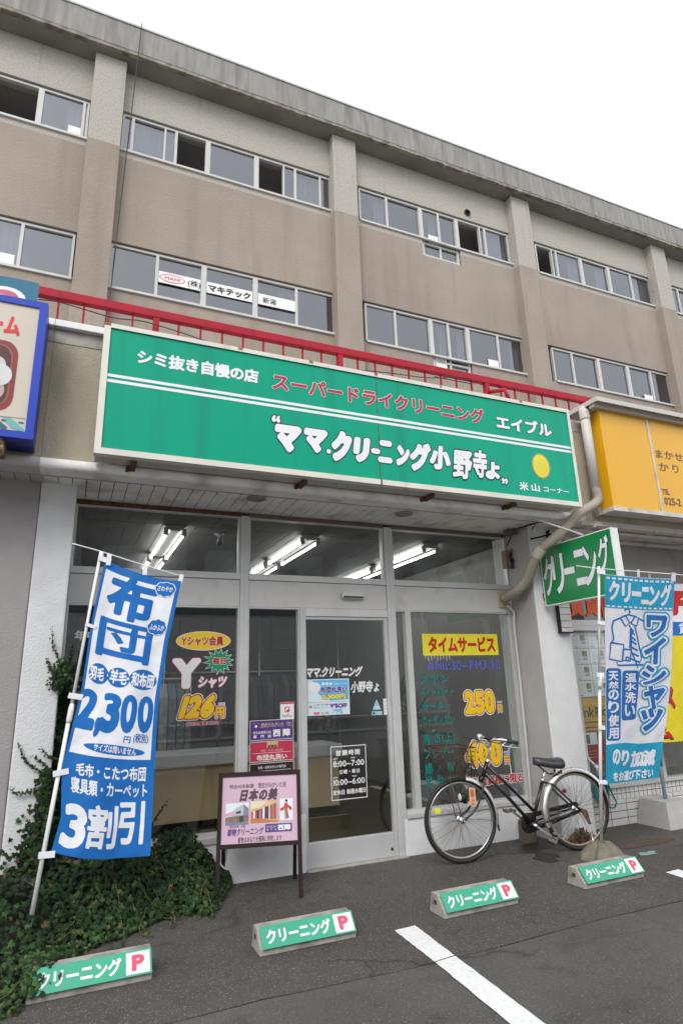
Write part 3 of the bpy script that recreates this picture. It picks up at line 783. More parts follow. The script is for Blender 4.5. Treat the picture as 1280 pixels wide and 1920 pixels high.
mb = MB(); mb.box(-0.25, -0.2, 0.25, 6.0, 0, 3.0); mb.build('side_wall', brick_mat(), shop)
mb = MB(); mb.box(4.55, 4.6, 0.25, 6.0, 0, 3.0); mb.build('side_wall', mat('pale_inner_wall', (0.25, 0.247, 0.235), 0.8, 0.05), shop)
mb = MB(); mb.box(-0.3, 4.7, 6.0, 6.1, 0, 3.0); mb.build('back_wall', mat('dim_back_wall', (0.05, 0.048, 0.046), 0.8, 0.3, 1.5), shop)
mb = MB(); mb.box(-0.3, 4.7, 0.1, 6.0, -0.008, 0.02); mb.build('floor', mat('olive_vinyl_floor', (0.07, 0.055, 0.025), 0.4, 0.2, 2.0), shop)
for k in range(8):
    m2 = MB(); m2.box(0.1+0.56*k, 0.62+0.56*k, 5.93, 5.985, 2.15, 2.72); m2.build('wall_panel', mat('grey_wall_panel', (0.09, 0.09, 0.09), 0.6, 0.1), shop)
M_tube = emit_mat('lit_fluorescent_tube', (1.0, 0.99, 0.95), 14.0)
M_fix = mat('white_lamp_housing', (0.30, 0.30, 0.29), 0.5, 0.03)
lamps = ('left', 'middle', 'right')
for i, lx in enumerate((0.83, 2.21, 3.67)):
    for k, (ya, yb) in enumerate(((0.5, 1.74), (1.86, 3.12))):
        L = thing('fluorescent_lamp', 'twin-tube ceiling lamp of the %s row, %s the glass' % (lamps[i], 'nearest' if k == 0 else 'farther from'), 'ceiling lamp', (lx, (ya+yb)/2, 3.0), 'fluorescent lamps on the shop ceiling')
        h = MB(); h.extrude([(lx-0.11, 2.999), (lx+0.11, 2.999), (lx+0.045, 2.945), (lx-0.045, 2.945)], 'y', ya, yb); h.build('housing', M_fix, L)
        for s in (-1, 1):
            h = MB(); h.tube([(lx+s*0.085, ya+0.03, 2.922), (lx+s*0.085, yb-0.03, 2.922)], 0.012, 10); h.build('tube', M_tube, L)
        h = MB()
        for yy in (ya, yb-0.03):
            for s in (-1, 1): h.box(lx+s*0.085-0.02, lx+s*0.085+0.02, yy, yy+0.03, 2.90, 2.97)
        h.build('lamp_holder', M_fix, L)
scam = thing('security_camera', 'small white security camera hanging from the shop ceiling', 'camera', (1.3, 0.72, 3.0))
h = MB(); h.lathe((1.3, 0.72, 3.0), [(0.05, 0.003), (0.05, -0.012), (0.012, -0.016), (0.012, -0.05)], 16); h.build('mount', M_fix, scam)
h = MB(); h.lathe((1.33, 0.80, 2.955), [(0.03, 0), (0.033, 0.02), (0.033, 0.11), (0.028, 0.13)], 16, 0, (-0.25, -0.85, -0.45)); h.build('body', M_fix, scam)
h = MB(); h.lathe((1.30, 0.685, 2.895), [(0.024, 0), (0.024, 0.012), (0.015, 0.013)], 14, 0, (-0.25, -0.85, -0.45)); h.build('lens', M_blackr, scam)
cnt = thing('counter', 'long service counter with a tan panelled front and pale grey top inside the shop', 'counter', (1.8, 2.0, 0.02))
h = MB(); h.box(-0.15, 3.1, 2.02, 2.55, 0.10, 0.66)
h.build('front', mat('tan_laminate', (0.76, 0.56, 0.32), 0.5, 0.06, 2.5, stretch=(1, 1, 0.3)), cnt)
h = MB(); h.bbox(-0.18, 3.13, 1.95, 2.6, 0.662, 0.79, 0.01); h.build('top', mat('grey_counter_top', (0.6, 0.6, 0.595), 0.35, 0.05), cnt)
h = MB(); h.box(-0.15, 3.08, 2.08, 2.5, 0.02, 0.099); h.build('plinth', M_blackr, cnt)
# clothes rack behind the counter
rk = thing('clothes_rack', 'thin steel clothes rail with dark garments, behind the shop counter', 'clothes rack', (2.3, 4.3, 0.02))
h = MB(); h.tube([(1.2, 4.3, 1.72), (4.2, 4.3, 1.72)], 0.014)
for x in (1.3, 2.75, 4.1): h.tube([(x, 4.3, 0.02), (x, 4.3, 2.6)], 0.012)
h.build('rail', M_chrome, rk)
rg = random.Random(11)
gcol = [mat('charcoal_garment', (0.035, 0.036, 0.042), 0.9, 0.3, 8), mat('navy_garment', (0.03, 0.035, 0.06), 0.9, 0.3, 8), mat('grey_garment', (0.09, 0.09, 0.095), 0.9, 0.3, 8)]
x = 1.35; k = 0
while x < 4.05:
    w = rg.uniform(0.07, 0.11); zz = rg.uniform(0.75, 1.0); h = MB()
    prof = [(4.06, zz), (4.54, zz), (4.5, 1.5), (4.33, 1.66), (4.27, 1.66), (4.1, 1.5)]
    h.hull([(x+w*0.05, p[0], p[1]) for p in prof], [(x+w*0.9, p[0]+rg.uniform(-.01, .01), p[1]) for p in prof])
    setp(h.build('garment', gcol[k % 3], None, (x, 4.3, zz)), 'dark suit jacket hanging edge-on from the rail behind the counter', 'garment', 'dark garments hung on the rail behind the counter'); x += w; k += 1
rk2 = thing('clothes_rack', 'low steel rail of finished laundry in clear bags behind the left shop window', 'clothes rack', (0.75, 3.3, 0.02))
h = MB(); h.tube([(0.05, 3.3, 1.62), (1.55, 3.3, 1.62)], 0.012)
for x in (0.08, 1.52): h.tube([(x, 3.3, 0.02), (x, 3.3, 1.62)], 0.012)
h.build('rail', M_chrome, rk2)
bagm = [mat('bagged_white_shirt', (0.34, 0.35, 0.36), 0.35, 0.3, 7, bump=0.8, bscale=9, bdist=0.05), mat('bagged_green_coat', (0.10, 0.16, 0.13), 0.35, 0.3, 7, bump=0.8, bscale=9, bdist=0.05), mat('bagged_blue_shirt', (0.14, 0.18, 0.26), 0.35, 0.3, 7, bump=0.8, bscale=9, bdist=0.05)]
x = 0.12; k = 0
while x < 1.45:
    w = rg.uniform(0.08, 0.13); zz = rg.uniform(0.62, 0.85); h = MB(); yo = rg.uniform(-0.05, 0.05)
    prof = [(3.05+yo, zz), (3.56+yo, zz+rg.uniform(-.03, .03)), (3.53+yo, 1.38), (3.34+yo, 1.56), (3.27+yo, 1.56), (3.08+yo, 1.38)]
    h.hull([(x+w*0.05, p[0], p[1]) for p in prof], [(x+w*0.9, p[0]+rg.uniform(-.02, .02), p[1]) for p in prof])
    setp(h.build('bagged_garment', bagm[(k*2+k//3) % 3], None, (x, 3.3, zz)), 'laundered garment in a clear bag hung edge-on behind the left shop window', 'garment', 'bagged garments behind the left window'); x += w; k += 1
# yucca and umbrella behind the right window
yc = thing('yucca_plant', 'spiky dark-leaved yucca behind the right shop window', 'plant', (3.62, 1.0, 0.02))
h = MB(); h.tube([(3.62, 1.0, 0.2), (3.6, 1.0, 0.7), (3.63, 1.02, 1.12)], [0.035, 0.03, 0.028]); h.tube([(3.6, 1.0, 0.5), (3.45, 0.95, 0.85), (3.38, 0.9, 1.25)], [0.03, 0.025, 0.022]); h.build('trunk', mat('yucca_bark', (0.13, 0.09, 0.06), 0.9, 0.3, 20), yc)
h = MB()
for c, nL in (((3.63, 1.02, 1.12), 34), ((3.38, 0.9, 1.25), 30)):
    for i in range(nL):
        a = rg.uniform(0, 2*PI); e = rg.uniform(-0.3, 1.3); L = rg.uniform(0.28, 0.48)
        d = Vector((math.cos(a)*math.cos(e), math.sin(a)*math.cos(e), math.sin(e))); sdv = d.cross(Vector((0, 0, 1))).normalized()*0.016
        c0 = Vector(c); mid = c0+d*L*0.55; tip = c0+d*L+Vector((0, 0, -0.16*L))
        h.add([c0-sdv*0.6, c0+sdv*0.6, mid+sdv, mid-sdv, tip], [(0, 1, 2, 3), (3, 2, 4)])
h.build('leaves', mat('yucca_leaf', (0.03, 0.06, 0.025), 0.5, 0.3, 10), yc)
h = MB(); h.lathe((3.62, 1.0, 0.02), [(0.11, 0), (0.15, 0.26), (0.16, 0.28), (0.14, 0.28), (0.12, 0.22)], 20); h.build('pot', mat('white_pot', (0.6, 0.6, 0.6), 0.5), yc)
um = thing('umbrella', 'clear umbrella with a pale lilac crook handle leaning inside the right shop window', 'umbrella', (4.18, 0.12, 0.02))
c = (4.29, 0.15, 0.749)
h = MB(); h.tube([(c[0]-0.085, 0.15, c[2]-0.02)]+[(c[0]+0.085*math.cos(a), 0.15, c[2]+0.085*math.sin(a)) for a in [PI-PI*k/12 for k in range(13)]]+[(c[0]+0.085, 0.15, c[2]-0.05)], 0.014); h.build('handle', mat('lilac_plastic', (0.45, 0.47, 0.68), 0.3), um)
h = MB(); h.tube([(c[0]-0.085, 0.15, c[2]-0.03), (c[0]-0.07, 0.13, 0.03)], 0.006); h.build('shaft', M_chrome, um)
h = MB(); h.lathe((c[0]-0.075, 0.14, 0.06), [(0.01, 0), (0.03, 0.2), (0.055, 0.42), (0.03, 0.47), (0.008, 0.5)], 12); h.build('canopy', mat('clear_vinyl', (0.42, 0.44, 0.46), 0.25), um)
bk_ = thing('bucket', 'pale grey plastic bucket inside the right shop window', 'bucket', (3.32, 0.32, 0.02))
h = MB(); h.lathe((3.32, 0.32, 0.02), [(0.11, 0), (0.135, 0.5), (0.14, 0.51), (0.125, 0.51), (0.11, 0.46)], 24); h.build('body', mat('grey_plastic', (0.36, 0.37, 0.38), 0.5), bk_)

# ------------------------------------------------------------------ neighbours' buildings
lb = thing('neighbour_shop', 'olive stucco canopy and grey pillar of the shop left of the cleaner', 'building', (-3.2, 0, 0))
mb = MB(); mb.bbox(-0.66, XA-0.002, -0.37, 0.25, 0, 3.05, 0.012); mb.build('pillar', M_stuc_g, lb)
mb = MB(); mb.box(-6.5, XA-0.002, -0.715, -0.55, 3.03, 4.165); mb.build('fascia', M_stuc_b, lb)
mb = MB(); mb.bbox(-6.5, XA-0.002, -0.765, -0.5, 4.166, 4.222, 0.006); mb.build('fascia_cap', M_white, lb)
mb = MB(); mb.box(-6.5, XA-0.002, -0.72, 3.5, 4.05, 4.15); mb.build('roof', M_conc, lb)
M_sofg = mat('grey_soffit_boards', (0.50, 0.475, 0.465), 0.7, 0.05, 3)
mb = MB(); x = -6.48
while x < XA-0.05: mb.box(x, x+0.093, -0.728, 0.0, 3.034, 3.046); x += 0.1
mb.build('soffit', M_sofg, lb)
mb = MB(); mb.box(-6.5, XA-0.002, -0.73, 0.0, 3.052, 3.06); mb.build('soffit_backing', M_groove, lb)
mb = MB(); mb.extrude([(-0.58, 3.028)]+[(-0.755+0.03*math.cos(a), 3.06+0.04*math.sin(a)) for a in [PI*1.5-PI*k/8 for k in range(9)]]+[(-0.716, 3.10), (-0.58, 3.10)], 'x', -6.5, XA-0.002); mb.build('soffit_lip', M_sofg, lb)
mb = MB(); mb.box(-6.5, -0.66, 0.0, 0.2, 0, 3.03); mb.build('wall', M_stuc_g, lb)

rb = thing('neighbour_shop', 'white-tiled estate agent shop with a papered window right of the cleaner', 'building', (8, 0, 0))
def tile_mat(name, cw, ch, ox=0.0):
    m = bpy.data.materials.new(name); m.use_nodes = True
    n = m.node_tree.nodes; l = m.node_tree.links; p = n['Principled BSDF']; p.inputs['Roughness'].default_value = 0.3
    tc = n.new('ShaderNodeTexCoord'); mp = n.new('ShaderNodeMapping'); mp.inputs['Rotation'].default_value = (PI/2, 0, 0); mp.inputs['Location'].default_value = (ox, 0, 0)
    b = n.new('ShaderNodeTexBrick'); b.offset = 0.0; b.inputs['Scale'].default_value = 1.0
    b.inputs['Brick Width'].default_value = cw; b.inputs['Row Height'].default_value = ch; b.inputs['Mortar Size'].default_value = 0.0035; b.inputs['Mortar Smooth'].default_value = 0.1
    b.inputs['Color1'].default_value = (0.62, 0.61, 0.585, 1); b.inputs['Color2'].default_value = (0.69, 0.68, 0.655, 1); b.inputs['Mortar'].default_value = (0.10, 0.095, 0.09, 1)
    l.new(tc.outputs['Object'], mp.inputs[0]); l.new(mp.outputs[0], b.inputs['Vector']); l.new(b.outputs['Color'], p.inputs['Base Color'])
    bp = n.new('ShaderNodeBump'); bp.inputs['Strength'].default_value = 0.6; bp.inputs['Distance'].default_value = 0.004; bp.invert = True
    l.new(b.outputs['Fac'], bp.inputs['Height']); l.new(bp.outputs[0], p.inputs['Normal'])
    return m
M_tile = tile_mat('white_wall_tile', 0.228, 0.068, 0.045); M_tile_v = tile_mat('white_soldier_tile', 0.062, 0.30)
YN = -0.10
mb = MB(); mb.box(4.742, 11, YN, 0.2, 0, 0.245); mb.box(4.742, 4.985, YN, 0.2, 0.245, 3.0); mb.build('wall', M_tile, rb)
mb = MB(); mb.box(4.986, 11, YN-0.003, 0.2, 0.247, 0.36); mb.build('wall_top_course', M_tile_v, rb)
mb = MB(); mb.bbox(4.58, 4.725, -0.42, -0.372, 1.93, 3.0, 0.004); mb.build('tiled_header', M_tile, rb)
mb = MB(); mb.box(4.572, 4.579, -0.422, -0.372, 1.925, 3.0); mb.box(4.572, 4.728, -0.422, -0.372, 1.918, 1.928); mb.build('header_edge', M_blackr, rb)
mb = MB(); mb.bbox(4.986, 11, YN-0.03, 0.0, 0.363, 0.40, 0.004); mb.build('sill', M_alu_w, rb)
fr = MB()
fr.box(4.987, 5.02, YN+0.0, 0.02, 0.401, 2.5); fr.box(5.021, 11, YN, 0.02, 1.975, 2.09); fr.box(5.021, 11, YN-0.004, 0.02, 2.03, 2.036); fr.box(5.021, 11, YN, 0.02, 2.46, 2.52)
for x in (6.05, 7.2, 8.4): fr.box(x, x+0.05, YN, 0.02, 0.401, 1.974)
wn = fr.build('window', M_alu_w, rb)
g = MB(); g.box(5.021, 11, YN+0.04, YN+0.046, 0.401, 1.974); g.build('pane', M_glass, wn)
g = MB(); g.box(5.021, 11, YN+0.04, YN+0.046, 2.091, 2.459); g.build('pane', M_glass, wn)
mb = MB(); mb.box(4.986, 11, YN, 0.2, 2.521, 3.0); mb.build('upper_wall', mat('dusty_grey_wall', (0.42, 0.39, 0.37), 0.85, 0.08, 2.5, dirt=(0.22, 0.2, 0.19), dscale=1.5), rb)
M_sof2 = mat('stained_grey_soffit', (0.62, 0.58, 0.54), 0.85, 0.08, 3, dirt=(0.24, 0.20, 0.16), dscale=3, dlo=0.55, dhi=0.8)
mb = MB(); mb.box(4.74, 11, -0.72, YN, 3.001, 3.05)
for k in range(8): mb.box(4.9+0.9*k, 4.94+0.9*k, -0.72, YN-0.001, 2.985, 3.0)
mb.box(4.74, 11, -0.60, -0.56, 2.96, 2.984); mb.box(4.74, 11, -0.28, -0.25, 2.95, 2.984)
mb.build('soffit', M_sof2, rb)
mb = MB(); mb.box(4.742, 11, -0.715, -0.55, 3.051, 4.165); mb.build('fascia', M_stuc_b, rb)
mb = MB(); mb.box(4.742, 11, -0.72, 3.5, 4.05, 4.15); mb.build('roof', M_conc, rb)
mb = MB(); mb.box(4.75, 11, 2.5, 2.6, 0, 3.0); mb.box(4.75, 11, 0.2, 2.5, 2.9, 2.94); mb.box(4.75, 11, 0.21, 2.5, -0.008, 0.02); mb.build('room_shell', mat('agent_room', (0.30, 0.28, 0.26), 0.8, 0.2), rb)
M_sheet = mat('listing_sheet', (0.76, 0.79, 0.78), 0.5, 0.04)
M_gtxt = mat('grey_print', (0.16, 0.16, 0.17), 0.6, 0.1); M_kh = mat('khaki_print', (0.33, 0.30, 0.14), 0.6, 0.2)
rq = random.Random(5)
for col in range(4):
    for row in range(4):
        x0 = 5.04+0.245*col; z1 = 1.955-0.172*row
        s = MB(); s.box(x0, x0+0.236, YN+0.056, YN+0.058, z1-0.165, z1)
        sh = thing('listing_sheet', 'pale property sheet with a small plan, in the papered grid of the agent\'s window', 'notice', (x0, YN+0.057, z1-0.165), 'property sheets in the agent window')
        s.build('sheet', M_sheet, sh)
        a = Art(yplane(YN+0.0555), 0.0006)
        a.rect(x0+0.13, x0+0.20, z1-0.085, z1-0.025, 1, 1); a.rect(x0+0.14, x0+0.165, z1-0.06, z1-0.03, 0, 2)
        for q in range(5): a.rect(x0+0.02, x0+0.02+rq.uniform(0.04, 0.09), z1-0.04-0.022*q, z1-0.036-0.022*q, 2, 1)
        for q in range(2): a.rect(x0+0.135, x0+0.2, z1-0.105-0.014*q, z1-0.098-0.014*q, 0, 1)
        a.rect(x0+0.02, x0+0.07, z1-0.155, z1-0.148, 0, 1)
        a.build('print', [M_gtxt, M_kh, mat('faint_print', (0.42, 0.45, 0.45), 0.6)], sh)
M_ochre = mat('ochre_board', (0.62, 0.36, 0.04), 0.5, 0.06)
yb_ = thing('poster', 'ochre poster with thin black lettering under the property sheets', 'poster', (5.04, YN+0.05, 0.94))
s = MB(); s.box(5.04, 6.0, YN+0.055, YN+0.058, 0.93, 1.262); s.build('sheet', M_ochre, yb_)
a = Art(yplane(YN+0.054)); a.text('inkiho', (5.06, 5.42, 1.065, 1.17), 0, 1, 0.012); a.rect(5.04, 6.0, 1.005, 1.02, 1, 1); a.rect(5.04, 6.0, 0.955, 0.968, 1, 1)
a.build('lettering', [M_blk, mat('brown_rule', (0.2, 0.1, 0.02), 0.6)], yb_)
rp = thing('poster', 'red and grey leaflet under the ochre poster in the agent\'s window', 'poster', (5.05, YN+0.05, 0.6))
s = MB(); s.box(5.04, 5.30, YN+0.055, YN+0.058, 0.60, 0.92); s.build('sheet', mat('red_leaflet', (0.36, 0.03, 0.03), 0.5, 0.1), rp)
a = Art(yplane(YN+0.054)); a.rect(5.05, 5.22, 0.79, 0.91, 0, 1); a.rect(5.055, 5.12, 0.80, 0.89, 1, 2); a.rect(5.07, 5.20, 0.72, 0.73, 2, 1); a.rect(5.07, 5.20, 0.69, 0.70, 2, 1); a.rect(5.07, 5.20, 0.66, 0.67, 2, 1); a.rect(5.235, 5.27, 0.63, 0.88, 2, 1)
a.build('print', [M_sheet, M_gtxt, mat('orange_print', (0.6, 0.2, 0.03), 0.5)], rp)
a = Art(yplane(YN+0.034)); a.text('賃貸仲介', (5.055, 5.95, 2.13, 2.42), 0, 1, 0.025)
setp(a.build('window_lettering', [mat('orange_red_vinyl', (0.62, 0.09, 0.02), 0.5)], None, (5.1, YN, 2.13)), 'orange-red cut-vinyl characters on the dark glass above the agent\'s window', 'window sticker')

# opposite side of the street, seen only in the glass
ob = thing('roadside_building', 'pale clapboard building across the street, seen only as a reflection in the shop glass', 'building', (3, -25, 0))
mb = MB(); mb.box(-24, 30, -25.6, -25, 0, 5.0)
for k in range(31): mb.box(-24, 30, -25.0, -24.97, 0.1+0.16*k, 0.24+0.16*k)
mb.build('wall', mat('white_clapboard', (0.66, 0.66, 0.64), 0.7, 0.08), ob)
mb = MB(); mb.box(-24, 30, -25.7, -24.9, 5.01, 11.0); mb.build('upper_wall', mat('dark_cladding', (0.16, 0.16, 0.165), 0.7, 0.1), ob)
for k in range(22):
    m2 = MB(); m2.box(-23+2.4*k, -21.5+2.4*k, -24.9, -24.86, 5.6, 8.2); m2.build('window', mat('opposite_pane', (0.34, 0.34, 0.35), 0.5), ob)
gr = thing('guard_rail', 'white roadside guard rail across the street, seen only as a reflection', 'guard rail', (3, -8, 0))
mb = MB()
for z in (0.45, 0.75): mb.tube([(-20, -8.2, z), (28, -8.2, z)], 0.045, 8)
for k in range(20): mb.tube([(-19.5+2.5*k, -8.2, 0), (-19.5+2.5*k, -8.2, 0.85)], 0.05, 8)
mb.build('rail', M_white, gr)

# ------------------------------------------------------------------ red railing on the canopy
ra = thing('railing', 'red painted steel railing with thin balusters along the top of the shop canopy', 'railing', (2.3, -0.66, 4.2))
mb = MB(); mb.bbox(-6.3, 5.6, -0.69, -0.63, 4.455, 4.528, 0.006); mb.build('top_rail', M_red, ra)
k0 = 0.43
for k in range(-37, 28):
    x = k0+0.1845*k
    m2 = MB()
    if k % 9 == 0: m2.box(x-0.024, x+0.024, -0.685, -0.635, 4.2225, 4.454); m2.build('post', M_red, ra)
    else: m2.box(x-0.008, x+0.008, -0.668, -0.652, 4.2225, 4.454); m2.build('baluster', M_red, ra)
m2 = MB(); m2.tube([(3.75, -0.66, 4.36), (3.87, -0.80, 4.34), (3.88, -0.83, 4.23)], 0.022, 8); m2.build('brace', M_red, ra)
mb = MB(); mb.tube(bez([(-0.447, -0.71, 4.392), (-0.306, -0.71, 4.404), (-0.093, -0.71, 4.379), (0.107, -0.71, 4.358), (0.298, -0.71, 4.378), (0.458, -0.71, 4.365), (0.654, -0.71, 4.338), (1.4, -0.7, 4.24), (2.528, -0.71, 4.332), (3.002, -0.71, 4.363), (3.448, -0.71, 4.446), (3.672, -0.71, 4.402)], 6), 0.005, 5)
setp(mb.build('wire', mat('brown_wire', (0.05, 0.03, 0.03), 0.7), None, (0, -0.7, 4.3)), 'thin brown wire slung loosely along the red railing', 'cable')

# ------------------------------------------------------------------ big green shop sign
SGX0, SGX1, SGZ0, SGZ1 = 0.035, 4.485, 3.083, 4.122
M_grn = mat('green_acrylic', (0.0, 0.325, 0.20), 0.4, 0.04, 0.8, spec=0.22, dirt=(0.004, 0.245, 0.15), dscale=1.6, dstretch=(4, 1, 0.22), dlo=0.52, dhi=0.82)
M_trim = mat('cream_sign_trim', (0.66, 0.64, 0.57), 0.45, 0.06, 4, dirt=(0.44, 0.36, 0.26), dscale=5, dlo=0.62, dhi=0.85)
M_under = mat('sign_underside', (0.48, 0.45, 0.42), 0.6, 0.08, 3, dirt=(0.25, 0.18, 0.13), dscale=7, dlo=0.6, dhi=0.8)
M_wl = mat('white_sign_vinyl', (0.76, 0.77, 0.80), 0.5, 0.03); M_navy = mat('navy_outline', (0.012, 0.018, 0.045), 0.5, 0.1)
M_crim = mat('crimson_vinyl', (0.40, 0.022, 0.075), 0.5, 0.08); M_outw = mat('pale_outline', (0.68, 0.66, 0.60), 0.5, 0.05)
sg = thing('shop_sign', 'wide green illuminated-box shop sign with white and crimson katakana over the shop front', 'sign', (2.26, -0.9, 3.08))
mb = MB(); mb.box(SGX0+0.01, SGX1-0.01, -0.985, -0.805, SGZ0+0.004, SGZ1-0.005); mb.build('cabinet', M_under, sg)
mb = MB()
tw, tf, tb = 0.045, -1.012, -0.94
mb.hull([(SGX0, tb, SGZ0), (SGX1, tb, SGZ0), (SGX1, tb, SGZ0+0.006), (SGX0, tb, SGZ0+0.006)], [(SGX0, tf, SGZ0), (SGX1, tf, SGZ0), (SGX1-tw, tf, SGZ0+tw), (SGX0+tw, tf, SGZ0+tw)])
mb.hull([(SGX0, tb, SGZ1), (SGX1, tb, SGZ1), (SGX1, tb, SGZ1-0.006), (SGX0, tb, SGZ1-0.006)], [(SGX0, tf, SGZ1), (SGX1, tf, SGZ1), (SGX1-tw*0.8, tf, SGZ1-tw*0.8), (SGX0+tw, tf, SGZ1-tw*0.8)])
mb.hull([(SGX0, tb, SGZ0+0.001), (SGX0, tb, SGZ1-0.001), (SGX0+0.006, tb, SGZ1-0.001), (SGX0+0.006, tb, SGZ0+0.001)], [(SGX0, tf, SGZ0+0.001), (SGX0, tf, SGZ1-0.001), (SGX0+tw, tf, SGZ1-tw*0.8), (SGX0+tw, tf, SGZ0+tw)])
mb.hull([(SGX1, tb, SGZ0+0.001), (SGX1, tb, SGZ1-0.001), (SGX1-0.006, tb, SGZ1-0.001), (SGX1-0.006, tb, SGZ0+0.001)], [(SGX1, tf, SGZ0+0.001), (SGX1, tf, SGZ1-0.001), (SGX1-tw*0.8, tf, SGZ1-tw*0.8), (SGX1-tw*0.8, tf, SGZ0+tw)])
mb.build('trim', M_trim, sg)
for a, b in ((SGX0+0.03, 2.2805), (2.2835, SGX1-0.025)):
    mb = MB(); mb.box(a, b, -1.0, -0.986, SGZ0+0.03, SGZ1-0.022); mb.build('face_panel', M_grn, sg)
mb = MB(); mb.box(2.2785, 2.2855, -1.0015, -0.99, SGZ0+0.046, SGZ1-0.038); mb.box(2.276, 2.288, -1.016, -0.99, SGZ0-0.004, SGZ0+0.046); mb.build('panel_joint', mat('rust_brown_joint', (0.10, 0.09, 0.05), 0.8, 0.3, 20), sg)
mb = MB()
for (rx, rw) in ((SGX0+0.02, 0.05), (1.06, 0.04), (1.67, 0.035), (2.28, 0.03), (3.87, 0.04), (2.95, 0.02)): mb.box(rx-rw/2, rx+rw/2, tf-0.0012, tf+0.02, SGZ1-0.022, SGZ1+0.0012)
mb.build('rust_patches', mat('sign_rust', (0.30, 0.15, 0.06), 0.9, 0.4, 30, dirt=(0.5, 0.42, 0.32), dscale=30), sg)
for x in (0.31, 1.63, 2.83, 3.73):
    mb = MB(); mb.box(x-0.02, x+0.02, -0.93, -0.70, SGZ0-0.032, SGZ0+0.002); mb.box(x-0.045, x-0.021, -0.82, -0.70, SGZ0-0.04, SGZ0-0.005); mb.build('bracket', M_rust, sg)
YF = -1.0012
a = Art(yplane(YF), 0.0010)
a.rect(SGX0+tw, SGX1-0.036, 3.688, 3.712, 0, 1); a.rect(SGX0+tw, SGX1-0.036, 3.645, 3.669, 0, 1)
a.text('シミ抜き自慢の店', (0.28, 1.215, 3.832, 3.952), 0, 1, 0.045, gap=-0.02)
a.text('スーパードライクリーニング', (1.33, 3.415, 3.80, 3.955), 2, 2, 0.035, [(0.03, 3)])
a.text('エイブル', (3.55, 4.225, 3.785, 3.93), 0, 2, 0.045, [(0.025, 1)])
B4 = [('マ', (1.343, 1.568, 3.271, 3.506), 0.10), ('マ', (1.591, 1.797, 3.296, 3.508), 0.10), ('ク', (1.838, 2.018, 3.246, 3.523), 0.10), ('リ', (2.036, 2.186, 3.263, 3.491), 0.11),
      ('ン', (2.446, 2.573, 3.277, 3.471), 0.11), ('グ', (2.578, 2.785, 3.247, 3.52), 0.085), ('小', (2.779, 2.999, 3.286, 3.517), 0.08), ('野', (3.021, 3.224, 3.226, 3.501), 0.04), ('寺', (3.237, 3.393, 3.257, 3.532), 0.045), ('ょ', (3.373, 3.532, 3.257, 3.432), 0.055)]
for ch, bx, d in B4: a.text(ch, bx, 0, 2, d, [(0.035 if d > 0.07 else 0.045, 1)], skew=0.12)
for bx in ((2.201, 2.287, 3.357, 3.406), (2.286, 2.406, 3.438, 3.493), (2.263, 2.402, 3.285, 3.339)):
    for e, mm, ly in ((0.006, 1, 2), (0, 0, 3)): a.rrect(bx[0]-e, bx[1]+e, bx[2]-e, bx[3]+e, (bx[3]-bx[2])*0.48+e*0.9, mm, ly)
bx = (1.794, 1.832, 3.302, 3.345); c = ((bx[0]+bx[1])/2, (bx[2]+bx[3])/2)
a.ellipse(c, 0.026, 0.026, 1, 2, 20); a.ellipse(c, 0.020, 0.020, 0, 3, 20)
for q, bx in (('“', (1.326, 1.397, 3.515, 3.575)), ('„', (3.543, 3.611, 3.224, 3.282))):
    a.text(q, bx, 0, 2, 0.04, [(0.05, 1)])
a.ellipse((4.035, 3.458), 0.112, 0.132, 4, 1); a.ellipse((4.035, 3.458), 0.098, 0.118, 5, 2)
a.text('米', (3.745, 3.85, 3.185, 3.272), 0, 1, 0.03); a.text('山', (3.885, 3.985, 3.19, 3.268), 0, 1, 0.03); a.text('コーナー', (4.03, 4.345, 3.198, 3.252), 0, 1, 0.02)
a.build('lettering', [M_wl, M_navy, M_crim, M_outw, mat('olive_ring', (0.30, 0.31, 0.17), 0.5), mat('logo_yellow', (0.78, 0.66, 0.06), 0.5)], sg)

# ------------------------------------------------------------------ left neighbour's blue-framed sign, teal banner
M_blue = mat('blue_sign_frame', (0.025, 0.058, 0.43), 0.4, 0.05, 4, spec=0.3)
ls = thing('shop_sign', 'blue-framed box sign with a photo of a red bowl at the left edge', 'sign', (-1.5, -0.9, 3.13))
mb = MB(); mb.box(-4.5, -0.352, -0.985, -0.73, 3.131, 4.18); mb.build('cabinet', mat('navy_sign_underside', (0.02, 0.035, 0.24), 0.4, 0.08), ls)
mb = MB(); mb.box(-4.51, -0.35, -1.012, -0.94, 3.128, 3.178); mb.box(-4.51, -0.35, -1.012, -0.94, 4.135, 4.185); mb.box(-0.402, -0.35, -1.0125, -0.94, 3.1785, 4.1345); mb.build('trim', M_blue, ls)
mb = MB(); mb.box(-4.5, -0.4, -1.0, -0.986, 3.17, 4.14); mb.build('face_panel', mat('cream_face', (0.56, 0.50, 0.42), 0.4, 0.03), ls)
a = Art(yplane(-1.0012), 0.001)
a.text('ーム', (-0.711, -0.509, 3.886, 4.034), 0, 1, 0.05)
bw = (-0.779, -0.499, 3.311, 3.837); bc = ((bw[0]+bw[1])/2, (bw[2]+bw[3])/2); hw, hh = (bw[1]-bw[0])/2, (bw[3]-bw[2])/2
a.rrect(bw[0], bw[1], bw[2], bw[3], hw*0.62, 1, 1, hh*0.42); a.rrect(bw[0]+0.03, bw[1]-0.03, bw[2]+0.03, bw[3]-0.03, hw*0.56, 2, 2, hh*0.38); a.rrect(bw[0]+0.04, bw[1]-0.04, bw[2]+0.04, bw[3]-0.04, hw*0.52, 3, 3, hh*0.36)
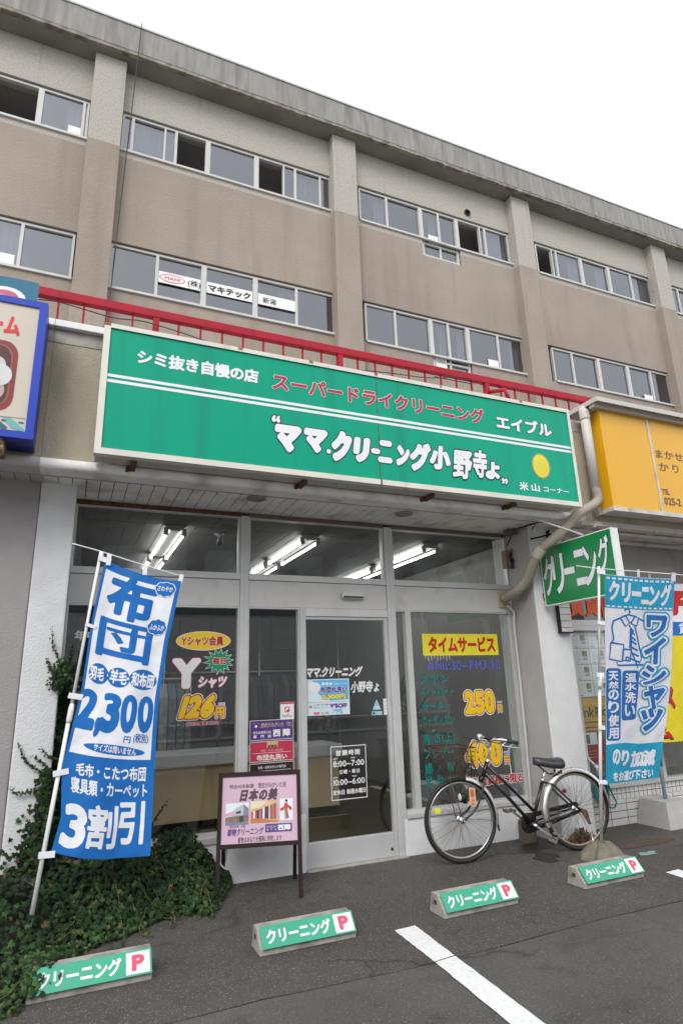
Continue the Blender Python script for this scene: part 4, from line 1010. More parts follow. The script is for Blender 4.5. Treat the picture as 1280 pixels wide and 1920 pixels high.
for (l, t_, r, b_, mm) in ((-25, 668, 8, 700, 4), (-20, 682, 22, 722, 5), (-30, 712, 11, 750, 6), (-35, 690, -5, 735, 4)):
    q = (-0.622, -0.559, 3.504, 3.583)
    a_ = ((l+10)/20*(q[1]-q[0])+q[0], (r+10)/20*(q[1]-q[0])+q[0], q[3]-(b_-700)/20*(q[3]-q[2]), q[3]-(t_-700)/20*(q[3]-q[2]))
    a.ellipse(((a_[0]+a_[1])/2, (a_[2]+a_[3])/2), (a_[1]-a_[0])/2, (a_[3]-a_[2])/2, mm, 4+0.3*(mm == 5)+0.15*(l % 3), 24)
zb = 3.178
for i in range(5):
    x0 = -0.95+0.1*i
    a.poly([(x0, zb+0.085), (x0+0.05, zb+0.09), (x0+0.14, zb+0.02), (x0+0.13, zb+0.002), (x0+0.06, zb+0.02)], 7+(i % 2), 1+0.2*i)
a.line([(-1.2, 3.27), (-0.8, 3.265), (-0.41, 3.275)], 0.004, 9, 1)
for i in range(10): a.ellipse((-0.9+0.052*i, 3.252-0.001*i), 0.018, 0.006, 7+(i % 2), 2, 10)
a.build('lettering', [mat('brush_red', (0.60, 0.03, 0.03), 0.5), mat('bowl_red', (0.22, 0.02, 0.02), 0.4, 0.2), mat('bowl_rim', (0.30, 0.09, 0.07), 0.4), mat('bowl_inside', (0.08, 0.01, 0.012), 0.4, 0.3),
     mat('food_white', (0.55, 0.56, 0.58), 0.5, 0.1), mat('food_pale', (0.62, 0.63, 0.62), 0.5, 0.08), mat('food_pink', (0.5, 0.36, 0.32), 0.5, 0.15), mat('wave_teal', (0.12, 0.38, 0.36), 0.5), mat('wave_dark', (0.015, 0.10, 0.14), 0.5), M_gtxt], ls)
mb = MB(); mb.box(-0.625, -0.525, -0.97, -0.70, 3.045, 3.132); mb.build('bracket', mat('rusted_white_bracket', (0.45, 0.40, 0.34), 0.8, 0.2, 20, dirt=(0.20, 0.08, 0.02), dscale=14, dlo=0.42, dhi=0.55), ls)
tb_ = thing('banner', 'teal cloth banner with a pink letter tied to the red railing', 'banner', (-1.2, -0.72, 4.2))
def tsurf(s, t, off): return (s, -0.775-off+0.012*math.sin(s*9+t*5), t)
a = Art(tsurf, 0.002)
a.rect(-2.6, -0.445, 4.16, 4.485, 0, 0, 30, 6)
a.text('n', (-0.80, -0.565, 4.205, 4.375), 2, 2, 0.07, [(0.10, 1)])
a.build('cloth', [mat('teal_cloth', (0.03, 0.16, 0.235), 0.7, 0.15, 3), M_wl, mat('salmon_print', (0.52, 0.12, 0.15), 0.6)], tb_)

# ------------------------------------------------------------------ yellow sign box and its flashing
M_yel = mat('yellow_acrylic', (0.72, 0.37, 0.006), 0.2, 0.03, 1.0, coat=0.2, spec=0.4)
ys = thing('shop_sign', 'yellow acrylic box sign with brown lettering right of the green sign', 'sign', (6.5, -0.9, 3.1))
YX0, YY, YZ0, YZ1 = 4.962, -0.95, 3.15, 4.225
mb = MB(); mb.box(YX0+0.004, 5.655, YY, -0.74, YZ0, YZ1); mb.box(5.683, 7.2, YY, -0.74, YZ0, YZ1); mb.box(5.655, 5.683, YY+0.004, -0.74, YZ0, YZ1); mb.build('face_panel', M_yel, ys)
mb = MB()
mb.box(YX0-0.006, 9, YY-0.01, YY+0.02, YZ0-0.045, YZ0-0.001); mb.box(YX0-0.0065, YX0+0.03, YY+0.021, -0.73, YZ0-0.045, YZ0-0.001)
mb.box(5.656, 5.682, YY-0.008, YY+0.003, YZ0, YZ1); mb.box(YX0-0.03, YX0+0.003, -0.785, -0.73, YZ0-0.05, YZ1)
mb.build('trim', mat('weathered_sign_trim', (0.55, 0.53, 0.49), 0.5, 0.08, 8, dirt=(0.25, 0.22, 0.18), dscale=9, dlo=0.55, dhi=0.75), ys)
mb = MB(); mb.box(YX0+0.01, 9, YY+0.022, -0.73, YZ0-0.03, YZ0-0.012); mb.build('underside', M_sof2, ys)
a = Art(yplane(YY-0.0015), 0.001)
a.text('まかせる', (5.72, 6.30, 3.775, 3.872), 0, 1, 0.012, gap=0.05); a.text('かりる', (5.74, 6.24, 3.625, 3.722), 0, 1, 0.012, gap=0.16)
a.text('TEL', (5.714, 5.832, 3.352, 3.415), 0, 1, 0.03); a.text('025-2', (5.725, 5.98, 3.235, 3.322), 0, 1, 0.03)
a.build('lettering', [mat('brown_sign_vinyl', (0.13, 0.085, 0.055), 0.5)], ys)
M_flash = mat('grey_flashing', (0.52, 0.50, 0.47), 0.5, 0.06, 4, dirt=(0.28, 0.22, 0.17), dscale=4, dlo=0.6, dhi=0.8)
mb = MB(); mb.box(4.845, 11, -1.06, -0.55, 4.285, 4.305); mb.box(4.84, 11, -1.066, -1.056, 4.262, 4.312); mb.box(4.838, 4.848, -1.055, -0.55, 4.262, 4.312); mb.box(4.86, 11, -1.0, -0.93, 4.227, 4.284); mb.box(4.905, 4.96, -0.98, -0.74, 4.23, 4.284)
fl = mb.build('flashing', M_flash, rb)

# ------------------------------------------------------------------ projecting green sign
PXS = 4.42
pg = thing('projecting_sign', 'green and white two-sided sign standing out from the right pillar', 'sign', (PXS, -0.9, 2.2))
ya, yb2, za, zb2 = -0.405, -1.365, 2.185, 2.785
mb = MB(); mb.box(PXS+0.004, PXS+0.075, yb2+0.012, ya-0.012, za+0.006, zb2-0.006); mb.build('cabinet', M_white, pg)
mb = MB(); w_ = 0.010
mb.box(PXS-0.004, PXS+0.082, yb2, ya, zb2-w_, zb2); mb.box(PXS-0.004, PXS+0.082, yb2, ya, za, za+w_); mb.box(PXS-0.0035, PXS+0.0815, yb2, yb2+0.012, za+w_, zb2-w_); mb.box(PXS-0.0035, PXS+0.0815, ya-0.012, ya, za+w_, zb2-w_)
mb.build('trim', M_white, pg)
mb = MB(); mb.box(PXS, PXS+0.004, yb2+0.012, ya-0.012, za+w_, zb2-w_); mb.build('face_panel', mat('deep_green_acrylic', (0.0, 0.21, 0.055), 0.3, 0.06, 1.5), pg)
a = Art(lambda s, t, off: (PXS-0.0005-off, -s, t), 0.001)
for ch, bx in (('ク', (0.435, 0.572, 2.281, 2.665)), ('リ', (0.563, 0.724, 2.283, 2.681)), ('ン', (0.987, 1.154, 2.302, 2.685)), ('グ', (1.179, 1.313, 2.401, 2.728))):
    a.text(ch, bx, 0, 2, 0.025, [(0.02, 1)])
for P in (((1057, 1067), (1076, 1061.5), (1077, 1073.5), (1058.5, 1079)), ((1074.5, 1033), (1092, 1028), (1093, 1041), (1077.5, 1047)), ((1081, 1085), (1102, 1080), (1103, 1093), (1083, 1100))):
    pass
for bx in ((0.722, 0.862, 2.454, 2.518), (0.879, 1, 2.597, 2.665), (0.875, 1.018, 2.324, 2.394)):
    e = 0.004
    a.rect(bx[0]-e, bx[1]+e, bx[2]-e, bx[3]+e, 1, 1); a.rect(bx[0], bx[1], bx[2], bx[3], 0, 2)
a.build('lettering', [M_wl, M_navy], pg)
mb = MB(); mb.tube([(4.021, -0.72, 3.032), (PXS+0.03, -1.0, 2.80)], 0.010); mb.build('stay_rod', M_alu, pg)
for z in (2.25, 2.62):
    mb = MB(); mb.box(PXS+0.01, PXS+0.06, -0.42, -0.365, z, z+0.08); mb.build('bracket', M_rust, pg)

# ------------------------------------------------------------------ drain pipe
dp = thing('drain_pipe', 'grey downpipe and ribbed flexible duct bending across the right pillar', 'pipe', (4.85, -0.85, 3))
mb = MB(); mb.tube([(4.865, -0.85, 4.28), (4.865, -0.85, 3.36)], 0.05, 18); mb.lathe((4.865, -0.85, 4.13), [(0.052, 0), (0.056, 0.02), (0.056, 0.10), (0.052, 0.12)], 18); mb.build('straight_pipe', mat('grey_pvc_pipe', (0.54, 0.51, 0.47), 0.5, 0.06, 3), dp)
ctr = bez([(4.865, -0.85, 3.375), (4.86, -0.85, 3.22), (4.608, -0.84, 3.076), (4.456, -0.8, 2.941), (4.329, -0.72, 2.809), (4.255, -0.62, 2.727), (4.221, -0.52, 2.603), (4.226, -0.4, 2.46), (4.195, -0.27, 2.358), (4.175, -0.06, 2.309)], 16)
rr = [0.047+0.004*(i % 2) for i in range(len(ctr))]
mb = MB(); mb.tube(ctr, rr, 16); mb.build('ribbed_duct', mat('beige_ribbed_duct', (0.36, 0.315, 0.255), 0.55, 0.08, 5), dp)
k = 5*16+6
mb = MB(); mb.tube(ctr[k-7:k+5], 0.056, 16); mb.build('joint_sleeve', mat('beige_sleeve', (0.48, 0.44, 0.36), 0.5, 0.06), dp)
e_ = (4.199, -0.02, 2.315)
mb = MB(); mb.bbox(e_[0]-0.06, e_[0]+0.07, -0.028, -0.006, e_[2]-0.095, e_[2]+0.075, 0.004); mb.build('wall_plate', mat('cream_plate', (0.52, 0.42, 0.25), 0.5, 0.06), dp)
mb = MB(); mb.tube(bez([(4.215, -0.05, 2.232), (4.25, -0.07, 2.197), (4.278, -0.07, 2.141), (4.264, -0.07, 1.985), (4.267, -0.07, 1.392), (4.256, -0.07, 0.631), (4.24, -0.07, 0.152)], 8), 0.014, 10)
setp(mb.build('conduit', mat('white_conduit', (0.50, 0.49, 0.47), 0.5, 0.05), None, (4.3, -0.07, 1.2)), 'thin white conduit running down the corner of the right shop window', 'pipe')
eb_ = thing('junction_box', 'weathered electrical terminal box with loose wires under the soffit', 'junction box', (4.25, -0.08, 2.65))
q0 = (4.287, -0.05, 2.744)
mb = MB(); mb.box(q0[0]-0.035, q0[0]+0.03, -0.07, 0.0, q0[2]-0.10, q0[2]+0.09); mb.build('back_board', mat('wood_board', (0.30, 0.20, 0.10), 0.8, 0.2), eb_)
mb = MB(); mb.bbox(q0[0]-0.02, q0[0]+0.04, -0.11, -0.071, q0[2]-0.11, q0[2]-0.0, 0.005); mb.build('cover', mat('dark_bakelite', (0.05, 0.04, 0.035), 0.4), eb_)
mb = MB(); mb.lathe((q0[0]+0.085, -0.11, q0[2]-0.01), [(0.035, -0.03), (0.037, 0.0), (0.037, 0.09), (0.03, 0.10)], 16); mb.build('meter', mat('grey_cylinder', (0.42, 0.41, 0.40), 0.5), eb_)
mb = MB()
mb.tube(bez([(q0[0], -0.09, q0[2]+0.0), (4.35, -0.12, 2.881), (4.349, -0.3, 2.9), (4.391, -0.5, 2.897), (4.509, -0.65, 2.932), (4.588, -0.72, 3.033)], 8), 0.010, 6)
mb.tube(bez([(4.257, -0.1, 2.874), (4.281, -0.15, 2.977), (4.214, -0.2, 3.037), (4.275, -0.3, 3.029), (4.306, -0.5, 3.028), (4.357, -0.62, 3.041)], 8), 0.008, 6)
mb.tube(bez([(4.366, -0.3, 2.918), (4.39, -0.4, 3.025), (4.308, -0.6, 3.059)], 6), 0.005, 6)
mb.tube(bez([(4.303, -0.1, 2.841), (4.364, -0.12, 2.828), (4.383, -0.12, 2.753), (4.312, -0.12, 2.708), (4.268, -0.11, 2.743)], 6), 0.005, 6)
mb.build('wires', M_cable, eb_)
mb = MB(); q1 = (4.236, -0.2, 3.045); mb.bbox(q1[0]-0.05, q1[0]+0.05, -0.25, -0.15, 2.975, 3.03, 0.006); mb.build('terminal', mat('grimy_terminal', (0.12, 0.11, 0.10), 0.6, 0.2), eb_)

# ------------------------------------------------------------------ lettering on the shop glass
M_yv = mat('yellow_vinyl', (0.80, 0.52, 0.015), 0.45, 0.05); M_rv = mat('red_vinyl', (0.42, 0.02, 0.02), 0.45, 0.06); M_mag = mat('magenta_outline', (0.36, 0.015, 0.10), 0.45, 0.06)
M_gv = mat('green_vinyl', (0.0, 0.26, 0.11), 0.45, 0.06); M_wv = mat('white_vinyl', (0.72, 0.72, 0.72), 0.5, 0.04); M_bv = mat('blue_violet_vinyl', (0.10, 0.105, 0.46), 0.5, 0.08); M_tv = mat('faded_teal_vinyl', (0.0, 0.18, 0.155), 0.5, 0.15, 12)
GY = 0.026
def sticker(name, lab, cat, fn, mats, loc, step=0.0008, y=GY, group=None):
    a = Art(yplane(y), step); fn(a)
    return setp(a.build(name, mats, None, loc), lab, cat, group)
def f_oval(a):
    a.ellipse((1.04, 1.872), 0.233, 0.081, 2, 1); a.ellipse((1.04, 1.872), 0.227, 0.075, 0, 2); a.text('Yシャツ会員', (0.852, 1.21, 1.831, 1.912), 1, 3, 0.045, [(0.03, 2)])
sticker('window_sticker', 'yellow oval sticker with red lettering, topmost on the left shop window', 'window sticker', f_oval, [M_yv, M_rv, M_wv], (1.04, GY, 1.8))
def f_star(a):
    c = (1.178, 1.70); P = []; n = 14; rs = random.Random(4)
    for i in range(2*n):
        th = 2*PI*i/(2*n)+0.1; r = (rs.uniform(0.115, 0.135) if i % 2 == 0 else 0.075); P.append((c[0]+r*1.0*math.cos(th), c[1]+r*0.85*math.sin(th)))
    Q = [((p[0]-c[0])*1.09+c[0], (p[1]-c[1])*1.09+c[1]) for p in P]
    a.poly(Q, 1, 1); a.poly(P, 0, 2); a.text('毎日', (1.12, 1.235, 1.672, 1.733), 2, 3, 0.05, [(0.05, 1)])
sticker('window_sticker', 'green starburst sticker with two red kanji, under the yellow oval', 'window sticker', f_star, [M_gv, M_wv, M_rv], (1.18, GY, 1.6))
def f_y(a):
    a.text('Y', (0.785, 1.022, 1.482, 1.73), 0, 1, 0.07, [(0.022, 1)]); a.text('シャツ', (1.005, 1.243, 1.482, 1.578), 0, 1, 0.06, [(0.06, 1)], skew=0.15)
sticker('window_lettering', 'big white letter Y with small white katakana on the left shop window', 'window sticker', f_y, [M_wv, M_mag], (1.0, GY, 1.48))
def f_126(a):
    a.text('126', (0.872, 1.150, 1.243, 1.428), 0, 1, 0.075, [(0.075, 2), (0.045, 1)], gap=0.08, skew=0.28); a.text('円', (1.157, 1.232, 1.24, 1.325), 0, 1, 0.045, [(0.13, 2), (0.07, 1)])
    a.rect(1.178, 1.236, 1.340, 1.362, 2, 1); a.text('税抜', (1.184, 1.23, 1.344, 1.358), 3, 2, 0.0); a.text('（特別会員様に限る）'.replace('（', '(').replace('）', ')'), (0.918, 1.188, 1.184, 1.216), 1, 1, 0.03, [(0.06, 2)])
sticker('window_lettering', 'yellow price 126 outlined in red on the left shop window', 'window sticker', f_126, [M_yv, M_rv, M_wv, M_bv], (1.0, GY, 1.2))
sticker('window_lettering', 'small white kanji at the far left edge of the left shop window', 'window sticker', lambda a: a.text('年中', (0.02, 0.19, 1.875, 1.955), 0, 1, 0.03), [M_wv], (0.1, GY, 1.88))
def panel(lab, cat, x0, x1, z0, z1, base, fn, mats, group=None, name='poster'):
    t = thing(name, lab, cat, ((x0+x1)/2, GY, z0), group)
    m = MB(); m.box(x0, x1, GY-0.0015, GY, z0, z1); m.build('sheet', base, t)
    a = Art(yplane(GY-0.0018), 0.0007); fn(a); a.build('lettering', mats, t)
    return t
def f_pp(a):
    a.rect(1.724, 1.846, 1.328, 1.342, 0, 1); a.rrect(1.762, 1.806, 1.258, 1.305, 0.007, 0, 1); a.text('P', (1.771, 1.797, 1.264, 1.299), 1, 2, 0.05, skew=0.2); a.text('PayPay', (1.741, 1.831, 1.213, 1.24), 2, 1, 0.02)
panel('square white payment sticker with a red letter P on the glass left of the door', 'sticker', 1.722, 1.848, 1.203, 1.344, M_wv, f_pp, [mat('signal_red', (0.62, 0.015, 0.03), 0.5), M_wv, M_gtxt], name='payment_sticker')
M_pur = mat('purple_print', (0.085, 0.035, 0.20), 0.4, 0.06)
def f_pur(a):
    a.frame(1.452, 1.842, 1.040, 1.203, 0.004, 0, 1); a.ellipse((1.505, 1.157), 0.030, 0.030, 0, 1, 6)
    for i in range(5): a.ellipse((1.505+0.022*math.cos(PI/2+2*PI*i/5), 1.157+0.022*math.sin(PI/2+2*PI*i/5)), 0.014, 0.014, 2, 2+0.1*i, 12)
    a.ellipse((1.505, 1.155), 0.012, 0.012, 0, 3, 12)
    a.text('歴史がみがいた「技」', (1.548, 1.828, 1.142, 1.18), 1, 1, 0.005, skew=0.2); a.text('西陣', (1.655, 1.812, 1.062, 1.125), 0, 1, 0.05, gap=0.25)
    a.text('きものお手入れ', (1.482, 1.64, 1.092, 1.116), 0, 1, 0.03); a.text('専　門　店', (1.482, 1.64, 1.058, 1.084), 0, 1, 0.03)
panel('purple poster with white brush kanji, top of the three stacked left of the door', 'poster', 1.452, 1.842, 1.040, 1.203, M_pur, f_pur, [M_wv, mat('gold_print', (0.62, 0.50, 0.22), 0.5), M_pur])
def f_rd(a):
    a.frame(1.452, 1.842, 0.868, 1.030, 0.004, 0, 1); a.rect(1.60, 1.70, 0.978, 1.026, 1, 1)
    for k, mm in enumerate((2, 3, 2)): a.ellipse((1.622+0.028*k, 1.008), 0.010, 0.010, 4, 2, 10); a.rect(1.612+0.028*k, 1.634+0.028*k, 0.979, 0.999, mm, 2)
    a.text('羽毛・羊毛・和布団', (1.548, 1.745, 0.946, 0.966), 4, 1, 0.01); a.rect(1.478, 1.818, 0.936, 0.939, 0, 1); a.text('布団丸洗い', (1.512, 1.782, 0.878, 0.925), 0, 1, 0.03)
panel('crimson poster with white lettering, middle of the three stacked left of the door', 'poster', 1.452, 1.842, 0.868, 1.030, mat('crimson_print', (0.47, 0.03, 0.075), 0.4, 0.05), f_rd, [M_wv, mat('straw_print', (0.5, 0.35, 0.08), 0.5), M_mag, M_pur, mat('skin_print', (0.6, 0.4, 0.3), 0.5)])
def f_bl(a):
    a.frame(1.452, 1.842, 0.66, 0.858, 0.004, 0, 1); a.text('毛皮・皮革お手入れ専門店', (1.525, 1.77, 0.812, 0.835), 0, 1, 0.01); a.rect(1.478, 1.818, 0.795, 0.798, 0, 1); a.text('セーブル', (1.53, 1.775, 0.715, 0.775), 0, 1, 0.06, skew=0.3)
panel('dark brown poster with bold white katakana, lowest of the three stacked left of the door', 'poster', 1.452, 1.842, 0.66, 0.858, mat('dark_brown_print', (0.025, 0.012, 0.011), 0.4, 0.1), f_bl, [M_wv])
nm = thing('window_lettering', 'white hand-drawn shop name across the sliding door glass', 'window sticker', (2.3, 0.018, 1.4))
a = Art(yplane(0.0185), 0.0008); a.text('ママ.クリーニング', (1.967, 2.52, 1.545, 1.640), 0, 1, 0.055, gap=-0.02, skew=0.2); a.build('upper_line', [M_wv], nm)
a = Art(yplane(0.0185), 0.0008); a.text('小野寺ょ', (2.40, 2.69, 1.402, 1.505), 0, 1, 0.035, gap=-0.03, skew=0.1); a.build('lower_line', [M_wv], nm)
def f_blue(a):
    a.poly([(2.02, 1.522), (2.37, 1.522), (2.37, 1.35), (2.20, 1.34), (2.08, 1.40)], 1, 1); a.ellipse((2.04, 1.46), 0.06, 0.045, 2, 2, 24); a.ellipse((2.02, 1.445), 0.035, 0.025, 2, 2.4, 20)
    for k in range(3): a.ellipse((2.125+0.037*k, 1.488), 0.016, 0.014, 2, 2, 16)
    a.text('どんなサイズでも', (2.228, 2.355, 1.478, 1.497), 2, 2, 0.02); a.text('布団丸洗い', (2.095, 2.36, 1.408, 1.464), 0, 2, 0.05, [(0.05, 2)]); a.text('2,300円', (2.11, 2.345, 1.352, 1.398), 3, 2, 0.06, [(0.06, 0)])
    a.rect(1.975, 2.365, 1.330, 1.332, 5, 1); a.text('こたつ布団・毛布・寝具類', (2.03, 2.175, 1.300, 1.317), 5, 1, 0.01); a.text('じゅうたん・カーペット', (2.03, 2.165, 1.277, 1.293), 5, 1, 0.01); a.rect(1.985, 2.018, 1.285, 1.303, 6, 1); a.text('30%OFF', (2.185, 2.355, 1.275, 1.315), 4, 1, 0.06)
    a.rect(2.03, 2.085, 1.225, 1.248, 6, 1); a.text('6/10 ~ 7/31', (2.105, 2.31, 1.227, 1.247), 5, 1, 0.01); a.poly([(2.22, 1.262), (2.31, 1.266), (2.30, 1.25), (2.21, 1.252)], 1, 1)
t_ = thing('poster', 'pale blue duvet-cleaning offer poster with a yellow price on the sliding door', 'poster', (2.17, 0.016, 1.218))
m = MB(); m.box(1.962, 2.382, 0.0165, 0.018, 1.218, 1.530); m.build('sheet', mat('pale_blue_print', (0.60, 0.70, 0.76), 0.4, 0.06, 8), t_)
a = Art(yplane(0.0162), 0.0006); f_blue(a); a.build('lettering', [mat('indigo_print', (0.06, 0.05, 0.30), 0.5), mat('sky_print', (0.10, 0.42, 0.72), 0.5, 0.15, 8), M_wv, mat('lemon_print', (0.78, 0.68, 0.05), 0.5), mat('violet_print', (0.14, 0.05, 0.28), 0.5), M_gtxt, mat('rose_print', (0.6, 0.18, 0.22), 0.5)], t_)
def f_hours(a):
    x0, x1, z0, z1 = 2.182, 2.528, 0.508, 0.95
    a.frame(x0, x1, z0, z1, 0.007, 0, 1)
    a.text('営業時間', (x0+0.05, x1-0.06, 0.868, 0.916), 0, 1, 0.03, gap=0.12); a.text('AM', (x0+0.02, x0+0.058, 0.838, 0.852), 0, 1, 0.01); a.text('PM', (x0+0.198, x0+0.236, 0.838, 0.852), 0, 1, 0.01); a.text('8:00~7:00', (x0+0.022, x1-0.022, 0.778, 0.828), 0, 1, 0.02)
    a.text('日曜・祭日', (x0+0.082, x1-0.07, 0.717, 0.752), 0, 1, 0.02); a.text('AM', (x0+0.02, x0+0.058, 0.685, 0.699), 0, 1, 0.01); a.text('PM', (x0+0.205, x0+0.243, 0.685, 0.699), 0, 1, 0.01); a.text('10:00~6:00', (x0+0.022, x1-0.022, 0.628, 0.676), 0, 1, 0.02)
    a.text('定休日 毎週水曜日', (x0+0.015, x1-0.015, 0.55, 0.592), 0, 1, 0.03)
sticker('window_lettering', 'white framed opening hours lettering low on the sliding door', 'window sticker', f_hours, [M_wv], (2.35, 0.018, 0.5), 0.0008, 0.0185)
M_cy = mat('pale_cyan_print', (0.30, 0.55, 0.62), 0.5, 0.05)
sticker('window_sticker', 'pale cyan triangular sticker on the right side of the sliding door', 'window sticker', lambda a: (a.poly([(2.612, 1.243), (2.702, 1.243), (2.657, 1.338)], 0, 1), a.text('注意', (2.636, 2.68, 1.252, 1.276), 1, 2, 0.03)), [M_cy, M_wv], (2.65, 0.018, 1.24), 0.0008, 0.0185)
sticker('window_sticker', 'tiny pale cyan label under the triangular sticker on the door', 'window sticker', lambda a: (a.rect(2.604, 2.71, 1.196, 1.23, 0, 1), a.ellipse((2.625, 1.213), 0.012, 0.012, 1, 2, 16)), [M_cy, M_pur], (2.65, 0.018, 1.2), 0.0008, 0.0185)
sticker('window_sticker', 'narrow white vertical label near the edge of the sliding door', 'window sticker', lambda a: (a.rect(2.727, 2.762, 1.195, 1.338, 0, 1), [a.rect(2.741, 2.746, 1.21+0.03*k, 1.225+0.03*k, 1, 2) for k in range(4)]), [M_wv, M_gtxt], (2.74, 0.018, 1.2), 0.0008, 0.0185)
def f_time(a):
    a.rrect(3.195, 4.105, 1.728, 1.942, 0.006, 0, 1)
    for k in range(9):
        x = 3.215+0.035*k; a.rect(x, x+0.006, 1.728-0.03-0.012*((k*5) % 3), 1.728, 2, 1)
    a.text('タイムサービス', (3.258, 4.068, 1.757, 1.915), 1, 2, 0.05, gap=-0.02)
sticker('window_sticker', 'yellow strip with bold red katakana across the top of the right shop window', 'window sticker', f_time, [mat('lemon_vinyl', (0.78, 0.70, 0.03), 0.45, 0.05), mat('strong_red_vinyl', (0.55, 0.015, 0.01), 0.45), M_wv], (3.65, GY, 1.7))
sticker('window_lettering', 'violet-blue opening times under the yellow strip on the right window', 'window sticker', lambda a: a.text('AM11:30~PM3:30', (3.222, 4.104, 1.585, 1.678), 0, 1, 0.02, gap=0.09), [M_bv], (3.65, GY, 1.58))
def f_teal(a):
    for s, bx in (('ズボン', (3.14, 3.47, 1.462, 1.552)), ('タイトスカート', (3.14, 3.51, 1.338, 1.432)), ('セーター', (3.142, 3.468, 1.208, 1.295)), ('カーディガン', (3.138, 3.50, 1.078, 1.168)), ('背 広(上)', (3.136, 3.49, 0.90, 1.0)),
                  ('ブレザー', (3.138, 3.468, 0.776, 0.872)), ('婦 人 服', (3.134, 3.465, 0.64, 0.742)), ('学 生 服', (3.13, 3.455, 0.518, 0.632))): a.text(s, bx, 0, 1, 0.035, gap=0.06)
sticker('window_lettering', 'faded teal list of garments down the left half of the right shop window', 'window sticker', f_teal, [M_tv], (3.3, GY, 0.5))
def price(a, s, bx, bx2):
    a.text(s, bx, 0, 1, 0.075, [(0.065, 2), (0.03, 1)], gap=0.05); a.text('円', bx2, 0, 1, 0.04, [(0.15, 2), (0.08, 1)])
    a.rect(bx2[0]-0.004, bx2[1]+0.004, bx2[3]+0.022, bx2[3]+0.042, 2, 1); a.rect(bx2[0], bx2[1], bx2[3]+0.028, bx2[3]+0.036, 3, 2)
sticker('window_lettering', 'yellow price 250 outlined in red and white on the right shop window', 'window sticker', lambda a: price(a, '250', (3.632, 3.995, 1.155, 1.38), (4.03, 4.08, 1.162, 1.228)), [M_yv, M_rv, M_wv, M_bv], (3.8, GY, 1.15))
sticker('window_lettering', 'yellow price 400 outlined in red and white, low on the right window behind the basket', 'window sticker', lambda a: price(a, '400', (3.60, 4.02, 0.668, 0.905), (4.056, 4.11, 0.672, 0.746)), [M_yv, M_rv, M_wv, M_bv], (3.8, GY, 0.66))
sticker('window_lettering', 'small red and white members-only line at the bottom of the right window', 'window sticker', lambda a: a.text('特別会員様に限る', (3.56, 4.255, 0.492, 0.578), 0, 1, 0.035, [(0.055, 1)]), [M_rv, M_wv], (3.9, GY, 0.49))

# ------------------------------------------------------------------ cloth flags
def interp(tab, v, k):
    if v <= tab[0][0]: return tab[0][k]
    for a, b in zip(tab, tab[1:]):
        if v <= b[0]:
            t = (v-a[0])/(b[0]-a[0]); t = t*t*(3-2*t)*0.4+t*0.6
            return a[k]+(b[k]-a[k])*t
    return tab[-1][k]
def flag_surf(L, R_, y0, amp, ph, sag):
    def S(s, t, off):
        u, v = s, -t
        xl, zl, xr, zr = interp(L, v, 1), interp(L, v, 2), interp(R_, v, 1), interp(R_, v, 2)
        x = xl+(xr-xl)*u; z = zl+(zr-zl)*u-sag*4*u*(1-u)*(0.35+0.65*abs(2*v-1))
        y = y0+0.002*math.sin(u*17+v*29+ph)*math.sin(v*13-u*6)+0.0012*math.sin(u*31-v*19)+amp*(math.sin(u*5.5+v*3+ph)*(0.25+0.75*v)+0.4*math.sin(u*11-v*7+ph))*min(1, 0.15+u*3)
        return (x, y-off, z)
    return S
FLL, FLR = [(0, 0.172, 2.374), (0.205, 0.116, 1.954), (0.452, 0.087, 1.482), (0.616, 0.037, 1.186), (0.698, 0.012, 1.044), (0.795, 0.02, 0.877), (0.881, 0.03, 0.732), (1, -0.008, 0.542)], [(0, 0.703, 2.238), (0.212, 0.631, 1.819), (0.431, 0.589, 1.414), (0.641, 0.583, 1.042), (0.788, 0.582, 0.795), (1, 0.58, 0.45)]
FRL, FRR = [(0, 4.154, 2.324), (0.148, 4.173, 2.067), (0.531, 4.227, 1.406), (0.824, 4.269, 0.9), (1, 4.297, 0.597)], [(0, 5.011, 2.316), (0.148, 5.001, 2.057), (0.264, 5.009, 1.856), (0.526, 5.013, 1.403), (0.687, 4.992, 1.126), (0.838, 4.949, 0.87), (1, 4.901, 0.599)]
def uvb(b): return (b[0], b[1], -b[3], -b[2])
M_pole = mat('white_plastic_pole', (0.74, 0.75, 0.76), 0.35, 0.03, 6)
def flag_mat(name, col): return mat(name, col, 0.75, 0.05, 4, bump=0.35, bscale=8, bdist=0.03)
M_fblue = flag_mat('royal_blue_cloth', (0.0, 0.128, 0.44)); M_fw = flag_mat('white_cloth', (0.74, 0.75, 0.80))
F1 = thing('promo_flag', 'tall royal blue and white duvet price flag leaning in the ivy on a white pole', 'flag', (-0.1, -0.78, 0))
mb = MB()
mb.tube([(-0.099, -0.78, 0.053), (0.031, -0.78, 1.34)], 0.0135, 10); mb.tube([(0.029, -0.78, 1.321), (0.14, -0.78, 2.426)], 0.0105, 10)
q = (0.03, -0.78, 1.347); mb.lathe((q[0]-0.003, q[1], q[2]-0.06), [(0.0145, 0), (0.0185, 0.02), (0.0185, 0.09), (0.013, 0.12)], 12, 0, (0.1, 0, 1))
q = (0.145, -0.78, 2.403); mb.lathe((q[0], q[1], q[2]-0.03), [(0.013, 0), (0.016, 0.01), (0.016, 0.05), (0.012, 0.06)], 12)
mb.build('pole', M_pole, F1)
mb = MB(); mb.tube(bez([(-0.051, -0.78, 2.479), (0.14, -0.78, 2.433), (0.407, -0.78, 2.358), (0.725, -0.78, 2.274)], 5), 0.0045, 8); mb.build('crossbar', M_pole, F1)
S = flag_surf(FLL, FLR, -0.795, 0.022, 0.6, 0.03)
a = Art(S, 0.0014, 0.022, 0.33)
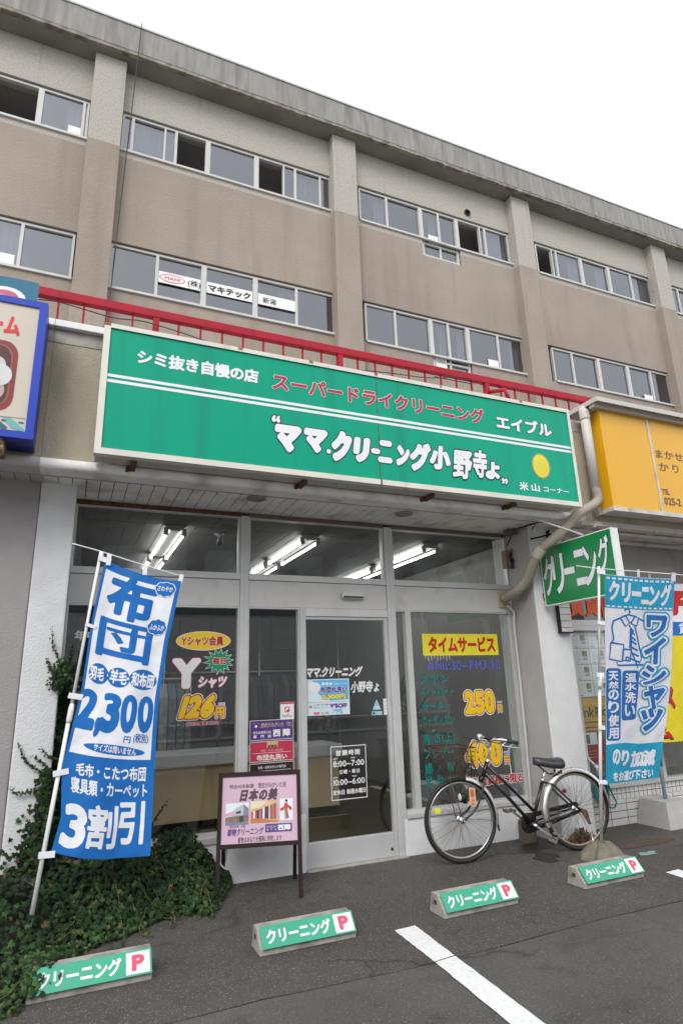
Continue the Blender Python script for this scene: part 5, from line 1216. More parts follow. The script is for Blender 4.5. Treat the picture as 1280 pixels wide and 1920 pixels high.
a.rect(0, 1, -1, 0, 0, 0, 24, 60)
pw = uvb((0.035, 0.945, 0.035, 0.655))
a.rect(pw[0], pw[1], pw[2], pw[3], 1, 1, 24, 40)
a.text('布', uvb((0.116, 0.731, 0.03, 0.166)), 0, 2, 0.045)
a.text('団', uvb((0.097, 0.79, 0.172, 0.317)), 0, 2, 0.02)
def cloud(c, rx, ry):
    for k in range(8):
        th = 2*PI*k/8; a.ellipse((c[0]+rx*0.62*math.cos(th), c[1]+ry*0.55*math.sin(th)), rx*0.47, ry*0.58, 1, 3+0.1*k, 16)
    for k in range(8):
        th = 2*PI*k/8; a.ellipse((c[0]+rx*0.62*math.cos(th), c[1]+ry*0.55*math.sin(th)), rx*0.38, ry*0.47, 0, 4+0.1*k, 16)
    a.ellipse(c, rx*0.75, ry*0.7, 0, 5, 20)
for s_, fb in (('さわやか', (0.684, 0.942, 0.016, 0.069)), ('ふかふか', (0.692, 0.937, 0.139, 0.194))):
    f_ = uvb(fb); c = ((f_[0]+f_[1])/2, (f_[2]+f_[3])/2); rx, ry = (f_[1]-f_[0])/2, (f_[3]-f_[2])/2
    cloud(c, rx, ry); a.text(s_, (c[0]-rx*0.78, c[0]+rx*0.78, c[1]-ry*0.36, c[1]+ry*0.36), 1, 6, 0.02)
for l, fb in ((166, (0.056, 0.305, 0.34, 0.403)), (200, (0.291, 0.574, 0.338, 0.4)), (241, (0.566, 0.93, 0.33, 0.395))):
    f_ = uvb(fb); a.ellipse(((f_[0]+f_[1])/2, (f_[2]+f_[3])/2), (f_[1]-f_[0])/2, (f_[3]-f_[2])/2, 0, 2+0.2*(l % 3), 32)
for s_, fb in (('羽毛', (0.068, 0.25, 0.35, 0.392)), ('羊毛', (0.323, 0.539, 0.345, 0.389)), ('和布団', (0.594, 0.897, 0.341, 0.387))): a.text(s_, uvb(fb), 1, 3, 0.04)
for fb in ((0.266, 0.3, 0.364, 0.373), (0.535, 0.568, 0.361, 0.37)):
    f_ = uvb(fb); a.ellipse(((f_[0]+f_[1])/2, (f_[2]+f_[3])/2), (f_[1]-f_[0])/2, (f_[3]-f_[2])/2, 1, 3, 12)
a.text('2', uvb((-0.005, 0.233, 0.43, 0.567)), 0, 2, 0.055); a.text(',', uvb((0.24, 0.314, 0.525, 0.583)), 0, 2, 0.075); a.text('3', uvb((0.285, 0.518, 0.427, 0.566)), 0, 2, 0.055); a.text('0', uvb((0.52, 0.723, 0.421, 0.559)), 0, 2, 0.045); a.text('0', uvb((0.733, 0.937, 0.419, 0.554)), 0, 2, 0.045)
a.text('円', uvb((0.603, 0.684, 0.567, 0.589)), 0, 2, 0.02); a.text('(税別)', uvb((0.715, 0.902, 0.556, 0.589)), 0, 2, 0.02)
f_ = uvb((0.167, 0.87, 0.601, 0.642)); a.ellipse(((f_[0]+f_[1])/2, (f_[2]+f_[3])/2), (f_[1]-f_[0])/2, (f_[3]-f_[2])/2, 0, 2, 36)
a.text('サイズは問いません', uvb((0.279, 0.766, 0.604, 0.636)), 1, 3, 0.025)
a.text('毛布・こたつ布団', uvb((0.141, 0.903, 0.68, 0.728)), 1, 1, 0.03); a.text('寝具類・カーペット', uvb((0.096, 0.929, 0.733, 0.784)), 1, 1, 0.025)
a.text('3', uvb((0.041, 0.286, 0.827, 0.971)), 1, 1, 0.04); a.text('割', uvb((0.291, 0.619, 0.821, 0.961)), 1, 1, 0.025); a.text('引', uvb((0.628, 0.914, 0.804, 0.949)), 1, 1, 0.03)
a.build('cloth', [M_fblue, M_fw], F1)
def tab(par, p, q_, w=0.018, dy=0.0):
    m_ = MB(); m_.strip([(p[0], p[1]-dy, p[2]), (q_[0], q_[1]-dy, q_[2])], w, 0.003); m_.build('tie_tab', M_fw, par)
tab(F1, (0.129, -0.798, 2.383), (0.211, -0.798, 2.361), 0.035); tab(F1, (0.197, -0.798, 2.414), (0.195, -0.798, 2.333), 0.03, 0.005); tab(F1, (0.078, -0.798, 1.923), (0.147, -0.798, 1.899), 0.022); tab(F1, (0.011, -0.798, 1.461), (0.099, -0.798, 1.445), 0.035); tab(F1, (-0.038, -0.798, 0.986), (0.053, -0.798, 0.998), 0.035); tab(F1, (-0.077, -0.798, 0.531), (0.015, -0.798, 0.528), 0.037)
tab(F1, (0.447, -0.798, 2.345), (0.443, -0.798, 2.275), 0.03); tab(F1, (0.706, -0.798, 2.29), (0.69, -0.798, 2.215), 0.03)

M_fcy = flag_mat('cyan_cloth', (0.01, 0.32, 0.52)); M_fcb = flag_mat('mid_blue_cloth', (0.012, 0.145, 0.46))
F2 = thing('promo_flag', 'white and cyan shirt cleaning flag on a thin white pole set in a concrete lump', 'flag', (4.3, -0.85, 0))
mb = MB(); mb.tube([(4.294, -0.867, 0.064), (4.173, -1.222, 1.429)], 0.0135, 10); mb.tube([(4.177, -1.21, 1.385), (4.095, -1.471, 2.387)], 0.0105, 10)
q = (4.172, -1.226, 1.447); mb.lathe((q[0]-0.01, q[1], q[2]-0.06), [(0.0145, 0), (0.0195, 0.02), (0.0195, 0.09), (0.013, 0.12)], 12, 0, (0.08, -0.26, 1))
mb.build('pole', M_pole, F2)
mb = MB(); mb.tube(bez([(3.846, -1.469, 2.38), (4.096, -1.466, 2.37), (4.586, -1.465, 2.364), (5.197, -1.463, 2.357)], 5), 0.0045, 8); mb.build('crossbar', M_pole, F2)
S0 = flag_surf(FRL, FRR, -0.865, 0.013, 2.2, 0.008)
def S(s, t, off):
    p = S0(s, t, off); return (p[0], p[1]-0.26*p[2], p[2])
a = Art(S, 0.0014, 0.022, 0.33)
a.rect(0, 1, -1, 0, 0, 0, 24, 60)
v0 = (0, 1, -0.009, -0.001)[2]; tp = uvb((0, 1.006, -0.006, 0.156))
a.rect(0, 1, -0.165, -0.004, 1, 1, 24, 12)
for vv in (-0.022, -0.152):
    for k in range(13): a.rect(0.02+0.076*k, 0.068+0.076*k, vv-0.0055, vv+0.0055, 0, 2, 2, 1)
for ch, bx in (('ク', (0.054, 0.192, 0.033, 0.118)), ('リ', (0.223, 0.347, 0.037, 0.123)), ('ー', (0.362, 0.508, 0.071, 0.092)), ('ニ', (0.509, 0.625, 0.05, 0.126)), ('ン', (0.625, 0.771, 0.044, 0.132)), ('グ', (0.786, 0.955, 0.033, 0.134))): a.text(ch, uvb(bx), 0, 2, 0.05)
def shirt(P, w=0.008):
    a.line(P, w, 2, 1, asp=0.36)
U = lambda x, y: ((x-1131)/(131-(y-1077)*0.035), -(y-1077-(x-1131)*0.045*(1-(y-1077)/500))/388)
shirt([U(1165, 1148), U(1166, 1144), U(1172, 1143), U(1175, 1148), U(1172, 1156)]); shirt([U(1160, 1160), U(1172, 1155), U(1187, 1158)])
shirt([U(1158, 1162), U(1146, 1168), U(1143, 1180), U(1146, 1200), U(1141, 1206), U(1138, 1231), U(1161, 1236), U(1164, 1209), U(1142, 1205)]); shirt([U(1175, 1182), U(1174, 1215)])
shirt([U(1158, 1162), U(1166, 1156), U(1174, 1170), U(1167, 1177), U(1158, 1162)]); shirt([U(1176, 1171), U(1184, 1158), U(1191, 1160), U(1187, 1175), U(1176, 1171)]); shirt([U(1190, 1161), U(1206, 1166)])
shirt([U(1173, 1174), U(1177, 1184), U(1176, 1218), U(1190, 1247), U(1197, 1232), U(1184, 1180), U(1183, 1175)])
for y in (1180, 1186, 1196, 1203, 1213, 1222, 1232): shirt([U(1176, y), U(1180+(y-1175)*0.25, y+7)])
shirt([U(1164, 1216), U(1162, 1234), U(1175, 1236), U(1177, 1218), U(1164, 1216)]); shirt([U(1168, 1229), U(1173, 1230), U(1172, 1235), U(1168, 1234), U(1168, 1229)]); shirt([U(1152, 1236), U(1153, 1242), U(1200, 1243)])
for ch, bx in (('ワ', (0.597, 0.904, 0.189, 0.301)), ('イ', (0.556, 0.9, 0.306, 0.423)), ('シ', (0.53, 0.929, 0.423, 0.532)), ('ャ', (0.585, 0.93, 0.54, 0.652)), ('ッ', (0.553, 0.921, 0.644, 0.758))):
    a.text(ch, uvb(bx), 3, 2, 0.04, [(0.13 if ch not in 'ャッ' else 0.10, 1), (0.07 if ch not in 'ャッ' else 0.055, 0)])
f_ = uvb((0.006, 0.226, 0.436, 0.788)); a.rrect(f_[0], f_[1], f_[2], f_[3], 0.045, 3, 1, 0.016)
f_ = uvb((0.24, 0.49, 0.447, 0.699)); a.rrect(f_[0], f_[1], f_[2], f_[3], 0.045, 3, 1, 0.016)
for ch, fb in (('天', (0.038, 0.184, 0.449, 0.499)), ('然', (0.037, 0.185, 0.505, 0.555)), ('の', (0.036, 0.187, 0.56, 0.611)), ('り', (0.035, 0.189, 0.616, 0.666)), ('使', (0.034, 0.191, 0.672, 0.722)), ('用', (0.034, 0.195, 0.728, 0.778))): a.text(ch, uvb(fb), 0, 2, 0.035)
for ch, fb in (('温', (0.282, 0.453, 0.46, 0.511)), ('水', (0.284, 0.457, 0.517, 0.567)), ('洗', (0.288, 0.464, 0.573, 0.624)), ('い', (0.292, 0.472, 0.63, 0.681))): a.text(ch, uvb(fb), 0, 2, 0.035)
a.rect(0, 1, -1, -0.815, 1, 1, 24, 12)
P = [(k/24, -0.815+0.012*math.sin(k/24*5+0.3)) for k in range(25)]
for k in range(24): a.put([(P[k][0], -0.82), (P[k+1][0], -0.82), P[k+1], P[k]], [(0, 1, 2, 3)], 1, 1) if P[k][1] > -0.815 else None
for ch, bx in (('の', (0.104, 0.239, 0.843, 0.913)), ('り', (0.259, 0.425, 0.849, 0.92)), ('加', (0.456, 0.683, 0.86, 0.931)), ('減', (0.671, 0.879, 0.859, 0.932))): a.text(ch, uvb(bx), 0, 2, 0.055)
a.text('をお選び下さい', uvb((0.115, 0.882, 0.942, 0.99)), 0, 2, 0.045)
a.build('cloth', [M_fw, M_fcy, M_fcb, M_fcb], F2)
tab(F2, (4.062, -1.477, 2.343), (4.153, -1.476, 2.338), 0.04); tab(F2, (4.098, -1.368, 1.923), (4.177, -1.366, 1.915), 0.03); tab(F2, (4.123, -1.257, 1.495), (4.202, -1.255, 1.489), 0.035); tab(F2, (4.173, -1.144, 1.063), (4.246, -1.142, 1.055), 0.035); tab(F2, (4.205, -1.028, 0.616), (4.302, -1.026, 0.607), 0.035)
tab(F2, (4.538, -1.486, 2.377), (4.549, -1.47, 2.314), 0.03); tab(F2, (4.985, -1.484, 2.369), (4.983, -1.464, 2.293), 0.05)
cl_ = MB(); n = 22; rings = []
for rr_, zz, sd in ((0.205, 0.0, 0), (0.19, 0.03, 1), (0.13, 0.085, 2), (0.085, 0.12, 3), (0.0, 0.125, 4)):
    r3 = random.Random(20); rings.append([(4.285+rr_*(1+0.13*math.sin(3*2*PI*i/n+1)+0.06*math.sin(7*2*PI*i/n))*math.cos(2*PI*i/n), -0.885+0.9*rr_*(1+0.12*math.sin(2*2*PI*i/n))*math.sin(2*PI*i/n), zz+0.006*math.sin(5*i)) for i in range(n)])
vs = [p for r_ in rings for p in r_]
cl_.add(vs, [(k*n+i, k*n+(i+1) % n, (k+1)*n+(i+1) % n, (k+1)*n+i) for k in range(4) for i in range(n)])
setp(cl_.build('concrete_lump', mat('mossy_concrete', (0.17, 0.155, 0.115), 0.95, 0.2, 12, bump=0.7, bscale=70), None, (4.285, -0.885, 0)), 'rough mossy concrete lump holding the white flag pole behind the parking stop', 'footing')
# yellow flag at the right edge, its tube and concrete block
F3 = thing('promo_flag', 'yellow flag with red and black lettering at the right edge, on a teal tube', 'flag', (5.76, -0.35, 0))
def S3(s, t, off): return (s+0.16*(t-0.78), -0.36-off+0.03*math.sin((s-5.6)*9+t*1.5), t)
a = Art(S3, 0.0015, 0.06)
X0, X1 = 5.66, 6.50
a.rect(X0, X1, 0.79, 2.50, 0, 0, 16, 40); a.rect(X0, X1, 2.06, 2.50, 1, 1, 16, 8); a.rect(X0, X1, 1.905, 2.06, 2, 1, 16, 4)
a.text('子', (6.00, 6.32, 2.13, 2.42), 3, 2, 0.09); a.text('賃', (6.19, 6.33, 1.925, 2.045), 1, 2, 0.02)
a.text('ス', (5.79, 6.0, 1.12, 1.34), 4, 2, 0.06); a.text('ス', (5.78, 5.99, 1.135, 1.355), 3, 3, 0.06); a.text('ム', (5.73, 5.94, 0.81, 0.93), 4, 2, 0.06); a.text('ム', (5.72, 5.93, 0.825, 0.945), 3, 3, 0.06)
a.build('cloth', [flag_mat('yellow_cloth', (0.72, 0.58, 0.012)), M_fw, M_fcb, mat('flag_red', (0.50, 0.015, 0.02), 0.6), M_blk], F3)
mb = MB(); mb.tube([(5.752, -0.33, 0.22), (5.76, -0.33, 0.9)], 0.02, 10, 0); mb.tube([(5.757, -0.33, 0.56), (5.76, -0.33, 0.92)], 0.0225, 10, 1); mb.tube([(5.76, -0.33, 0.9), (6.05, -0.345, 2.6)], 0.012, 10, 2)
mb.build('pole', [mat('grey_tube', (0.30, 0.33, 0.35), 0.5), mat('teal_tube', (0.02, 0.30, 0.42), 0.4), M_pole], F3)
cb = MB(); cb.hull([(5.56, -0.50, 0), (5.98, -0.50, 0), (5.98, -0.10, 0), (5.56, -0.10, 0)], [(5.60, -0.46, 0.245), (5.94, -0.46, 0.245), (5.94, -0.14, 0.245), (5.60, -0.14, 0.245)])
setp(cb.build('concrete_block', mat('pale_cast_concrete', (0.42, 0.415, 0.395), 0.85, 0.08, 10, bump=0.3, bscale=80), None, (5.77, -0.3, 0)), 'pale tapered concrete block holding the teal flag tube', 'base block')

# ------------------------------------------------------------------ wheel stops
M_wsg = mat('green_plate', (0.03, 0.315, 0.19), 0.35, 0.05, 5); M_pink = mat('faded_red_vinyl', (0.55, 0.06, 0.11), 0.5, 0.06)
def stop_label(k): return ['grey concrete parking stop, its green plate half hidden by ivy', 'grey concrete parking stop with a green plate in front of the pink A-board', 'grey concrete parking stop with a green plate in front of the bicycle\'s front wheel', 'grey concrete parking stop with a green plate in front of the flag\'s concrete lump', 'grey concrete parking stop cut off by the right edge of the picture'][k]
def make_stop(x0):
    yc = -1.44
    t = thing('parking_stop', stop_label(0), 'parking stop', (x0, yc, 0), 'parking stops in front of the cleaner')
    prof = [(yc, 0), (yc, 0.036), (yc+0.072, 0.118), (yc+0.08, 0.122), (yc+0.146, 0.122), (yc+0.152, 0.116), (yc+0.178, 0)]
    b = MB(); b.extrude(prof, 'x', x0, x0+0.6)
    o = b.build('block', M_conc, t); bv = o.modifiers.new('bevel', 'BEVEL'); bv.width = 0.004; bv.segments = 2; bv.limit_method = 'ANGLE'
    h = MB(); h.box(x0-0.0015, x0+0.01, yc+0.085, yc+0.115, 0.06, 0.085); h.build('end_slot', M_groove, t)
    d = Vector((0, 0.079, 0.092)).normalized(); nn = Vector((0, -d.z, d.y)); p0 = Vector((0, yc-0.012, 0.034))+nn*0.005; H = 0.120
    pl = MB(); e = 0.004
    c = [p0, p0+d*H, p0+d*H+nn*e, p0+nn*e]
    pl.extrude([(q.y, q.z) for q in c], 'x', x0+0.012, x0+0.597); pl.build('plate', M_wsg, t)
    a = Art(lambda s, v, off: (x0+0.012+s, p0.y+d.y*v+nn.y*(e+off), p0.z+d.z*v+nn.z*(e+off)), 0.0008)
    a.text('クリーニング', (0.032, 0.432, 0.020, 0.098), 1, 1, 0.038, gap=-0.02)
    a.rect(0.455, 0.575, 0.009, 0.111, 1, 1); a.text('P', (0.483, 0.548, 0.022, 0.098), 2, 2, 0.055)
    a.build('lettering', [M_wsg, M_wv, M_pink], t)
    return t
s0 = make_stop(-0.062)
for k, x0 in enumerate((1.128, 2.352, 3.548, 4.815)):
    c = copy_tree(s0); c.location = (x0, s0.location.y+(0.0, -0.006, 0.004, 0.02)[k], 0); c['label'] = stop_label(k+1)
    c.rotation_euler = (0, 0, (0.0, 0.018, 0.022, 0.02)[k])

# ------------------------------------------------------------------ pink A-board
A0 = Vector((1.103, -0.417, 0)); ea = (Vector((1.681, -0.582, 0))-A0).normalized(); na = Vector((-ea.y, ea.x, 0)); ga = (Vector((0, 0, 0.83))+na*0.2).normalized(); nf = ea.cross(ga).normalized()
if nf.y > 0: nf = -nf
def apt(s, h, off=0.0): return A0+ea*s+ga*h+nf*off
M_wood = mat('dark_stained_wood', (0.022, 0.011, 0.011), 0.6, 0.3, 6, stretch=(8, 8, 1), spec=0.2)
ab = thing('sandwich_board', 'dark wooden A-board with a pink kimono cleaning poster standing beside the ivy', 'sign', (1.4, -0.35, 0))
W = 0.601
mb = MB(); mb.strip([apt(0.0, 0.0), apt(0.0, 0.86)], 0.03, 0.03, nf); mb.build('leg', M_wood, ab)
mb = MB(); mb.strip([apt(W, 0.0), apt(W, 0.86)], 0.03, 0.03, nf); mb.build('leg', M_wood, ab)
for s in (0.02, W-0.02):
    mb = MB(); top = apt(s, 0.85, -0.032); mb.strip([A0+ea*s+na*0.46, top], 0.028, 0.028, nf); mb.build('rear_leg', M_wood, ab)
mb = MB(); mb.strip([apt(0.0155, 0.845), apt(W-0.0155, 0.845)], 0.032, 0.029, nf); mb.build('top_rail', M_wood, ab)
mb = MB(); mb.strip([apt(0.0155, 0.352), apt(W-0.0155, 0.352)], 0.03, 0.029, nf); mb.build('bottom_rail', M_wood, ab)
pb = MB(); pb.hull([apt(0.0145, 0.366, -0.006), apt(W-0.0145, 0.366, -0.006), apt(W-0.0145, 0.831, -0.006), apt(0.0145, 0.831, -0.006)], [apt(0.0145, 0.366, 0.005), apt(W-0.0145, 0.366, 0.005), apt(W-0.0145, 0.831, 0.005), apt(0.0145, 0.831, 0.005)])
pb.build('poster', mat('pink_poster', (0.55, 0.375, 0.47), 0.45, 0.03), ab)
a = Art(lambda s, t, off: apt(s, t, 0.006+off), 0.0008)
a.text('明治40年創業', (0.071, 0.255, 0.744, 0.774), 0, 1, 0.005); a.text('歴史がみがいた技', (0.288, 0.504, 0.74, 0.779), 0, 1, 0.005)
a.text('日本の美', (0.154, 0.437, 0.651, 0.738), 0, 1, 0.06, skew=0.2, gap=0.1)
r1, r2, r3 = (0.045, 0.217, 0.493, 0.643), (0.233, 0.44, 0.5, 0.647), (0.454, 0.554, 0.506, 0.657)
def sub(r, u0, u1, v0, v1): return (r[0]+(r[1]-r[0])*u0, r[0]+(r[1]-r[0])*u1, r[2]+(r[3]-r[2])*v0, r[2]+(r[3]-r[2])*v1)
for r in (r1, r3): a.rect(*r, 2, 1)
a.rect(*r2, 5, 1)
def pp(r, P, m, l): a.poly([(r[0]+(r[1]-r[0])*u, r[2]+(r[3]-r[2])*v) for u, v in P], m, l)
pp(r1, [(0, 0.52), (0.42, 0.68), (0.42, 0.42), (0, 0.40)], 8, 2); pp(r1, [(0.42, 0.36), (0.42, 0.74), (0.78, 0.94), (0.78, 0.38)], 6, 2); pp(r1, [(0.78, 0.38), (0.78, 0.94), (1, 0.72), (1, 0.4)], 7, 2); pp(r1, [(0.45, 0.50), (0.45, 0.58), (0.66, 0.66), (0.66, 0.52)], 4, 3)
pp(r1, [(0, 0.16), (0, 0.36), (0.6, 0.44), (1, 0.40), (1, 0.12), (0.5, 0.12)], 9, 2); pp(r1, [(0.6, 0.14), (0.6, 0.38), (0.78, 0.4), (0.78, 0.12)], 4, 3); pp(r1, [(0, 0), (0, 0.15), (1, 0.11), (1, 0)], 7, 2)
pp(r2, [(0, 0), (0, 0.2), (0.3, 0.24), (0.7, 0.1), (1, 0.05), (1, 0)], 10, 2); pp(r2, [(0, 0.62), (0, 1), (0.6, 1), (0.35, 0.72)], 11, 2)
for k in range(14):
    u = 0.02+0.07*k; m = (3, 2, 3, 4, 7, 3, 2, 4, 4, 6, 3, 12, 3, 13)[k]
    pp(r2, [(u, 0.22-0.006*k), (u, 0.5+0.03*k), (u+0.066, 0.53+0.03*k), (u+0.066, 0.2-0.006*k)], m, 3)
pp(r3, [(0.38, 0.06), (0.36, 0.52), (0.3, 0.66), (0.4, 0.8), (0.58, 0.8), (0.62, 0.66), (0.58, 0.5), (0.7, 0.1)], 3, 2); pp(r3, [(0.34, 0.64), (0.05, 0.56), (0.04, 0.44), (0.30, 0.46)], 3, 3); pp(r3, [(0.6, 0.7), (0.86, 0.62), (0.93, 0.5), (0.82, 0.44), (0.62, 0.58)], 3, 3); pp(r3, [(0.4, 0.5), (0.38, 0.1), (0.55, 0.06), (0.54, 0.45)], 12, 4)
q = sub(r3, 0.5, 0.5, 0.86, 0.86); a.ellipse((q[0], q[2]), 0.009, 0.014, 13, 3, 12); a.ellipse((q[0], q[2]+0.007), 0.010, 0.009, 4, 4, 12)
a.text('西日本第一工場', (0.079, 0.191, 0.473, 0.491), 0, 1, 0.0)
a.text('着物クリーニング', (0.061, 0.329, 0.42, 0.47), 1, 1, 0.03, skew=0.15)
f_ = (0.343, 0.544, 0.431, 0.487); a.rect(*f_, 14, 1); a.text('西陣', sub(f_, 0.47, 0.95, 0.15, 0.88), 2, 2, 0.05); a.text('きものお手入れの', sub(f_, 0.05, 0.42, 0.55, 0.78), 2, 2, 0.0); a.text('専　門　店', sub(f_, 0.05, 0.42, 0.2, 0.45), 2, 2, 0.0)
a.text('着物はあなたを優雅に表現します', (0.141, 0.466, 0.372, 0.41), 0, 1, 0.005)
a.build('lettering', [mat('plum_print', (0.06, 0.03, 0.05), 0.5), mat('violet_ink', (0.10, 0.04, 0.20), 0.5), mat('photo_white', (0.66, 0.70, 0.74), 0.5, 0.05), mat('photo_red', (0.5, 0.03, 0.04), 0.5, 0.2, 40), mat('photo_dark', (0.03, 0.03, 0.04), 0.5, 0.3, 60), mat('photo_amber', (0.55, 0.40, 0.16), 0.5, 0.2, 30),
     mat('photo_grey', (0.42, 0.43, 0.45), 0.5, 0.1, 40), mat('photo_blue_grey', (0.16, 0.19, 0.28), 0.5, 0.2, 40), mat('photo_pink', (0.55, 0.33, 0.42), 0.5), mat('photo_brown', (0.20, 0.13, 0.10), 0.5, 0.4, 60), mat('photo_orange', (0.48, 0.18, 0.03), 0.5, 0.1), mat('photo_cream', (0.66, 0.60, 0.42), 0.5), mat('photo_olive', (0.22, 0.20, 0.14), 0.5, 0.3, 60), mat('photo_skin', (0.5, 0.35, 0.26), 0.5), M_pur], ab)

# ------------------------------------------------------------------ bicycle
RB = Vector((4.30, -0.62, 0)); eb = (Vector((3.18, -0.45, 0))-RB).normalized(); nb2 = Vector((eb.y, -eb.x, 0))
if nb2.y > 0: nb2 = -nb2
def bp(sz, t=0.0): return RB+eb*sz[0]+nb2*t+Vector((0, 0, sz[1]))
WB = 1.1328; RW = 0.335
bike = thing('bicycle', 'black city bicycle with a rusty wire basket, parked against the right shop window', 'bicycle', (3.74, -0.535, 0))
M_frame = mat('black_bike_enamel', (0.010, 0.010, 0.012), 0.3, 0.2, 10, coat=0.1)
M_rim = mat('steel_rim', (0.42, 0.41, 0.395), 0.3, 0.1, 20, metal=0.8); M_rim2 = mat('tarnished_rim', (0.30, 0.25, 0.19), 0.45, 0.25, 25, metal=0.5)
M_spoke = mat('dull_spokes', (0.16, 0.15, 0.145), 0.5, 0.1, metal=0.3); M_ped = mat('worn_pedal', (0.16, 0.14, 0.12), 0.6, 0.4, 60)
def circ(s0, z0, r, a0, a1, n, t=0.0): return [bp((s0+r*math.cos(a0+(a1-a0)*i/n), z0+r*math.sin(a0+(a1-a0)*i/n)), t) for i in range(n+1)]
def wheel(s0, rim, seed):
    w = MB(); w.tube(circ(s0, RW, RW-0.017, 0, 2*PI, 64)[:-1], 0.0175, 10, 0, True); wo = w.build('wheel', M_blackr, bike)
    w = MB(); w.tube(circ(s0, RW, RW-0.042, 0, 2*PI, 64)[:-1], 0.011, 8, 0, True); w.build('rim', rim, wo)
    w = MB(); n = 36
    for i in range(n):
        t = 0.032 if i % 2 else -0.032; a = 2*PI*i/n; da = (0.9 if (i//2) % 2 else -0.9)
        w.tube([bp((s0+0.022*math.cos(a+da), RW+0.022*math.sin(a+da)), t), bp((s0+(RW-0.048)*math.cos(a), RW+(RW-0.048)*math.sin(a)), 0)], 0.0012, 4)
    w.build('spokes', M_spoke, wo)
    w = MB(); w.tube([bp((s0, RW), -0.05), bp((s0, RW), 0.05)], [0.016, 0.016], 12); w.lathe(bp((s0, RW), 0.028), [(0.028, 0), (0.028, 0.004)], 16, 0, nb2); w.lathe(bp((s0, RW), -0.032), [(0.028, 0), (0.028, 0.004)], 16, 0, nb2); w.tube([bp((s0, RW), -0.07), bp((s0, RW), 0.07)], 0.006, 8); w.build('hub', M_chrome, wo)
    return wo
wf = wheel(WB, M_rim, 1); wr = wheel(0.0, M_rim2, 2)
w = MB(); c = bp((WB+0.215, RW+0.085), 0.006); w.bbox(c.x-0.028, c.x+0.028, c.y-0.01, c.y+0.006, c.z-0.02, c.z+0.02, 0.004); w.build('spoke_reflector', mat('yellow_reflector', (0.75, 0.72, 0.02), 0.3), wf)
bb = (0.462, 0.248); sc_ = (0.309, 0.597); st = (0.278, 0.662); ht = (0.841, 0.782); hb = (0.9, 0.648)
w = MB()
w.tube([bp(hb), bp(ht)], 0.0185, 12)
w.tube([bp((0.87, 0.689)), bp((0.632, 0.44)), bp(bb)], 0.0155, 12)
w.tube([bp((0.829, 0.739)), bp((0.621, 0.539)), bp((0.437, 0.357))], 0.0135, 12)
w.tube([bp(bb), bp(sc_)], 0.0150, 12)
for t in (-0.055, 0.055):
    w.tube([bp((sc_[0]+0.0, sc_[1]-0.015), t*0.35), bp((sc_[0]-0.06, sc_[1]-0.03), t), bp((0, RW), t*1.05)], 0.0085, 8)
    w.tube([bp((bb[0], bb[1]), t*0.5), bp((bb[0]-0.12, bb[1]+0.02), t), bp((0, RW), t*1.05)], 0.0095, 8)
w.tube([bp(bb, -0.045), bp(bb, 0.045)], 0.022, 14)
w.build('frame', M_frame, bike)
w = MB()
for t in (-0.055, 0.055): w.tube(bez([bp(hb, t*0.6), bp((0.949, 0.522), t), bp((1.026, 0.409), t), bp((WB, RW), t)], 6), 0.0095, 8)
w.lathe(bp((hb[0]+0.01, hb[1]-0.03)), [(0.024, 0), (0.026, 0.03), (0.022, 0.05)], 14); w.build('fork', M_frame, bike)
w = MB(); w.lathe(bp((ht[0]-0.004, ht[1]-0.005)), [(0.02, 0), (0.021, 0.012), (0.014, 0.02), (0.012, 0.03)], 14)
up = Vector(bp(ht)-bp(hb)).normalized(); top = bp(ht)+up*0.13
w.tube([bp(ht), bp(ht)+up*0.10, top+eb*0.02], 0.0115, 10)
cst = top+eb*0.03
for sgn in (-1, 1):
    w.tube(bez([cst, cst+nb2*0.045*sgn+Vector((0, 0, 0.02)), cst+nb2*0.12*sgn+eb*0.02+Vector((0, 0, 0.065)), cst+nb2*0.19*sgn-eb*0.03+Vector((0, 0, 0.075)), cst+nb2*0.225*sgn-eb*0.12+Vector((0, 0, 0.055))], 7), 0.011, 10)
w.build('handlebar', M_chrome, bike)
for sgn in (-1, 1):
    w = MB(); w.tube([cst+nb2*0.21*sgn-eb*0.075+Vector((0, 0, 0.066)), cst+nb2*0.238*sgn-eb*0.165+Vector((0, 0, 0.044))], 0.0165, 12); w.build('grip', mat('dark_grip', (0.03, 0.03, 0.032), 0.6), bike)
    w = MB(); w.tube(bez([cst+nb2*0.225*sgn-eb*0.05+Vector((0, 0, 0.05)), cst+nb2*0.24*sgn-eb*0.02+Vector((0, 0, 0.03)), cst+nb2*0.26*sgn-eb*0.17+Vector((0, 0, 0.0))], 5), 0.006, 8); w.build('brake_lever', M_chrome, bike)
w = MB(); w.lathe(cst-nb2*0.15+Vector((0, 0, 0.075)), [(0.03, 0), (0.03, 0.008), (0.022, 0.024), (0.004, 0.03)], 16); w.build('bell', M_chrome, bike)
w = MB()
for sgn in (-1, 1): w.tube(bez([cst+nb2*0.225*sgn-eb*0.03+Vector((0, 0, 0.04)), cst+nb2*0.17*sgn+eb*0.16+Vector((0, 0, 0.075)), cst+nb2*0.05*sgn+eb*0.20+Vector((0, 0, 0.0)), bp(hb)+eb*0.05+Vector((0, 0, 0.06)), bp((hb[0], hb[1]-0.05), 0.03*sgn)], 8), 0.003, 6)
w.build('brake_cable', M_cable, bike)
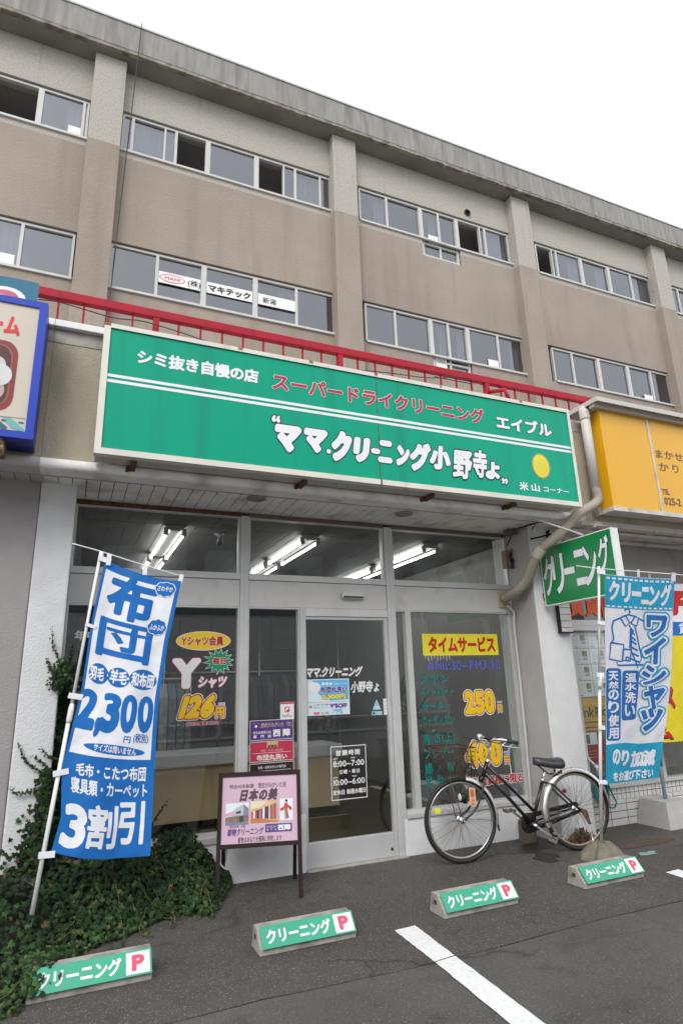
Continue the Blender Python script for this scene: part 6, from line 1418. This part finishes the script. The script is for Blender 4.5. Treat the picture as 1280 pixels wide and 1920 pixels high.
# basket
w = MB(); bw0, bw1, bz0, bz1 = 0.995, 1.30, 0.705, 0.925
def bpt(u, v, h):                                                # u along, v across, h up; narrower at the bottom
    k = 0.78+0.22*h; return bp((1.0+0.155+(u-0.5)*0.30*k+0.03*h, bz0+(bz1-bz0)*h), (v-0.5)*0.36*k)
ringp = [(0, 0), (0.5, 0), (1, 0), (1, 0.5), (1, 1), (0.5, 1), (0, 1), (0, 0.5)]
for h, r in ((0, 0.004), (0.17, 0.0019), (0.34, 0.0019), (0.5, 0.0019), (0.67, 0.0019), (0.84, 0.0019), (1, 0.0045)): w.tube([bpt(u, v, h) for u, v in ((0, 0), (1, 0), (1, 1), (0, 1))], r, 5, 0, True)
for k in range(9):
    f = k/8
    for v in (0, 1): w.tube([bpt(f, v, 0), bpt(f, v, 1)], 0.0019, 4)
    for u in (0, 1): w.tube([bpt(u, f, 0), bpt(u, f, 1)], 0.0019, 4)
    w.tube([bpt(f, 0, 0), bpt(f, 1, 0)], 0.0019, 4); w.tube([bpt(0, f, 0), bpt(1, f, 0)], 0.0019, 4)
w.build('basket', mat('rusty_black_wire', (0.045, 0.022, 0.012), 0.7, 0.5, 12, dirt=(0.13, 0.06, 0.025), dscale=9), bike)
w = MB()
for t in (-0.07, 0.07): w.tube([bpt(0.85, 0.5+t*2, 0), bp((WB+0.012, RW), t)], 0.004, 6)
w.build('basket_stay', mat('rust_rod', (0.16, 0.085, 0.05), 0.8, 0.3, 30, metal=0.2), bike)
def fender(s0, a0, a1, r, name, m):
    f = MB(); n = 36; vs = []
    prof = [(-0.031, -0.028), (-0.024, -0.004), (0.0, 0.005), (0.024, -0.004), (0.031, -0.028)]
    for i in range(n+1):
        a = a0+(a1-a0)*i/n
        for t, d in prof: vs.append(bp((s0+(r+d)*math.cos(a), RW+(r+d)*math.sin(a)), t))
        for t, d in prof[::-1]: vs.append(bp((s0+(r+d-0.002)*math.cos(a), RW+(r+d-0.002)*math.sin(a)), t))
    k = 10
    f.add(vs, [(i*k+j, i*k+(j+1) % k, (i+1)*k+(j+1) % k, (i+1)*k+j) for i in range(n) for j in range(k)], 0, True)
    return f.build(name, m, bike)
fender(WB, PI*0.56, PI*1.06, RW+0.012, 'front_mudguard', M_chrome); fender(0, PI*(-0.12), PI*0.80, RW+0.012, 'rear_mudguard', M_chrome)
fender(0, PI*0.80, PI*0.98, RW+0.012, 'rear_mudguard', M_rim2)
w = MB(); a_ = PI*1.06; c = bp((WB+(RW+0.012)*math.cos(a_), RW+(RW+0.012)*math.sin(a_))); w.hull([c+nb2*0.022+Vector((0, 0, 0.03)), c-nb2*0.022+Vector((0, 0, 0.03)), c-nb2*0.022+eb*0.004+Vector((0, 0, 0.03)), c+nb2*0.022+eb*0.004+Vector((0, 0, 0.03))], [c+nb2*0.012-eb*0.01-Vector((0, 0, 0.05)), c-nb2*0.012-eb*0.01-Vector((0, 0, 0.05)), c-nb2*0.012-eb*0.006-Vector((0, 0, 0.05)), c+nb2*0.012-eb*0.006-Vector((0, 0, 0.05))]); w.build('mud_flap', M_blackr, bike)
for s0_, an in ((WB, PI*1.03), (0.0, -0.05)):
    w = MB()
    w.tube([bp((s0_, RW), -0.05), bp((s0_+(RW+0.008)*math.cos(an), RW+(RW+0.008)*math.sin(an)), -0.024), bp((s0_+(RW+0.008)*math.cos(an), RW+(RW+0.008)*math.sin(an)), 0.024), bp((s0_, RW), 0.05)], 0.0025, 6)
    w.build('mudguard_stay', M_spoke, bike)
# saddle
w = MB(); c0 = (0.382, 0.74); c1 = (0.113, 0.702); L = c0[0]-c1[0]; vs = []; N = 14; K = 14
for i in range(N+1):
    f = i/N; s = c1[0]+L*f; hw = 0.112*(1-f)**0.75+0.022 if f < 0.97 else 0.016; hw = hw*(0.55+0.45*min(1, f*6+0.2)); zt = 0.030*(1-0.8*f)+0.018*math.sin(PI*min(1, f*1.2))*-0.6; base = c1[1]+(c0[1]-c1[1])*f
    for k in range(K):
        th = 2*PI*k/K; sx = math.cos(th); sz = math.sin(th)
        vs.append(bp((s, base+0.004+(0.046*sz if sz > 0 else (0.075-0.035*f)*sz*abs(sx)**0.4*0.9)+zt*0.9), hw*sx))
fs = [(i*K+k, i*K+(k+1) % K, (i+1)*K+(k+1) % K, (i+1)*K+k) for i in range(N) for k in range(K)]+[tuple(range(K))[::-1], tuple(N*K+k for k in range(K))]
w.add(vs, fs, 0, True); so = w.build('saddle', mat('dark_grey_vinyl', (0.035, 0.036, 0.042), 0.4, 0.15, 8), bike)
w = MB()
for t in (-0.035, 0.035): w.tube([bp((c1[0]+0.05, c1[1]-0.035), t), bp((c1[0]+0.05, c1[1]-0.06), t), bp((c1[0]+0.13, c1[1]-0.06), t*0.6), bp((c0[0]-0.03, c0[1]-0.01), t*0.3)], 0.004, 6)
for t in (-0.05, 0.05): w.tube([bp((c1[0]+0.03, c1[1]-0.055+0.006*math.sin(i*1.6)+i*0.002), t+0.012*math.cos(i*1.6)) for i in range(16)], 0.003, 5)
w.build('saddle_spring', M_rust, so)
w = MB(); w.tube([bp(sc_), bp((st[0]-0.005, st[1]+0.01))], 0.0115, 10); w.lathe(bp((sc_[0]+0.002, sc_[1]-0.01)), [(0.019, 0), (0.019, 0.02)], 12); w.build('seat_post', M_chrome, bike)
# drive train on the far side, crank and pedals
w = MB()
w.lathe(bp(bb, -0.040), [(0.078, 0), (0.082, 0.004), (0.082, 0.018), (0.078, 0.022)], 24, 0, -nb2)
w.hull([bp(p, -0.041) for p in ((bb[0]-0.02, bb[1]+0.078), (-0.04, RW+0.052), (-0.04, RW+0.022), (bb[0]-0.02, bb[1]+0.04))], [bp(p, -0.061) for p in ((bb[0]-0.02, bb[1]+0.078), (-0.04, RW+0.052), (-0.04, RW+0.022), (bb[0]-0.02, bb[1]+0.04))])
w.hull([bp(p, -0.0415) for p in ((bb[0]-0.02, bb[1]-0.045), (-0.04, RW-0.02), (-0.04, RW-0.045), (bb[0]-0.02, bb[1]-0.078))], [bp(p, -0.0605) for p in ((bb[0]-0.02, bb[1]-0.045), (-0.04, RW-0.02), (-0.04, RW-0.045), (bb[0]-0.02, bb[1]-0.078))])
w.hull([bp(p, -0.042) for p in ((-0.02, RW+0.05), (-0.055, RW+0.04), (-0.055, RW-0.035), (-0.02, RW-0.045))], [bp(p, -0.0602) for p in ((-0.02, RW+0.05), (-0.055, RW+0.04), (-0.055, RW-0.035), (-0.02, RW-0.045))])
w.build('chain_case', mat('black_plastic', (0.014, 0.012, 0.014), 0.35, 0.15), bike)
pd = (0.273, 0.113); pu = (0.657, 0.407)
d = Vector((pd[0]-bb[0], 0, pd[1]-bb[1])); d = d.normalized()*0.165; pl_ = (bb[0]+d.x, bb[1]+d.z); pu_ = (bb[0]-d.x, bb[1]-d.z)
w = MB(); w.strip([bp(bb, 0.065), bp(pl_, 0.07)], 0.018, 0.012, nb2); w.strip([bp(bb, -0.075), bp(pu_, -0.08)], 0.018, 0.012, nb2); w.tube([bp(bb, -0.08), bp(bb, 0.072)], 0.012, 12); w.build('crank', M_chrome, bike)
for q, t in ((pl_, 0.125), (pu_, -0.135)):
    w = MB(); cc = bp(q, t); ax = eb*0.045; bx_ = nb2*0.042; cz = Vector((0, 0, 0.012))
    if t > 0: ax = (eb*0.7-Vector((0, 0, 0.72)))*0.045; cz = (eb*0.72+Vector((0, 0, 0.7)))*0.012
    for e1 in (-1, 1):
        w.hull([cc+ax*e1*1.0+bx_+cz, cc+ax*e1*1.0-bx_+cz, cc+ax*e1*1.0-bx_-cz, cc+ax*e1*1.0+bx_-cz], [cc+ax*e1*0.5+bx_+cz, cc+ax*e1*0.5-bx_+cz, cc+ax*e1*0.5-bx_-cz, cc+ax*e1*0.5+bx_-cz])
    w.hull([cc+ax*0.49+bx_+cz*0.6, cc-ax*0.49+bx_+cz*0.6, cc-ax*0.49+bx_-cz*0.6, cc+ax*0.49+bx_-cz*0.6], [cc+ax*0.49+bx_*0.8+cz*0.6, cc-ax*0.49+bx_*0.8+cz*0.6, cc-ax*0.49+bx_*0.8-cz*0.6, cc+ax*0.49+bx_*0.8-cz*0.6])
    w.tube([cc-bx_, cc+bx_], 0.008, 8)
    w.build('pedal', M_ped, bike)
w = MB(); w.tube([bp((-0.057, 0.146), 0.09), bp(((-0.061, -0)[0], 0.004), 0.12)], 0.0085, 8); w.build('kickstand_leg', M_rim, bike)
w = MB(); k0_ = (-0.005, 0.307); w.hull([bp((k0_[0]+0.03, RW+0.03), 0.07), bp((k0_[0]-0.045, RW+0.0), 0.07), bp((k0_[0]-0.06, RW-0.11), 0.09), bp((k0_[0]-0.04, RW-0.11), 0.09)], [bp((k0_[0]+0.03, RW+0.03), 0.085), bp((k0_[0]-0.045, RW+0.0), 0.085), bp((k0_[0]-0.06, RW-0.11), 0.10), bp((k0_[0]-0.04, RW-0.11), 0.10)]); w.build('kickstand_bracket', mat('orange_rust', (0.10, 0.045, 0.018), 0.9, 0.5, 40), bike)
hl = (1.106, 0.516)
w = MB(); w.lathe(bp((hl[0]-0.03, hl[1]), 0.03), [(0.015, 0), (0.035, 0.02), (0.038, 0.06), (0.034, 0.065)], 18, 0, eb+Vector((0, 0, -0.05))); w.lathe(bp((hl[0]-0.01, hl[1]-0.05), 0.03), [(0.02, 0), (0.02, 0.05)], 12, 0); lo = w.build('headlight', M_blackr, bike)
w = MB(); w.lathe(bp((hl[0]+0.036, hl[1]), 0.03), [(0.033, 0), (0.024, 0.008), (0.0, 0.012)], 16, 0, eb); w.build('lens', mat('clear_lens', (0.62, 0.63, 0.62), 0.2), lo)
tg = (1.045, 0.524); w = MB(); c = bp(tg, 0.075)
w.hull([c+eb*0.028+Vector((0, 0, 0.07)), c-eb*0.03+Vector((0, 0, 0.065)), c-eb*0.03-Vector((0, 0, 0.075)), c+eb*0.03-Vector((0, 0, 0.07))], [q_+nb2*0.001 for q_ in (c+eb*0.028+Vector((0, 0, 0.07)), c-eb*0.03+Vector((0, 0, 0.065)), c-eb*0.03-Vector((0, 0, 0.075)), c+eb*0.03-Vector((0, 0, 0.07)))])
wt = thing('paper_tag', 'buff warning tag with orange characters hung on the bicycle\'s front fork', 'tag', c); w.build('card', mat('buff_card', (0.55, 0.42, 0.26), 0.8, 0.08, 20), wt)
a = Art(lambda s, t, off: c-eb*s+nb2*(0.002+off)+Vector((0, 0, t)), 0.0006); a.text('禁止', (-0.02, 0.02, -0.065, 0.055), 0, 1, 0.04, vertical=True); a.build('lettering', [mat('orange_ink', (0.55, 0.12, 0.02), 0.6)], wt)
w = MB(); q = (0.136, 0.502); w.lathe(bp(q, 0.02), [(0.004, 0), (0.016, 0.01), (0.018, 0.03)], 12, 0, nb2-eb*0.4); w.build('rear_reflector', mat('dark_red_reflector', (0.12, 0.01, 0.015), 0.3), bike)

# ------------------------------------------------------------------ small things by the wall
mb = MB(); n = 11; c = (4.12, -0.135); rs = random.Random(8); lo = []; hi = []
for i in range(n):
    r = 0.082+rs.uniform(-0.008, 0.008); lo.append((c[0]+r*1.04*math.cos(2*PI*i/n), c[1]+r*math.sin(2*PI*i/n), 0)); hi.append((c[0]+r*math.cos(2*PI*i/n), c[1]+r*0.97*math.sin(2*PI*i/n), 0.182+rs.uniform(-0.004, 0.004)))
mb.hull(lo, hi)
setp(mb.build('timber_stump', mat('weathered_timber', (0.10, 0.085, 0.065), 0.9, 0.35, 5, stretch=(9, 9, 0.8), bump=0.5, bscale=50), None, (4.12, -0.135, 0)), 'weathered round timber stump against the wall behind the bicycle', 'stump')
mb = MB(); rs = random.Random(12)
for i in range(260):
    a0 = rs.uniform(0, 2*PI); r = rs.uniform(0, 0.16); p = Vector((4.50+r*math.cos(a0)*1.3, -0.42+r*0.45*math.sin(a0), 0.004)); hgt = rs.uniform(0.03, 0.13)*(1.1-r/0.2)
    d = Vector((rs.uniform(-1, 1), rs.uniform(-1, 1), 0))*0.05; s = Vector((rs.uniform(-1, 1), rs.uniform(-1, 1), rs.uniform(-.5, .5))).normalized()*0.007
    q = p+d*0.6+Vector((0, 0, hgt)); mb.add([p-s*0.4, p+s*0.4, q+s, q-s, q+d*0.6+Vector((0, 0, -0.01))], [(0, 1, 2, 3), (3, 2, 4)], i % 2)
setp(mb.build('dry_weeds', [mat('dry_brown_leaf', (0.11, 0.065, 0.03), 0.9, 0.4, 40), mat('dry_tan_leaf', (0.20, 0.13, 0.065), 0.9, 0.3, 40)], None, (4.5, -0.42, 0)), 'clump of withered brown weeds by the wall behind the rear wheel', 'weeds')
hz = thing('garden_hose', 'teal garden hose bundled on a tap by the tiled wall behind the rear wheel', 'hose', (5.0, -0.2, 0.4))
mb = MB(); rs = random.Random(2)
top_ = Vector((5.023, -0.2, 0.541))
for k in range(7):
    c = top_+Vector((rs.uniform(-0.03, 0.06), rs.uniform(-0.03, 0.03), -0.02)); L = rs.uniform(0.22, 0.36); wd = rs.uniform(0.05, 0.10)
    mb.tube(bez([c+Vector((-wd*0.3, 0, 0)), c+Vector((-wd, 0.01, -L*0.4)), c+Vector((-wd*0.5, -0.01, -L*0.9)), c+Vector((wd*0.4, 0, -L)), c+Vector((wd, 0.01, -L*0.5)), c+Vector((wd*0.3, 0, 0))], 7), 0.008, 7)
mb.tube(bez([top_+Vector((0.08, 0, -0.05)), (5.175, -0.2, 0.323), (5.21, -0.2, 0.245), (5.165, -0.2, 0.2), (5.062, -0.2, 0.224)], 8), 0.008, 7)
mb.build('tubing', mat('teal_hose', (0.02, 0.16, 0.20), 0.4, 0.1), hz)
mb = MB(); mb.tube(bez([(4.983, -0.12, 0.668), (5.014, -0.16, 0.623), (5.01, -0.2, 0.587), top_+Vector((0, 0, -0.03))], 6), 0.012, 10); mb.lathe(Vector((5.019, -0.18, 0.605)), [(0.022, 0), (0.022, 0.05)], 12, 0, (0.5, -0.3, -0.7)); mb.tube([(4.977, -0.12, 0.679), (5.014, -0.14, 0.673)], 0.006, 8); mb.build('tap', mat('tap_metal', (0.55, 0.55, 0.55), 0.35, 0.1, 10, metal=0.5), hz)
mb = MB(); cc = (4.688, -0.986, 0.004); r4 = random.Random(6)
P = [(cc[0]+0.09*math.cos(2*PI*i/18)*(1+0.2*math.sin(i*2.1)), cc[1]+0.045*math.sin(2*PI*i/18)*(1+0.2*math.sin(i*1.3)), 0.004) for i in range(18)]
mb.hull([(p[0], p[1], 0.004) for p in P], [(p[0], p[1], 0.007+0.004*math.sin(i)) for i, p in enumerate(P)])
setp(mb.build('plastic_scrap', mat('pale_green_plastic', (0.22, 0.32, 0.31), 0.4, 0.15, 12), None, (cc[0], cc[1], 0)), 'flattened pale green plastic scrap on the asphalt by the rightmost parking stop', 'litter')

# ------------------------------------------------------------------ ivy
iv = thing('ivy', 'thick dark green ivy mound spreading from the shop wall and climbing the left pillar', 'ivy', (0.2, -0.5, 0))
YBt = [(-1.6, 2.0), (-0.9, 1.85), (-0.45, 1.68), (-0.2, 1.56), (-0.09, 1.50), (-0.03, 1.26), (0.02, 1.2), (0.12, 1.04), (0.25, 0.86), (0.42, 0.78), (0.64, 0.61), (0.77, 0.53), (0.92, 0.62), (1.02, 0.63), (1.10, 0.46), (1.18, 0.26), (1.26, 0.10)]
HWt = [(-1.6, 0.36), (-0.66, 0.38), (-0.3, 0.42), (-0.1, 0.48), (0.1, 0.52), (0.3, 0.42), (0.63, 0.345), (0.9, 0.34), (1.02, 0.23), (1.14, 0.10), (1.28, 0.02)]
def li(tab, x):
    if x <= tab[0][0]: return tab[0][1]
    for a, b in zip(tab, tab[1:]):
        if x <= b[0]: return a[1]+(b[1]-a[1])*(x-a[0])/(b[0]-a[0])
    return tab[-1][1]
def ivprof(x, d):
    k = min(1, max(0, (x-0.05)/0.45))
    return k*(1-d**1.6)**0.9+(1-k)*(1-d)**1.35*1.12
def ivh(x, y):
    yb = li(YBt, x); d = min(1, max(0, -y/yb))
    dip = 1-0.62*math.exp(-((x+0.12)**2/0.03+(y+0.98)**2/0.07))
    lump = 0.05*math.sin(x*9+y*4)+0.045*math.sin(x*5-y*11+1)+0.03*math.sin(x*19+y*17)
    return max(0.0, li(HWt, x)*ivprof(x, d)*dip+lump*(1-d)**0.4*min(1, li(HWt, x)/0.2))+0.035*(1-d**6)
mb = MB(); NX, NY = 60, 30
for i in range(NX+1):
    x = -1.6+2.88*i/NX
    for j in range(NY+1):
        y = -li(YBt, x)*0.985*j/NY; mb.v.append((x, y, max(0.002, ivh(x, y)-0.045)))
mb.f = [(i*(NY+1)+j, i*(NY+1)+j+1, (i+1)*(NY+1)+j+1, (i+1)*(NY+1)+j) for i in range(NX) for j in range(NY)]; mb.m = [0]*len(mb.f); mb.s = [True]*len(mb.f)
mb.build('ivy_shade_core', mat('ivy_gap_shade', (0.008, 0.010, 0.006), 0.95, 0.5, 25, bump=0.8, bscale=40), iv)  # inner core, painted near-black as the shade in the gaps between leaves
LEAF = [(0, -0.12), (0.30, -0.28), (0.52, -0.02), (0.34, 0.10), (0.46, 0.42), (0.20, 0.36), (0.0, 0.78), (-0.20, 0.36), (-0.46, 0.42), (-0.34, 0.10), (-0.52, -0.02), (-0.30, -0.28)]
rl = random.Random(21)
def leaf(mb, p, nrm, tip, size, m):
    nrm = nrm.normalized(); tip = (tip-nrm*tip.dot(nrm)); tip = tip.normalized() if tip.length > 1e-4 else nrm.orthogonal().normalized(); sd_ = tip.cross(nrm)
    cup = rl.uniform(-0.25, 0.35); vs = [p+nrm*size*0.10]
    for u, v in LEAF: vs.append(p+sd_*u*size+tip*v*size-nrm*size*(cup*u*u+0.22*max(0, v)**2))
    n = len(LEAF); mb.add(vs, [(0, 1+i, 1+(i+1) % n) for i in range(n)], m)
LM = [mat('ivy_leaf_dark', (0.012, 0.027, 0.010), 0.65, 0.35, 9, spec=0.18), mat('ivy_leaf_mid', (0.020, 0.044, 0.014), 0.65, 0.3, 9, spec=0.18), mat('ivy_leaf_fresh', (0.045, 0.088, 0.022), 0.65, 0.25, 9, spec=0.2), mat('ivy_leaf_yellow', (0.10, 0.115, 0.028), 0.65, 0.25, 9, spec=0.2), mat('ivy_leaf_brown', (0.075, 0.045, 0.02), 0.7, 0.3, 9)]
def pick(fresh):
    r = rl.random()
    if r < 0.02: return 4
    if r < 0.035+0.03*fresh: return 3
    if r < 0.08+0.40*fresh: return 2
    return 1 if rl.random() < 0.45+0.25*fresh else 0
mb = MB(); cnt_ = 0
while cnt_ < 13500:
    x = rl.uniform(-1.35, 1.28); yb = li(YBt, x); y = -yb*rl.random()**0.85*1.02
    if -0.66 < x < -0.05 and y > -0.38: continue
    h = ivh(x, y); e = 0.02
    nr = Vector((-(ivh(x+e, y)-ivh(x-e, y))/(2*e), -(ivh(x, y+e)-ivh(x, y-e))/(2*e), 1.0))
    if nr.xy.length > 2.5: nr.xy = nr.xy*(2.5/nr.xy.length)
    nr.normalize()
    depth = rl.random()**1.4*0.10-0.04
    p = Vector((x, y, max(0.008, h)))-nr*depth
    p.z = max(p.z, 0.006)
    jit = Vector((rl.gauss(0, 0.45), rl.gauss(0, 0.45)-0.25, rl.gauss(0, 0.3)))
    tip = Vector((rl.gauss(0, 0.7), -0.6+rl.gauss(0, 0.5), -0.5))
    edge = -y/yb; fresh = max(0, min(1, (edge-0.72)/0.28))*0.8+(0.5 if x < -0.05 and edge > 0.6 else 0)
    leaf(mb, p, nr+jit*0.8, tip, rl.uniform(0.017, 0.044)*(0.8 if edge > 0.95 else 1), pick(min(1, fresh))); cnt_ += 1
for i in range(150):                                             # sprays lapping over the end of the first parking stop
    x = -0.08+abs(rl.gauss(0, 0.055)); k = rl.random(); y = -1.27-0.19*k; z = 0.135-0.10*max(0, (k-0.45)/0.55)+rl.random()*0.03
    leaf(mb, Vector((x, y, z)), Vector((rl.gauss(0, 0.4), -0.5, 0.8+rl.gauss(0, 0.3))), Vector((rl.gauss(0.4, 0.6), -0.5, -0.4)), rl.uniform(0.024, 0.042), pick(0.9))
for k in range(26):                                              # loose runners lying over the mound and out on to the asphalt
    x = rl.uniform(-0.6, 1.1); yb = li(YBt, x); y = -yb*rl.uniform(0.25, 0.95); ang = rl.uniform(-2.6, -0.4); T_ = []
    if -0.66 < x < -0.05 and y > -0.5: continue
    for q in range(6):
        T_.append((x, y, max(0.012, ivh(x, y)+0.02+0.035*math.sin(q*0.9)))); x += 0.055*math.cos(ang); y += 0.055*math.sin(ang); ang += rl.gauss(0, 0.3)
    c = bez(T_, 4); m_ = MB(); m_.tube(c, 0.0022, 5, 5)
    for i, p in enumerate(c):
        if i % 2 == 0: leaf(m_, p+Vector((rl.gauss(0, 0.012), rl.gauss(0, 0.012), 0.006)), Vector((rl.gauss(0, 0.5), -0.4, 1)), Vector((rl.gauss(0, 1), -0.4, 0.1)), rl.uniform(0.014, 0.03), pick(0.6))
    m_.build('runner', LM+[mat('ivy_runner_stem', (0.13, 0.10, 0.045), 0.8, 0.3, 20)], iv)
# the climbing column in the corner between pillar and window
for i in range(1500):
    z = 0.35+1.35*rl.random()**1.25; f = (z-0.35)/1.35
    wd = 0.15*(1-f*0.45)+0.03*math.sin(z*9); x = -0.045+rl.random()*max(0.05, wd); y = -0.02-rl.random()*(0.30-0.12*f)
    if z > 1.5: x = -0.05+rl.gauss(0.06, 0.045); y = -0.12-rl.random()*0.26
    leaf(mb, Vector((x, y, z)), Vector((rl.gauss(0, 0.5), -1+rl.gauss(0, 0.4), 0.35+rl.gauss(0, 0.4))), Vector((rl.gauss(0, 0.6), -0.2, -1)), rl.uniform(0.022, 0.044), pick(0.05))
for i in range(520):                                             # leaves lapping over the pillar face
    z = 0.36+0.62*rl.random()**1.6; x = -0.06-abs(rl.gauss(0, 0.10))*(1.25-z); y = -0.385-rl.random()*0.05
    leaf(mb, Vector((x, y, z)), Vector((rl.gauss(0, 0.4), -1, 0.3+rl.gauss(0, 0.4))), Vector((rl.gauss(0, 0.6), -0.2, -1)), rl.uniform(0.022, 0.042), pick(0.1))
for i in range(160):
    q = Vector((-0.055, -0.39, 1.594)); p = q+Vector((rl.gauss(0, 0.035), -rl.random()*0.03, rl.gauss(0, 0.05)))
    leaf(mb, p, Vector((rl.gauss(0, 0.5), -1, 0.3)), Vector((rl.gauss(0, 0.6), -0.2, -1)), rl.uniform(0.016, 0.034), pick(0.15))
fo = mb.build('foliage', LM, iv)
M_stem = mat('ivy_stem', (0.075, 0.06, 0.03), 0.8, 0.3, 20)
mb = MB()
for k in range(5): mb.tube(bez([(0.0+0.02*k, -0.05-0.05*k, 0.02), (-0.02+0.025*k, -0.05-0.04*k, 0.5), (0.03+0.012*k, -0.06-0.03*k, 1.0), (0.01+0.012*k, -0.08-0.03*k, 1.55)], 8), 0.007, 6)
mb.build('main_stem', M_stem, iv)
TD = [[(-0.026, -0.39, 1.578), (-0.071, -0.39, 1.698), (-0.121, -0.39, 1.821), (-0.131, -0.39, 1.931)], [(-0.032, -0.39, 1.567), (-0.089, -0.39, 1.616), (-0.135, -0.39, 1.672), (-0.154, -0.39, 1.724)], [(-0.023, -0.2, 1.621), (0.004, -0.2, 1.736), (0.018, -0.2, 1.831)],
      [(-0.035, -0.39, 0.909), (-0.123, -0.39, 0.966), (-0.211, -0.39, 1.03), (-0.249, -0.39, 1.094), (-0.276, -0.39, 1.16)], [(-0.017, -0.39, 0.853), (-0.145, -0.39, 0.851), (-0.237, -0.39, 0.839), (-0.31, -0.39, 0.878)], [(-0.027, -0.39, 1.037), (-0.082, -0.39, 1.062), (-0.137, -0.39, 1.117)],
      [(-0.04, -0.39, 0.956), (-0.126, -0.39, 1.031), (-0.182, -0.39, 1.069)], [(0.639, -0.1, 0.458), (0.711, -0.1, 0.568), (0.785, -0.1, 0.669)], [(0.939, -0.1, 0.235), (1.009, -0.1, 0.277), (1.107, -0.1, 0.273)], [(0.947, -0.1, 0.234), (1.001, -0.1, 0.282), (1.032, -0.1, 0.326)],
      [(0.826, -0.1, 0.278), (0.863, -0.1, 0.331), (0.897, -0.1, 0.379)], [(-0.154, -0.42, 0.477), (-0.201, -0.42, 0.507), (-0.234, -0.42, 0.524)], [(-0.097, -0.42, 0.597), (-0.145, -0.42, 0.64), (-0.167, -0.42, 0.668)], [(-0.243, -0.45, 0.457), (-0.29, -0.45, 0.499), (-0.324, -0.45, 0.534)],
      [(-0.06, -0.39, 0.817), (-0.015, -0.4, 0.682), (-0.036, -0.42, 0.558)]]
for T_ in TD:
    c = bez(T_, 9); mb = MB(); mb.tube(c, [0.0028*(1-0.6*i/len(c)) for i in range(len(c))], 5, 5)
    for i, p in enumerate(c):
        f = i/len(c)
        for q in range(2 if f < 0.8 else 1):
            leaf(mb, p+Vector((rl.gauss(0, 0.006), -0.004-rl.random()*0.008, rl.gauss(0, 0.006))), Vector((rl.gauss(0, 0.5), -1, rl.gauss(0.2, 0.5))), Vector((rl.gauss(0, 1), -0.1, rl.gauss(-0.2, 0.8))), (0.022-0.012*f)*rl.uniform(0.7, 1.3), pick(0.2))
    mb.build('tendril', LM+[M_stem], iv)
bpy.data.objects.remove(_to, do_unlink=True)
